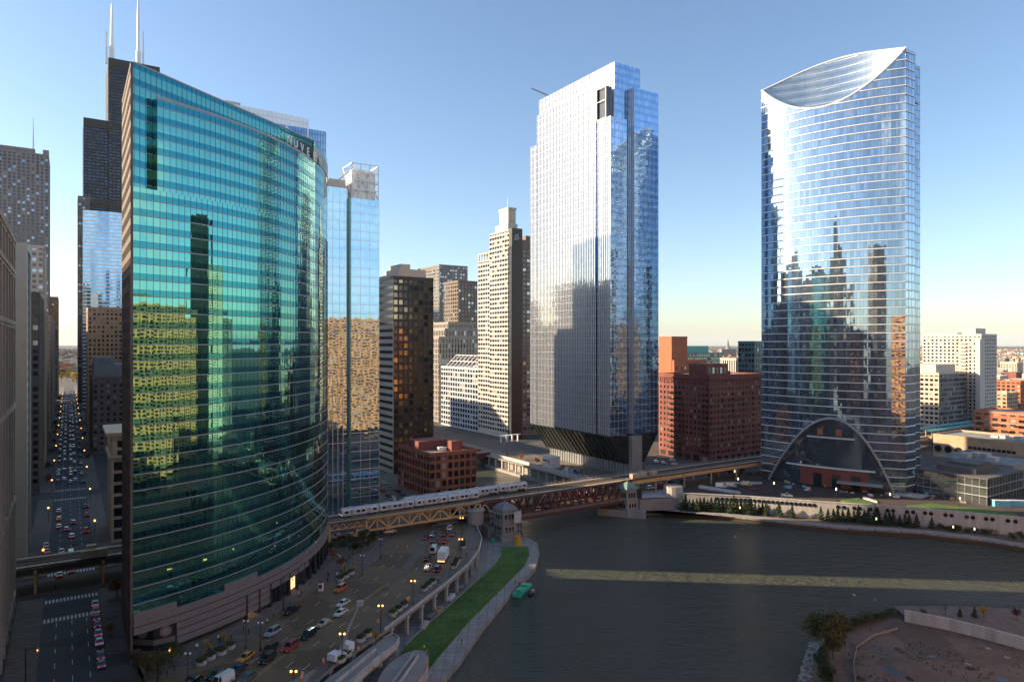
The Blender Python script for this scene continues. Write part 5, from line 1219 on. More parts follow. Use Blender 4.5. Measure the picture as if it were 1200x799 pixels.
# ------------------------------------------------------------------ vehicles
COL = {'black': (.012, .012, .014), 'white': (.72, .72, .7), 'silver': (.42, .43, .44), 'grey': (.12, .125, .13), 'red': (.42, .03, .02), 'dark red': (.13, .015, .02), 'blue': (.03, .22, .55), 'dark blue': (.02, .03, .08), 'yellow': (.75, .36, .02), 'orange': (.75, .16, .02), 'green': (.1, .5, .06), 'beige': (.42, .36, .28)}
def paint(c): return mat('car paint ' + c, COL[c], .28, metal=.15, var=0, spec=.6, coat=.6)
SHAPES = {'car': dict(L=4.7, Wd=1.82, H=1.45, hood=.95, c0=-2.0, c1=1.15, r0=-1.25, r1=.3), 'suv': dict(L=4.8, Wd=1.95, H=1.8, hood=1.08, c0=-2.3, c1=1.2, r0=-2.05, r1=.45),
          'van': dict(L=5.6, Wd=2.05, H=2.45, hood=1.2, c0=-2.75, c1=2.1, r0=-2.65, r1=1.5), 'pickup': dict(L=5.4, Wd=1.95, H=1.8, hood=1.05, c0=-.6, c1=1.35, r0=-.4, r1=.7)}
def make_vehicle(kind, c, rough=False):
    t = thing('van' if kind == 'van' else 'pickup_truck' if kind == 'pickup' else 'car', 'x', 'car' if kind in ('car', 'suv') else kind, (0, 0, 0))
    q = SHAPES[kind]; L, Wd, H, hd = q['L'] / 2, q['Wd'] / 2, q['H'], q['hood']
    mb = MB()
    prof = [(-L + .05, .32), (-L, .62), (-L + .12, hd - .08), (q['c0'], hd), (q['c1'], hd), (L - .35, hd - .14), (L - .03, .62), (L - .06, .32)]
    ins = [.04, 0, .05, .06, .06, .1, .06, .05]
    A = [Vector((x, -Wd + i, z)) for (x, z), i in zip(prof, ins)]; B = [Vector((x, Wd - i, z)) for (x, z), i in zip(prof, ins)]
    for i in range(8): j = (i + 1) % 8; mb.face([A[i], B[i], B[j], A[j]])
    mb.face(A[::-1][::-1]); mb.face(B[::-1])
    cb = [Vector((q['c0'], -Wd + .1, hd)), Vector((q['c1'], -Wd + .1, hd)), Vector((q['c1'], Wd - .1, hd)), Vector((q['c0'], Wd - .1, hd))]
    ct = [Vector((q['r0'], -Wd + .28, H)), Vector((q['r1'], -Wd + .28, H)), Vector((q['r1'], Wd - .28, H)), Vector((q['r0'], Wd - .28, H))]
    mb.face(ct); mb.box(Vector((q['r0'], -Wd + .28, H - .05)), Vector((q['r1'] - q['r0'], 0, 0)), Vector((0, 2 * Wd - .56, 0)), UP * .06)
    for i in (0, 1, 2, 3):       # roof posts
        mb.beam(cb[i], ct[i], .09, .09)
    if kind == 'van':
        k = Vector((-.2, 0, 0))
        for sy in (-1, 1): mb.face([Vector((q['c0'], sy * (Wd - .09), hd)), Vector((.9, sy * (Wd - .09), hd)), Vector((.9, sy * (Wd - .27), H)), Vector((q['r0'], sy * (Wd - .27), H))])
    if kind == 'pickup': mb.box(Vector((-L + .1, -Wd + .12, hd)), Vector((1.9, 0, 0)), Vector((0, .1, 0)), UP * .14); mb.box(Vector((-L + .1, Wd - .22, hd)), Vector((1.9, 0, 0)), Vector((0, .1, 0)), UP * .14)
    mb.build('body', paint(c), t)
    mb = MB()
    for i in range(4): mb.face([cb[i], cb[(i + 1) % 4], ct[(i + 1) % 4], ct[i]])
    mb.build('window', M['dglass'], t)
    for sx in (-1, 1):
        mb = MB()
        for sy in (-1, 1): mb.box(Vector((sx * L - (.02 if sx > 0 else .03), sy * (Wd - .32) - .2, .66)), Vector((.05, 0, 0)), Vector((0, .4, 0)), UP * .16)
        if rough: mb.build('headlight' if sx > 0 else 'taillight', M['rim'] if sx > 0 else M['tail_off'], t)
    if not rough:
        for sx in (-1, 1):
            for sy in (-1, 1):
                mb = MB(); mb.box(Vector((sx * L - (.02 if sx > 0 else .03), sy * (Wd - .32) - .2, .66)), Vector((.05, 0, 0)), Vector((0, .4, 0)), UP * .16)
                mb.build('headlight' if sx > 0 else 'taillight', M['white_globe'] if sx > 0 else M['red_light'], t)
                mb = MB(); p = Vector((sx * L * .62, sy * (Wd - .1), .34)); d = Vector((0, .1 * sy, 0))
                mb.tube([p - d * 1.2, p + d], .34, 10, 0); mb.tube([p + d, p + d * 1.2], .2, 8, 1); mb.build('wheel', [M['tyre'], M['rim']], t)
    return t
PROTO = {}
def vehicle(kind, c, p, ang, label, group, rough=False):
    key = (kind, c, rough)
    if key not in PROTO: o = PROTO[key] = make_vehicle(kind, c, rough)
    else: o = copy_tree(PROTO[key])
    o.location = p; o.rotation_euler = (0, 0, ang); o['label'] = label; o['group'] = group
    return o
lm = lens(MED)
def heading(p):
    best = min(range(120), key=lambda k: (at(MED, lm, lm[-1] * k / 119)[0] - p).length); d = at(MED, lm, lm[-1] * best / 119)[1]
    return math.atan2(d.y, d.x)
WK = [(288, 769, 'car', 'yellow', 'yellow taxi among dark cars on the sunlit riverside road', -1), (253.7, 789, 'car', 'black', 'black car left of the yellow taxi near the planters', -1), (279, 783, 'car', 'dark blue', 'dark blue car just below the yellow taxi', -1),
      (290, 793, 'car', 'grey', 'dark grey car at the bottom edge nearest the centre line', -1), (225, 796, 'car', 'black', 'black car cut by the bottom picture edge by the kerb lamp', -1), (260, 799, 'van', 'white', 'white van cut by the bottom edge below the taxi', -1),
      (313.5, 771, 'suv', 'black', 'black SUV beside the yellow taxi at the centre line', -1), (316, 760, 'suv', 'dark red', 'dark red SUV ahead of the yellow taxi', -1), (340, 757, 'suv', 'red', 'bright red car at the centre line', -1), (361, 743, 'suv', 'black', 'black SUV between red car and silver sedan', -1),
      (379, 729.5, 'car', 'beige', 'beige sedan at the centre line behind the black SUV', -1), (319.5, 740, 'suv', 'silver', 'silver SUV alone in the middle lane left of the red car', -1), (342, 714, 'pickup', 'black', 'black pickup stopped in the bay below the green tower', -1),
      (399, 717, 'car', 'white', 'lower of the two white sedans on the curve', -1), (402, 706, 'car', 'white', 'upper of the two white sedans on the curve', -1), (399, 689, 'suv', 'orange', 'bright orange jeep on the curve below the planters', -1),
      (501.6, 664, 'suv', 'white', 'white SUV below the box truck', 1), (513, 665.5, 'suv', 'dark blue', 'dark blue SUV right behind the box truck', 1), (500.7, 653, 'car', 'black', 'black car left of the box truck', 1), (508.5, 644.5, 'van', 'white', 'white van up the road from the box truck', 1),
      (499, 629.5, 'car', 'dark red', 'dark red car by the island tip', 1), (507.6, 625.5, 'suv', 'blue', 'bright blue car in the queue under the tracks', 1), (509, 632, 'car', 'grey', 'dark grey car second below the blue one', 1), (510.6, 637, 'car', 'dark red', 'maroon car just ahead of the white van', 1),
      (521, 625, 'car', 'black', 'black car right of the blue car in the queue', 1), (531, 624.5, 'car', 'grey', 'grey car at the right end of the queue', 1), (521, 633, 'car', 'red', 'red car two lanes right of the white van', 1), (527.6, 618, 'suv', 'white', 'white SUV at the front of the queue', 1),
      (506, 612, 'suv', 'black', 'black SUV crossing below the truss', 2), (457, 622, 'suv', 'white', 'white SUV turning on the left below the truss', 2), (543, 606.5, 'suv', 'silver', 'silver SUV under the right end of the truss', 2), (345, 748.5, 'car', 'silver', 'silver coupe just beyond the red car', -1)][:-1]
for px, py, k, c, lb, dr in WK:
    p = U(px, py, .7); p.z = .03; a = heading(p)
    if dr == -1: a += math.pi
    if dr == 2: a = math.atan2(W.y, W.x)
    if dr == 1 and py < 650: a = math.atan2(.97, .1)
    vehicle(k, c, p, a, lb, 'vehicles on the riverside road')
t = thing('box_truck', 'white box truck with glowing tail lamps on the riverside road', 'truck', U(519.5, 656, .2) * 1); t.location.z = .03; b = t.location.copy()
d = Vector((.1, 1, 0)).normalized(); n = Vector((-d.y, d.x, 0))
mb = MB(); mb.box(b - d * 3.6 - n * 1.3 + UP * 1.0, d * 6.4, n * 2.6, UP * 3.0); mb.build('box_body', M['white_alu'], t)
mb = MB(); mb.box(b + d * 2.9 - n * 1.15 + UP * .6, d * 1.9, n * 2.3, UP * 2.0); mb.box(b - d * 3.6 - n * .5 + UP * .6, d * 6.5, n * 1.0, UP * .4); mb.build('cab', M['white_stone'], t)
mb = MB(); mb.box(b - d * 3.66 - n * 1.2 + UP * .75, d * .06, n * 2.4, UP * .3); mb.build('taillight', M['amber'], t)
mb = MB(); mb.box(b + d * 4.8 - n * 1.0 + UP * 1.7, d * .04, n * 2.0, UP * .8); mb.build('windscreen', M['dglass'], t)
for x in (-2.4, 3.6):
    for y in (-1.1, 1.1): mb = MB(); q = b + d * x + n * y + UP * .5; mb.tube([q - n * .14, q + n * .14], .5, 10); mb.build('wheel', M['tyre'], t)
# cars under and beyond the tracks, on the bridge, the terrace and the lots
an = math.atan2(S.y, S.x); aw = math.atan2(W.y, W.x)
OT = [(387, 630, 'car', 'silver', 'silver car parked first from the left under the tracks', aw), (398, 627, 'car', 'grey', 'grey car parked second under the tracks', aw), (424, 625, 'van', 'white', 'white van parked under the tracks behind the trees', aw), (413, 627, 'suv', 'white', 'white SUV parked third under the tracks', aw),
      (449, 565, 'car', 'white', 'white car farthest up the avenue beside the brick loft', an), (457, 571, 'car', 'silver', 'silver car in the avenue beside the brick loft', an), (460, 584, 'suv', 'white', 'white SUV lowest in the avenue beside the brick loft', an), (472, 580, 'car', 'grey', 'grey car by the kerb of the brick loft', an), (448, 574, 'car', 'red', 'red car in the avenue left of the brick loft', an), (466, 575, 'car', 'black', 'black car in the middle of the avenue by the brick loft', an), (455, 580, 'car', 'dark red', 'maroon car near the white SUV by the brick loft', an), (480, 571, 'car', 'dark blue', 'dark blue car parked along the brick loft', an),
      (631, 596.5, 'suv', 'white', 'white SUV nearest the left on the bridge deck', aw), (640, 595, 'car', 'dark blue', 'dark blue car between white cars on the bridge deck', aw), (676, 589.5, 'car', 'silver', 'silver car in the middle of the bridge deck', aw), (685, 588, 'car', 'grey', 'grey car right of the silver one on the bridge', aw), (701, 585.5, 'suv', 'white', 'white SUV at the far end of the bridge deck', aw),
      (664, 551, 'van', 'white', 'white van leftmost on the river terrace', an), (670, 552.5, 'van', 'silver', 'silver van second on the river terrace', an), (676, 554, 'suv', 'blue', 'light blue SUV on the river terrace', an), (683, 556, 'suv', 'silver', 'silver SUV third on the river terrace', an), (690, 558, 'car', 'white', 'white car rightmost on the river terrace', an),
      (769, 541, 'suv', 'white', 'white SUV left of the pair beside the brick warehouse', aw), (777, 542, 'suv', 'silver', 'silver SUV in the lot beside the brick warehouse', aw), (787, 539, 'van', 'white', 'white van in the lot beside the brick warehouse', aw), (790, 543, 'car', 'white', 'white car below the white van by the brick warehouse', aw), (762, 571, 'suv', 'white', 'white SUV below the west trestle', aw), (775, 567, 'car', 'red', 'red car below the west trestle', aw), (785, 564, 'car', 'black', 'black car below the west trestle', aw), (800, 563, 'car', 'dark blue', 'dark blue car below the west trestle', aw),
      (845, 569.5, 'van', 'white', 'white van left in the park works yard', -.2), (857, 569, 'van', 'silver', 'silver van middle in the park works yard', -.2), (875, 567.5, 'van', 'beige', 'beige van right in the park works yard', -.2), (884, 572.5, 'car', 'dark red', 'dark red car in the park works yard', -.2), (922, 580, 'pickup', 'white', 'white pickup on the dark soil before the arch', -.3), (1042, 574, 'car', 'white', 'white car at the right foot of the arch', -.3)]
for px, py, k, c, lb, a in OT:
    z = -.33 if 'bridge deck' in lb else .5 if ('terrace' in lb or 'park works' in lb or 'arch' in lb) else .03
    p = U(px, py, z + .7); p.z = z; vehicle(k, c, p, a, lb, 'vehicles near the tracks and the park', rough=py < 600)
k = 0
for r_ in range(5):
    for q in range(6):
        px = 1166 + q * 6.2 + r_ * 2; py = 555 + r_ * 6.2
        if py > 579 or (px < 1174 and py > 572): continue
        c = R.choice(['white', 'silver', 'black', 'grey', 'dark blue', 'red', 'black']); p = U(px, py, .7); p.z = .03
        vehicle(R.choice(['car', 'suv', 'car']), c, p, an + R.uniform(-.05, .05), f'{c} parked car in the full lot at the right picture edge', 'cars in the right-hand car park', True)
# the street canyon
near = [(111.8, 706, 'white', 'white car at the head of the right kerb queue in the canyon'), (112, 714, 'silver', 'silver car second in the right kerb queue'), (113, 722, 'black', 'black car third in the right kerb queue'), (114, 730, 'dark blue', 'dark blue car fourth in the right kerb queue'), (115, 740, 'silver', 'silver car mid right kerb queue above the white one'), (117, 750, 'white', 'white car lower in the right kerb queue'), (118, 766, 'black', 'black car second from the bottom of the right kerb queue'), (119, 776, 'grey', 'grey car at the bottom of the right kerb queue')]
for px, py, c, lb in near:
    s, w = sw(U(px, py, .7)); vehicle('car', c, G(s, 6.2, .03), an, lb, 'cars queued at the right kerb of the canyon')
mid_ = [(72, 645, 'silver', 'silver car leftmost behind the canyon trestle'), (54, 638, 'white', 'white car at the left kerb behind the canyon trestle'), (55, 645, 'silver', 'silver car lower at the left kerb behind the trestle'), (84, 627, 'white', 'white car in the middle of the canyon'), (78, 619, 'grey', 'grey car ahead of the white one in the canyon'), (86, 611, 'black', 'black car in the middle of the canyon street'),
        (70, 672, 'white', 'white car under the canyon trestle at the crossing'), (84, 667, 'beige', 'beige car under the canyon trestle right of the white one'), (69, 598, 'silver', 'silver car in the left lane of the canyon'), (69, 607, 'yellow', 'yellow cab in the left lane of the canyon'), (69, 616, 'white', 'white car behind the yellow cab in the canyon'), (101, 592, 'black', 'black car at the right kerb beyond the trestle'), (102, 602, 'dark red', 'dark red car at the right kerb beyond the trestle'), (104, 643, 'white', 'white SUV at the right kerb just beyond the trestle')]
for px, py, c, lb in mid_:
    p = U(px, py, .7); p.z = .03; vehicle('suv' if 'SUV' in lb else 'car', c, p, an, lb, 'cars in the street canyon')
p = U(83, 648, 1.2); p.z = .03; vehicle('van', 'green', p, an, 'bright green van just behind the canyon trestle', 'cars in the street canyon')
p = U(101, 620, 1); p.z = .03; vehicle('pickup', 'red', p, an, 'red works truck at the right kerb beyond the trestle', 'cars in the street canyon')
for ln in (-5, -2.2, 1.0, 3.0, 6.2):
    s = 420 + R.uniform(0, 20)
    while s < 1250:
        c = R.choice(['white', 'silver', 'black', 'grey', 'dark blue', 'black', 'red', 'yellow'])
        vehicle('car', c, G(s, ln + R.uniform(-.2, .2), .03), an if R.random() < .9 else an + math.pi, f'tiny {c} car far down the shaded street canyon', 'cars far down the street canyon', True)
        s += R.uniform(8, 34) * (1 + s / 2200)

# ------------------------------------------------------------------ vegetation
def leaf_mat(name, a, b): 
    t = NT(name); p = t.p; n = t.noise(t.pos(), .9, 3)
    t.put(p.inputs['Base Color'], t.mix(t.range(n[0], .3, .7, 0, 1), a, b)); p.inputs['Roughness'].default_value = .8; return t.mat
LEAF = {'fir': leaf_mat('fir needles', (.016, .034, .014), (.04, .07, .026)), 'green': leaf_mat('green leaves', (.03, .055, .012), (.075, .1, .028)), 'olive': leaf_mat('olive leaves', (.05, .05, .018), (.11, .095, .03)),
        'orange': leaf_mat('orange leaves', (.22, .075, .012), (.36, .16, .025)), 'yellow': leaf_mat('yellow leaves', (.30, .19, .025), (.42, .30, .06)), 'purple': leaf_mat('purple leaves', (.05, .02, .022), (.09, .04, .035))}
def crown_mesh(shape, h, r, n, size):
    mb = MB(); cl = []
    if shape != 'fir':
        for k in range(9): a = R.uniform(0, 6.28); q = R.random() ** .5 * r * .7; cl.append((Vector((math.cos(a) * q, math.sin(a) * q, h * R.uniform(.38, .86))), r * R.uniform(.3, .55)))
    for k in range(n):
        if shape == 'fir':
            t = R.random() ** 1.5; z = h * (.08 + .92 * t); rad = r * (1 - t) * R.uniform(.55, 1.08) * (.8 + .35 * math.sin(z * 7)); a = R.uniform(0, 6.28); c = Vector((math.cos(a) * rad, math.sin(a) * rad, z))
        else:
            o, q = R.choice(cl); v = Vector((R.gauss(0, 1), R.gauss(0, 1), R.gauss(0, .8))).normalized() * q * R.uniform(.6, 1.1); c = o + v
        u = Vector((R.gauss(0, 1), R.gauss(0, 1), R.gauss(0, 1))).normalized(); v = u.orthogonal().normalized(); sz = size * R.uniform(.6, 1.3)
        mb.face([c - u * sz, c + v * sz * .6, c + u * sz, c - v * sz * .6])
    return mb
TREES = {}
def make_tree(shape, h, r, n, size, lf, name='tree'):
    t = thing(name, 'x', 'tree', (0, 0, 0)); crown_mesh(shape, h, r, n, size).build('crown', LEAF[lf], t); mb = MB()
    mb.tube([Vector((0, 0, -.2)), Vector((.05, 0, h * .4)), Vector((0, .05, h * .8))], [h * .022 + .03, h * .016 + .02, .02], 6)
    if shape != 'fir':
        for k in range(6): a = k * 1.05; z = h * (.3 + .05 * k); mb.tube([Vector((0, 0, z)), Vector((math.cos(a) * r * .6, math.sin(a) * r * .6, z + h * .25))], [h * .01 + .02, .015], 5)
    mb.build('trunk', M['trunk'], t); return t
def tree(key, p, label, group, cat=None, sc=1.0):
    spec = {'fir': ('fir', 4.8, 1.5, 750, .22, 'fir', 'fir_tree'), 'green': ('d', 7, 3.0, 1300, .24, 'green', 'tree'), 'olive': ('d', 12, 4.4, 3800, .27, 'olive', 'tree'), 'orange': ('d', 6, 2.6, 900, .22, 'orange', 'tree'), 'yellow': ('d', 4, 1.5, 320, .17, 'yellow', 'tree'),
            'purple': ('d', 4.5, 1.7, 500, .2, 'purple', 'tree'), 'bush': ('d', 2.2, 1.6, 500, .17, 'green', 'bush'), 'twiggy': ('d', 4.5, 1.3, 90, .16, 'olive', 'tree'), 'planting': ('d', 1.0, 1.1, 300, .13, 'green', 'shrub')}[key]
    v = (key, R.randrange(3) if key in ('fir', 'green', 'bush', 'orange') else 0)
    if v not in TREES: o = TREES[v] = make_tree(*spec)
    else: o = copy_tree(TREES[v])
    o.location = p; s_ = sc * R.uniform(.88, 1.12); o.scale = (s_, s_, s_ * R.uniform(.92, 1.1)); o.rotation_euler = (0, 0, R.uniform(0, 6.28)); o['label'] = label; o['category'] = cat or ('bush' if key in ('bush', 'planting') else 'tree'); o['group'] = group
    return o
fl = 'dark green fir in the dense row at the foot of the wall with round windows'
for k in range(24):
    px = 799 + k * 4.3; h_ = on_wall(px, -5.5); tree('fir', h_[0] + Vector((h_[1].y, -h_[1].x, 0)) * R.uniform(1.6, 3.6), fl, 'firs along the river wall', sc=R.uniform(1.25, 1.55))
for px, py, lb in ((913, 605, 'single fir right of the dense row'), (928, 607, 'single fir farther right of the dense row'), (961, 610.5, 'tall single fir by the white post under the wall'), (1072, 620.5, 'tall fir ending the second row under the wall'), (1091, 622, 'lone bushy fir right of the second row')):
    h_ = on_wall(px, -5.5); tree('fir', h_[0] + Vector((h_[1].y, -h_[1].x, 0)) * 3, lb, 'firs along the river wall', sc=1.3)
for k in range(17): px = 970 + k * 5.9 + R.uniform(-1.5, 1.5); h_ = on_wall(px, -5.5); tree('fir', h_[0] + Vector((h_[1].y, -h_[1].x, 0)) * R.uniform(1.8, 4), 'small fir in the second, thinner row under the paired round windows', 'firs along the river wall', sc=R.uniform(1.0, 1.5))
for k in range(11): px = 1101 + k * 5.8 + R.uniform(-2, 2); h_ = on_wall(px, -5.5); tree('bush', h_[0] + Vector((h_[1].y, -h_[1].x, 0)) * R.uniform(1.5, 4), 'low dark bush in the loose row under the right end of the wall', 'bushes along the river wall', sc=R.uniform(.8, 1.2))
for px, lb in ((1168, 'thin bare young tree under the right end of the wall'), ): tree('twiggy', U(px, 632, -5.5), lb, 'trees along the river wall')
for px, lb in ((1188, 'green tree left of two at the right edge under the wall'), (1197, 'green tree at the very right edge under the wall')): tree('green', U(px, 634.5, -5.5), lb, 'trees along the river wall', sc=.6)
o = tree('olive', U(968, 782, -5), 'large olive tree on the bushy tip of the peninsula', 'trees on the peninsula'); o = tree('green', U(985, 760, -5), 'green tree leaning right of the large olive tree', 'trees on the peninsula', sc=.95)
tree('green', U(966, 803, -5), 'green shrubby tree at the bottom edge on the peninsula', 'trees on the peninsula', sc=.75); tree('olive', U(976, 770, -5), 'shorter olive tree behind the large one', 'trees on the peninsula', sc=.65)
for k in range(15):
    t_ = k / 14; px = 985 + 62 * t_; py = 745 - 24 * t_ ** .6; tree('bush', U(px, py, -5), 'green bush in the hedge curving along the peninsula shore', 'bushes on the peninsula shore', sc=R.uniform(.7, 1.2))
for k in range(9): tree('bush', U(956 + R.uniform(0, 16), 765 + k * 4.4, -5), 'dark bush on the bank below the olive trees', 'bushes on the peninsula bank', sc=R.uniform(.8, 1.3))
for px, py, ky, lb, sc in ((1083, 722, 'bush', 'upright dark shrub left on the quay behind the tan wall', .9), (1125, 722.5, 'fir', 'small fir on the quay behind the tan wall', .62), (1142, 723.5, 'fir', 'broader fir on the quay right of the small one', .75), (1108, 721, 'twiggy', 'bare thin tree on the quay', .8), (1153, 723, 'yellow', 'thin yellowing tree on the quay', 1.1), (1192, 727, 'purple', 'purple leaved tree at the right edge on the quay', .8)):
    tree(ky, U(px, py, -3.2), lb, 'trees on the quay', sc=sc)
for px, py, ky, lb, sc in ((172, 800, 'olive', 'big dark tree hiding the corner of the green tower', .62), (188, 792, 'green', 'green tree beside the corner medallions', .85), (206, 778, 'green', 'round green tree in front of the right medallion', .8), (160, 790, 'olive', 'dark olive tree at the canyon corner', .5), (137, 700, 'orange', 'orange tree on the canyon pavement by the trestle', .95), (128, 745, 'orange', 'thin rust tree on the canyon pavement', .6),
                        (243, 764, 'yellow', 'yellow young tree by the first planter', 1), (262, 754, 'yellow', 'yellow young tree by the third planter', .85), (404, 672, 'yellow', 'yellow young tree by the far left planter', .9), (414, 668, 'yellow', 'yellow young tree behind the far left planter', .9), (440, 760 - 6, 'yellow', 'small yellow tree beside the lift truck', .8)):
    tree(ky, U(px, py, 0), lb, 'street trees', sc=sc)
for k, (px, py, ky) in enumerate(((392, 655, 'orange'), (399, 664, 'orange'), (388, 645, 'green'), (403, 646, 'green'), (413, 650, 'green'), (422, 646, 'green'), (431, 644, 'green'), (409, 640, 'green'), (426, 637, 'olive'), (437, 640, 'olive'))):
    tree(ky, U(px, py, 0), {'orange': 'orange autumn tree at the rounded end of the green tower', 'green': 'green tree in the grove between green tower and tan truss', 'olive': 'dark olive tree in the grove between green tower and tan truss'}[ky], 'grove by the rounded end of the green tower', sc=.62 if ky != 'olive' else .45)
for k in range(18): tree('green' if k % 3 else 'orange', G(430 + k * 38 + R.uniform(-8, 8), R.choice([-9.5, 10.2]), 0), ['rust coloured', 'green', 'green'][k % 3] + ' street tree in the shade of the canyon pavement', 'street trees in the canyon', sc=.75)
for k in range(10): tree('yellow', G(1500 + k * 30, R.uniform(-18, 18), 0), 'bright yellow autumn tree at the far end of the canyon', 'yellow trees at the canyon end', sc=5)
for k in range(9): tree('green', G(330 + k * 8, 170.2, 0), 'green tree on the river bank behind the brick loft', 'bank trees behind the brick loft', sc=.6)
for k in range(11): tree('orange', G(300 + k * 7.5 + R.uniform(-2, 2), R.uniform(236, 242), .5), 'rusty young tree in the planting of the river terrace', 'terrace trees', sc=R.uniform(.45, .65))
for k in range(14): tree('twiggy' if k % 3 else 'olive', U(835 + k * 6 + R.uniform(-2, 2), 562 + R.uniform(-4, 2), 0), ['olive', 'bare', 'bare'][k % 3] + ' tree in the yard under the west trestle', 'yard trees under the west trestle', sc=1.0 if k % 3 else .4)

# planters
def planter(p, a, label, n=2):
    t = thing('street_planter', label, 'planter', p, 'stone planters', rz=0); mb = MB(); d = Vector((math.cos(a), math.sin(a), 0)); nn = Vector((-d.y, d.x, 0))
    for k in range(n):
        c = p + d * (k - (n - 1) / 2) * 3.1; P = [(c + d * math.cos(j * .785 + .39) * 1.35 + nn * math.sin(j * .785 + .39) * 1.1)[:2] for j in range(8)]
        mb.prism(P, .15, .95)
    mb.build('box', M['pale_concrete'], t); mb = MB()
    for k in range(n):
        c = p + d * (k - (n - 1) / 2) * 3.1
        for j in range(260):
            o = c + d * R.uniform(-1, 1) + nn * R.uniform(-.8, .8) + UP * R.uniform(.9, 1.5); u = Vector((R.gauss(0, 1), R.gauss(0, 1), R.gauss(0, 1))).normalized() * .2; v = u.orthogonal() * .7; mb.face([o - u, o + v, o + u, o - v])
    mb.build('foliage', LEAF['green'], t)
for px, py, lb, n in ((427, 747, 'twin stone planter beside the lift truck', 2), (467, 715, 'twin stone planter second along the right pavement', 3), (502, 687, 'twin stone planter third along the right pavement', 3), (534, 661, 'twin stone planter opposite the box truck', 3), (543, 640, 'small stone planter farthest along the right pavement', 2), (403, 771, 'stone planter by the orange barrels', 2),
                      (247, 771, 'stone planter nearest the corner on the left pavement', 3), (265, 762, 'stone planter second on the left pavement', 2), (405, 676, 'stone planter below the grove', 3)):
    p = U(px, py, .15); p.z = 0; planter(p, heading(p), lb, n)
# street lamps
def lamp(p, label, lit, h=6.4, group='twin-globe street lamps'):
    t = thing('street_lamp', label, 'street lamp', p, group); mb = MB(); mb.tube([p, p + UP * .8, p + UP * .81, p + UP * h], [.2, .17, .09, .07], 8); mb.beam(p - Vector((.6, 0, -h)), p + Vector((.6, 0, h)), .07, .07); mb.build('post', M['black_steel'], t)
    for sx in (-1, 1): mb = MB(); mb.sphere(p + Vector((sx * .5, 0, h + .2)), .27, n=8, k=5); mb.build('lamp_globe', M['amber'] if lit else M['white_globe'], t, True)
for px, py, lit, lb in ((484, 681, 1, 'lit amber street lamp third from the tracks'), (446, 710, 1, 'lit amber street lamp above the ramp'), (401, 743, 1, 'lit amber street lamp over the lift truck'), (540, 632, 1, 'lit amber street lamp near the tracks'), (344, 787, 1, 'lit amber street lamp lowest by the ramp parapet'), (541, 607, 1, 'lit amber street lamp by the turret'),
                        (424.5, 651, 0, 'unlit white street lamp beside the grove'), (446, 632, 0, 'unlit white street lamp nearest the tan truss'), (288, 728, 0, 'unlit white street lamp below the granite base'), (220, 766, 0, 'unlit white street lamp near the corner trees'), (305, 742 - 12, 0, 'unlit white street lamp by the arcade')):
    p = U(px, py, 6.6); p.z = .14; lamp(p, lb, lit)
for px, py, lb in ((867, 595, 'small lit lamp under the dense firs'), (1027, 608, 'small lit lamp in the second fir row'), (1117, 617.5, 'small lit lamp left of two under the wall'), (1142, 620, 'small lit lamp right of two under the wall')):
    p = U(px, py, -2.4); p.z = -5.3; t = thing('path_lamp', lb, 'lamp', p, 'promenade lamps'); mb = MB(); mb.cyl(p, .08, 2.6, 6); mb.build('post', M['black_steel'], t); mb = MB(); mb.cyl(p + UP * 2.6, .26, .9, 8); mb.build('lamp_head', M['warm_lamp'], t)
for px, py, lb in ((822, 555, 'lit park lamp under the west trestle'), (861, 553, 'lit park lamp right of the trestle post'), (865, 562, 'lit park lamp above the works yard'), (877.5, 546, 'lit park lamp by the trestle end'), (907, 567, 'lit park lamp left of the arch'), (980, 574, 'lit park lamp on the dark soil'), (1043, 580, 'lit park lamp at the right arch foot'), (1125, 585, 'lit park lamp on the right lawn')):
    p = U(px, py, 5.2); p.z = .5; t = thing('park_lamp', lb, 'lamp', p, 'park lamps'); mb = MB(); mb.cyl(p, .09, 4.6, 6); mb.build('post', M['black_steel'], t); mb = MB(); mb.cyl(p + UP * 4.6, .3, 1.1, 8); mb.build('lamp_head', M['warm_lamp'], t)
for k in range(26):
    s = 270 + k * 34; w = (-7, 8.3)[k % 2]; p = G(s, w, .14); t = thing('canyon_lamp', 'amber street lamp standing along the pavement of the shaded canyon', 'street lamp', p, 'canyon street lamps'); mb = MB(); mb.cyl(p, .09, 5.6, 6); mb.build('post', M['black_steel'], t); mb = MB(); mb.sphere(p + UP * 5.8, .42, n=6, k=4); mb.build('lamp_globe', M['amber'], t)
for px, py, lb in ((332, 715, 'tall bare mast on the pavement below the arcade'), (185, 799, 'traffic signal mast at the corner below the medallions'), (30, 799, 'dark signal post with white box on the left canyon pavement')):
    p = U(px, py, 0); t = thing('signal_mast', lb, 'mast', p, 'masts'); h = 9.5 if px == 332 else 7.5; mb = MB(); mb.tube([p, p + UP * h], [.14, .09], 8); mb.beam(p + UP * (h - .4), p + UP * (h - .2) + Vector((2.4, .4, 0)), .1, .1); mb.build('pole', M['black_steel'], t)
    mb = MB(); q = p + UP * (h - 1.2) + Vector((2.4, .4, 0)); mb.boxc(q, .35, .3, .95); mb.build('signal_head', M['yellow_plastic'], t); mb = MB(); mb.sphere(q + Vector((0, -.2, .5)), .14, n=6, k=4); mb.build('signal_light', M['amber'], t)
t = thing('bus_kiosk', 'white and red street advertising kiosk on the pavement by the arcade', 'kiosk', U(376, 692, 0)); mb = MB(); mb.boxc(t.location, 1.3, 1.3, 2.6); mb.build('body', M['white_alu'], t); mb = MB(); mb.boxc(t.location + UP * 2.6, 1.6, 1.6, .25); mb.boxc(t.location + Vector((0, -.68, .9)), 1.0, .05, 1.2); mb.build('panel', M['brick_red'], t)
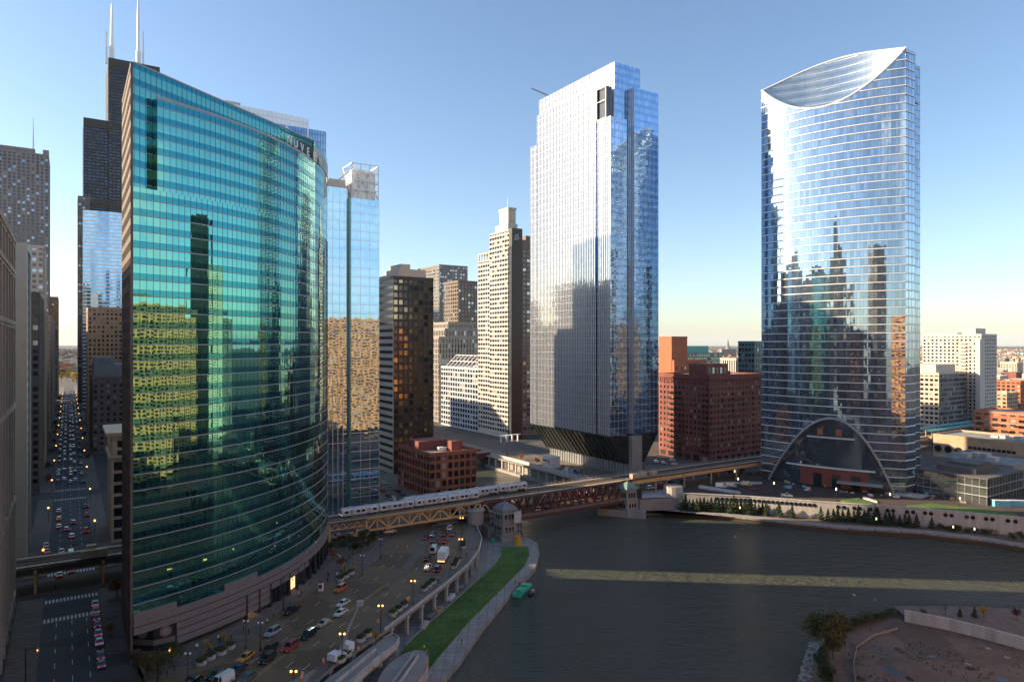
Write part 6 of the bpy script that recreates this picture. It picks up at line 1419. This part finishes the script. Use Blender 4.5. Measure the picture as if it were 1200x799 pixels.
# barrels
for k, (px, py) in enumerate(((379, 776), (443, 730), (477, 704), (479, 703), (530, 668), (420, 762), (353, 796), (354, 792))):
    p = U(px, py, .15); p.z = .14; t = thing('traffic_barrel', ['leftmost orange traffic barrel by the lift truck', 'orange traffic barrel under the lamp above the ramp', 'left of two orange barrels by the third planter', 'right of two orange barrels by the third planter', 'orange barrel behind the box truck', 'orange barrel beside the first twin planter', 'lower of two orange barrels at the bottom edge', 'upper of two orange barrels at the bottom edge'][k], 'barrel', p, 'orange traffic barrels')
    mb = MB(); mb.tube([p, p + UP * .5, p + UP * 1.1], [.34, .3, .24], 10); mb.build('drum', M['orange_plastic'], t); mb = MB(); mb.cyl(p + UP * .55, .305, .14, 10); mb.cyl(p + UP * .85, .28, .12, 10); mb.build('stripe', M['white_paint'], t)

# ------------------------------------------------------------------ ramps, lift truck, barge and works gear
def ramp(name, label, px, z0, sl, post=True):
    P = [U(x, y, z0 - sl * k) for k, (x, y) in enumerate(px)]; zz = z0; t = thing(name, label, 'ramp', Vector((P[0].x, P[0].y, z0)))
    mb = MB(); mb.poly(P); c = [p - UP * .7 for p in P]
    for a, b, d, e in zip(P, P[1:] + P[:1], c, c[1:] + c[:1]): mb.face([a, b, e, d])
    mb.poly(c); mb.build('deck', M['concrete'], t); return t, P
ra, P1 = ramp('access_ramp', 'upper concrete access ramp with white parapets running down to the river lawn', [(360, 812), (449.5, 747), (462, 743), (468, 747), (466, 753), (425, 788), (404, 812)], -.6, 0)
mb = MB(); band(mb, P1[1:6][::-1], -1.3, .35, .02, back=.3); band(mb, [P1[6], P1[5]], -1.3, .35, .02, back=.3); mb.build('parapet', M['pale_concrete'], ra)
mb = MB(); A, B = P1[0].lerp(P1[6], .5), P1[1].lerp(P1[5], .4)
d = (B - A).normalized(); n = Vector((d.y, -d.x, 0)); mb.beam(A + UP * .4, B + UP * .4, .25, .9); mb.beam(A + n * 2.4 + UP * .25, B + n * 2.4 + UP * .25, .1, .6); mb.build('divider', M['pale_concrete'], ra)
mb = MB()
for q in (P1[4], P1[5], P1[2]): mb.boxc(Vector((q.x - .5, q.y, -6)), .8, .8, 4.8)
mb.build('column', M['pale_concrete'], ra)
rb, P2 = ramp('turning_ramp', 'lower hairpin ramp with a curved white parapet and orange sign by the lawn', [(436, 812), (448, 786), (460, 774), (474, 765), (487, 761), (497, 761.5), (502, 765), (502, 775), (488, 795), (474, 812)], -2.2, 0)
mb = MB(); band(mb, P2[::-1][:9], -3.6, -1.0, .02, back=.25); mb.build('parapet', M['pale_concrete'], rb)
mb = MB(); l_ = lens(P2[::-1][:4]); fins(mb, P2[::-1][:4], 1.6, -3.4, -1.1, .12, .08); mb.build('rib', M['concrete'], rb)
mb = MB(); A = P2[0].lerp(P2[9], .45); B = P2[3].lerp(P2[7], .4); mb.beam(A + UP * .5, B + UP * .5, .2, .9); mb.beam(A + Vector((1.6, 0, .5)), B + Vector((1.2, -.6, .5)), .2, .9); mb.build('divider', M['pale_concrete'], rb)
mb = MB(); q = P2[7] + (P2[8] - P2[7]) * .1; d = (P2[8] - P2[7]).normalized(); n = Vector((-d.y, d.x, 0)); mb.box(q + n * .06 - UP * .6, d * 1.2, n * .06, UP * 1.0); mb.build('orange_sign', M['orange_plastic'], rb)
lt = thing('lift_truck', 'white boom lift truck with its arm raised beside the ramp', 'lift truck', U(399, 771, 0) ); b = lt.location.copy()
mb = MB(); mb.boxc(b + UP * .7, 6.5, 2.4, .7, 0, 1.1); mb.boxc(b + Vector((1.2, 2.2, 1.2)), 2, 2.3, 1.6, 0, 1.1); mb.boxc(b + Vector((-.9, -1.8, 1.3)), 2.4, 2.2, .9, 0, 1.1); mb.build('chassis', M['white_alu'], lt)
tip = Vector((b.x + 4.2, b.y + 1.5, 12.5)); mb = MB(); mb.beam(b + UP * 2, b.lerp(tip, .6) + UP * 1.2, .5, .6); mb.beam(b.lerp(tip, .5) + UP * 1.1, tip, .32, .4); mb.build('boom', M['steel'], lt)
mb = MB(); mb.boxc(tip - UP * .8, 1.4, 1.0, 1.1); mb.build('basket', M['roof_equip'], lt)
for x in (-2, 2):
    for y in (-1, 1): mb = MB(); q = b + Vector((math.cos(1.1) * x - math.sin(1.1) * y * 1.1, math.sin(1.1) * x + math.cos(1.1) * y * 1.1, .5)); mb.sphere(q, .5, n=8, k=5); mb.build('wheel', M['tyre'], lt)
bg = thing('work_float', 'green work float with boxes moored along the lawn promenade', 'barge', U(612, 693, -7.4)); b = bg.location.copy()
mb = MB(); mb.boxc(b, 11, 2.9, 1.1, 0, 1.2); mb.build('hull', M['green_plastic'], bg); mb = MB(); mb.boxc(b + Vector((-.9, -3, 1.1)), 2.2, 1.9, .9, 0, 1.2); mb.boxc(b + Vector((.9, 2.4, 1.1)), 2, 1.8, .6, 0, 1.2); mb.build('deck_box', M['green_plastic'], bg)
mb = MB()
for k in range(6): mb.boxc(b + Vector((math.cos(1.2), math.sin(1.2), 0)) * (k * 2.0 - 5) + Vector((-1.0, .4, 1.1)), .1, .1, 1.0)
mb.build('rail_post', M['steel'], bg)
bt = thing('work_boat', 'small dark motor boat tied beside the green float', 'boat', U(624, 696, -7.4)); b = bt.location.copy(); d = Vector((.36, .93, 0)); n = Vector((-d.y, d.x, 0))
mb = MB(); st = [(-2.8, .9), (-1, 1.05), (1.2, .85), (3, .08)]
for (x0, w0), (x1, w1) in zip(st, st[1:]):
    for sy in (-1, 1): f = [b + d * x0 + n * sy * w0 * .6, b + d * x1 + n * sy * w1 * .6, b + d * x1 + n * sy * w1 + UP * .8, b + d * x0 + n * sy * w0 + UP * .8]; mb.face(f if sy < 0 else f[::-1])
    mb.face([b + d * x0 - n * w0 * .9 + UP * .5, b + d * x1 - n * w1 * .9 + UP * .5, b + d * x1 + n * w1 * .9 + UP * .5, b + d * x0 + n * w0 * .9 + UP * .5])
mb.face([b - d * 2.8 - n * .55, b - d * 2.8 + n * .55, b - d * 2.8 + n * .9 + UP * .8, b - d * 2.8 - n * .9 + UP * .8]); mb.build('hull', M['bronze_dark'], bt)
mb = MB(); mb.box(b - d * .4 - n * .5 + UP * .5, d * 1.2, n * 1.0, UP * .9); mb.build('console', M['steel'], bt); mb = MB(); mb.box(b - d * 3.2 - n * .2 + UP * .2, d * .4, n * .4, UP * 1.0); mb.build('outboard_motor', M['tyre'], bt)
yt = thing('ochre_tank', 'ochre yellow round tank on the promenade tip by the scaffolded bridge house', 'tank', U(606.5, 638.5, -6)); mb = MB(); mb.cyl(yt.location, 1.35, 3.4, 14); mb.build('shell', M['yellow_plastic'], yt); mb = MB(); mb.cyl(yt.location + UP * 3.4, 1.42, .15, 14); mb.build('lid', M['orange_plastic'], yt)
for k, (px, py, lb, m) in enumerate(((528.5, 702, 'white site generator below the raised road', 'white_alu'), (514, 717, 'brown crate stack below the raised road', 'brick_tan'), (541, 688, 'pile of pale sacks below the raised road', 'limestone'), (505, 722, 'grey pallet stack left of the brown crates', 'concrete'), (578, 634, 'green and white site hoarding by the bridge house', 'green_plastic'), (497, 735, 'pale pipe bundle under the ramp', 'pale_concrete'))):
    p = U(px, py, -6); t = thing('site_stack', lb, 'site material', p, 'works material on the lower walk'); mb = MB(); a = heading(p)
    for j in range(3): mb.boxc(p + Vector((math.cos(a), math.sin(a), 0)) * (j - 1) * 1.3, 1.15, 1.4, R.uniform(.6, 1.4), 0, a + R.uniform(-.1, .1))
    mb.build('stack', M[m], t)
    mb = MB(); mb.boxc(p - UP * 0, 4.2, 1.7, .12, 0, a); mb.build('pallet', M['trunk'], t)
for k in range(34):
    px = R.uniform(905, 1150); py = 562 + (px - 900) * .085 + R.uniform(0, 9); p = U(px, py, .5)
    if py > 590: continue
    q = R.randrange(4); t = thing('material_stack', ['small pale stack of building material on the park site before the arch', 'small brown stack of building material on the park site before the arch', 'small grey stack of building material on the park site before the arch', 'small blue covered stack of building material on the park site before the arch'][q], 'site material', p, 'stacks on the park site'); mb = MB(); a = R.uniform(0, 3)
    for j in range(R.randint(1, 3)): mb.boxc(p + Vector((math.cos(a), math.sin(a), 0)) * j * 1.35, 1.2, R.uniform(1, 2), R.uniform(.4, 1.3), 0, a)
    mb.build('stack', [M['white_alu'], M['brick_tan'], M['concrete'], M['blue_paint']][q], t); mb = MB(); mb.boxc(p, 3, 2.2, .1, 0, a); mb.build('pallet', M['trunk'], t)
# gulls
for px, py, z, lb in ((862, 629, -7, 'white gull gliding above the middle of the river'), (1001, 697, -6.8, 'white gull on the water beyond the peninsula')):
    p = U(px, py, z); t = thing('gull', lb, 'bird', p, 'gulls'); mb = MB(); mb.tube([p - Vector((.35, 0, 0)), p - Vector((.15, 0, -.03)), p + Vector((.15, 0, .03)), p + Vector((.32, 0, .06)), p + Vector((.42, 0, .04))], [.03, .12, .12, .07, .02], 7); mb.build('body', M['white_globe'], t)
    for sy in (-1, 1): mb = MB(); mb.tube([p, p + Vector((-.05, .45 * sy, .18)), p + Vector((-.2, .85 * sy, .1))], [.07, .06, .015], 5); mb.build('wing', M['white_globe'], t)
p = U(1020, 739, -5); t = thing('pole_lamp', 'tall thin lamp pole on the bare peninsula', 'lamp post', p); mb = MB(); mb.tube([p, p + UP * 8.6], [.1, .06], 6); mb.beam(p + UP * 8.5, p + UP * 8.6 + Vector((1.2, 0, 0)), .07, .07); mb.build('pole', M['trunk'], t); mb = MB(); mb.boxc(p + Vector((1.3, 0, 8.45)), .6, .25, .15); mb.build('lamp_head', M['steel'], t)
q = [U(x, y, -5) for x, y in ((1003, 803), (1000, 780), (1004, 760), (1024, 746), (1052, 738))]; mb = MB()
for a, b in zip(q, q[1:]):
    mb.beam(a + UP * .5, b + UP * .5, .12, .5); n = int((b - a).length / 2.5)
    for k in range(n): c = a.lerp(b, k / n); mb.beam(c, c + UP * .9, .1, .1)
tag(mb.build('board_fence', M['limestone']), 'low pale board fence along the path on the peninsula', 'fence')
for k in range(9):
    p = U(R.uniform(1010, 1195), R.uniform(755, 798), -5); t = thing('debris_heap', 'small heap of brown rubble on the bare building site', 'rubble heap', p, 'rubble heaps on the bare site'); mb = MB()
    for j in range(R.randint(4, 9)): mb.sphere(p + Vector((R.uniform(-.5, .5), R.uniform(-.5, .5), R.uniform(-.1, .2))), R.uniform(.35, .6), n=6, k=4, sz=.6)
    mb.build('rubble', [M['soil'], M['stone_rubble'], M['mulch']][k % 3], t)
# people: one skinned body each, coloured by height
def person_mesh(top, walk=.18):
    me = bpy.data.meshes.new('person'); J = [(0, 0, .95), (0, 0, 1.2), (0, 0, 1.45), (0, 0, 1.56), (0, .02, 1.7), (.1, 0, .9), (.11, walk, .5), (.11, walk * .9, .06), (.12, walk + .15, .03), (-.1, 0, .9), (-.11, -walk * .6, .5), (-.11, -walk * 1.3, .06), (-.12, -walk * 1.3 + .15, .03), (.2, 0, 1.4), (.25, -.08, 1.12), (.24, .05, .86), (-.2, 0, 1.4), (-.25, .08, 1.12), (-.24, .16, .88)]
    E = [(0, 1), (1, 2), (2, 3), (3, 4), (0, 5), (5, 6), (6, 7), (7, 8), (0, 9), (9, 10), (10, 11), (11, 12), (2, 13), (13, 14), (14, 15), (2, 16), (16, 17), (17, 18)]
    rr = [.14, .14, .16, .06, .11, .1, .075, .05, .04, .1, .075, .05, .04, .07, .05, .035, .07, .05, .035]
    me.from_pydata(J, E, []); o = bpy.data.objects.new('p_tmp', me); C.objects.link(o); m = o.modifiers.new('s', 'SKIN')
    for v, r in zip(me.skin_vertices[0].data, rr): v.radius = (r, r)
    me.skin_vertices[0].data[0].use_root = True
    o.modifiers.new('b', 'SUBSURF').levels = 1; bpy.context.view_layer.update()
    out = bpy.data.meshes.new_from_object(o.evaluated_get(bpy.context.evaluated_depsgraph_get())); bpy.data.objects.remove(o)
    out.materials.clear(); [out.materials.append(x) for x in (M['cloth'], top, M['skin'])]
    for f in out.polygons: z = f.center.z; f.material_index = 2 if z > 1.52 or (z < .9 and abs(f.center.x) > .19) else 1 if z > .93 else 0
    return out
PM = {'hv': person_mesh(M['hi_vis']), 'or': person_mesh(M['orange_plastic']), 'dk': person_mesh(M['cloth'], .05), 'wh': person_mesh(M['white_globe'])}
for px, py, z, k, lb in ((541, 755, -6, 'dk', 'person in dark clothes on the lawn promenade'), (546.5, 652, .14, 'dk', 'person in dark clothes on the right pavement near the box truck'), (514, 683, .14, 'dk', 'person in dark clothes by the third planter'), (462, 727, .14, 'hv', 'worker in yellow vest on the pavement above the ramp'), (497, 763, -2.2, 'hv', 'worker in yellow vest at the hairpin ramp tip'), (500, 768, -2.2, 'or', 'worker in orange vest at the hairpin ramp tip'),
                       (443, 786, -2.2, 'hv', 'left worker in yellow vest low on the hairpin ramp'), (447, 785, -2.2, 'hv', 'right worker in yellow vest low on the hairpin ramp'), (438, 789, -.6, 'or', 'worker in orange vest between the ramps'), (608, 685, -6, 'or', 'worker in orange by the green float'), (604, 684, -6, 'or', 'second worker in orange left of the float'), (644.5, 593.5, -.33, 'or', 'worker in orange on the bridge deck'), (641, 596, -.33, 'or', 'worker in orange left of the other on the bridge'),
                       (196, 793, .14, 'dk', 'left walker on the pavement below the corner trees'), (204, 786, .14, 'dk', 'right walker on the pavement below the corner trees'), (350, 699, .14, 'wh', 'walker in a white top by the arcade'), (353, 697.5, .14, 'dk', 'walker in dark clothes by the arcade'), (1048, 723, -3.2, 'dk', 'dark figure on the peninsula tip by the railing'), (990, 757, -4.95, 'dk', 'figure on the footpath beside the bushes'),
                       (942, 577, .6, 'or', 'worker in orange on the dark soil'), (1033, 583, .6, 'hv', 'worker in yellow vest at the right arch foot'), (967, 572, .6, 'hv', 'worker in yellow vest near the lobby'), (72, 698, .14, 'dk', 'walker on the canyon zebra crossing'), (65, 690, .14, 'dk', 'second walker at the canyon zebra crossing')):
    p = U(px, py, z); o = bpy.data.objects.new('person', PM[k]); C.objects.link(o); o.location = p; o.rotation_euler = (0, 0, R.uniform(0, 6.28)); tag(o, lb, 'person', 'people')

for k in range(22):
    a = R.uniform(-36, 8); q = Vector((C333[0] + (R333 + R.uniform(4, 9)) * math.cos(math.radians(a)), C333[1] + (R333 + R.uniform(4, 9)) * math.sin(math.radians(a)), .14))
    o = bpy.data.objects.new('person', PM['dk' if k % 4 else 'wh']); C.objects.link(o); o.location = q; o.rotation_euler = (0, 0, R.uniform(0, 6.28)); tag(o, 'pedestrian in ' + ('dark clothes' if k % 4 else 'a white top') + ' on the pavement curving round the green tower', 'person', 'pedestrians below the green tower')
wd_ = MB()
for k in range(500):
    p = U(R.uniform(985, 1198), R.uniform(735, 798), -5); n_ = math.sin(p.x * .31) + math.cos(p.y * .23 + p.x * .11)
    if n_ < .1: continue
    for j in range(3): g = R.uniform(0, 6.28); v = Vector((math.cos(g), math.sin(g), 0)) * .14; c = p + Vector((R.uniform(-.4, .4), R.uniform(-.4, .4), 0)); wd_.face([c - v, c + v, c + UP * R.uniform(.15, .4) + v.cross(UP) * .8])
tag(wd_.build('weeds', LEAF['olive']), 'sparse olive weeds over the bare building site', 'weeds', kind='stuff')
# ------------------------------------------------------------------ camera, sun, sky
cam = bpy.data.cameras.new('camera'); co = bpy.data.objects.new('camera', cam); C.objects.link(co)
co.location = (0, 0, CAMZ); co.rotation_euler = (math.radians(90), 0, 0); cam.sensor_width = 36; cam.lens = 24.0; cam.shift_y = 3.5 / 1200; cam.clip_start = 1; cam.clip_end = 80000; scene.camera = co
EL = math.radians(SUN_EL); SD = Vector((-.996, .087, 0)).normalized() * math.cos(EL) + UP * math.sin(EL)
sun = bpy.data.lights.new('sun', 'SUN'); so = bpy.data.objects.new('sun', sun); C.objects.link(so); so.rotation_euler = SD.to_track_quat('Z', 'Y').to_euler()
sun.energy = 5.0; sun.angle = math.radians(.53); sun.color = (1, .77, .51)
wd = bpy.data.worlds.new('World'); scene.world = wd; wd.use_nodes = True; nt = wd.node_tree
sky = nt.nodes.new('ShaderNodeTexSky'); sky.sky_type = 'NISHITA'; sky.sun_disc = False; sky.sun_elevation = EL; sky.sun_rotation = math.atan2(SD.x, SD.y); sky.altitude = 100; sky.air_density = 1.0; sky.dust_density = .7; sky.ozone_density = 1.8
bgn = nt.nodes['Background']; tcw = nt.nodes.new('ShaderNodeTexCoord'); nz_ = nt.nodes.new('ShaderNodeTexNoise'); nz_.inputs['Scale'].default_value = 3.2; nz_.inputs['Detail'].default_value = 7; nz_.inputs['Roughness'].default_value = .58; nt.links.new(tcw.outputs['Generated'], nz_.inputs['Vector'])
def wm(op, a, b=None):
    x = nt.nodes.new('ShaderNodeMath'); x.operation = op; x.use_clamp = op == 'MULTIPLY'
    for i, v in enumerate((a, b)):
        if v is None: continue
        if isinstance(v, (int, float)): x.inputs[i].default_value = v
        else: nt.links.new(v, x.inputs[i])
    return x.outputs[0]
def wr(v, a, b):
    x = nt.nodes.new('ShaderNodeMapRange'); x.interpolation_type = 'SMOOTHSTEP'; nt.links.new(v, x.inputs[0]); x.inputs[1].default_value = a; x.inputs[2].default_value = b; return x.outputs[0]
sx_ = nt.nodes.new('ShaderNodeSeparateXYZ'); nt.links.new(tcw.outputs['Generated'], sx_.inputs[0])
cf = wm('MULTIPLY', wm('MULTIPLY', wr(nz_.outputs[0], .47, .60), wr(sx_.outputs[1], -.08, -.3)), wm('MULTIPLY', wr(sx_.outputs[2], .0, .10), wr(sx_.outputs[2], .46, .24)))   # low cumulus in the east, behind the camera
mx_ = nt.nodes.new('ShaderNodeMix'); mx_.data_type = 'RGBA'; nt.links.new(cf, mx_.inputs[0]); nt.links.new(sky.outputs[0], mx_.inputs[6]); mx_.inputs[7].default_value = (7.5, 7.2, 6.8, 1)
mt_ = nt.nodes.new('ShaderNodeMix'); mt_.data_type = 'RGBA'; mt_.blend_type = 'MULTIPLY'; mt_.inputs[0].default_value = 1; nt.links.new(mx_.outputs[2], mt_.inputs[6]); mt_.inputs[7].default_value = (1.0, 1.035, 1.07, 1)
nt.links.new(mt_.outputs[2], bgn.inputs[0]); bgn.inputs[1].default_value = .085
hz = MB(); hz.box(Vector((-60000, -60000, -10.2)), Vector((120000, 0, 0)), Vector((0, 120000, 0)), UP * 600)
hm = bpy.data.materials.new('haze air'); hm.use_nodes = True; hm.node_tree.nodes.clear(); ho = hm.node_tree.nodes.new('ShaderNodeOutputMaterial'); hv = hm.node_tree.nodes.new('ShaderNodeVolumePrincipled')
hv.inputs['Color'].default_value = (.80, .88, 1, 1); hv.inputs['Density'].default_value = HAZE; hv.inputs['Anisotropy'].default_value = 0; hm.node_tree.links.new(hv.outputs[0], ho.inputs['Volume'])
if HAZE > 0: tag(hz.build('haze', hm), kind='stuff')
vs = scene.view_settings; vs.view_transform = 'Standard'; vs.look = 'None'; vs.gamma = 1; vs.exposure = EXPO; vs.use_curve_mapping = False
cy = scene.cycles; cy.use_denoising = True; cy.max_bounces = 7; cy.diffuse_bounces = 3; cy.glossy_bounces = 5; cy.transmission_bounces = 2; cy.transparent_max_bounces = 4; cy.caustics_reflective = True; cy.caustics_refractive = False; cy.blur_glossy = .3; cy.sample_clamp_indirect = 80
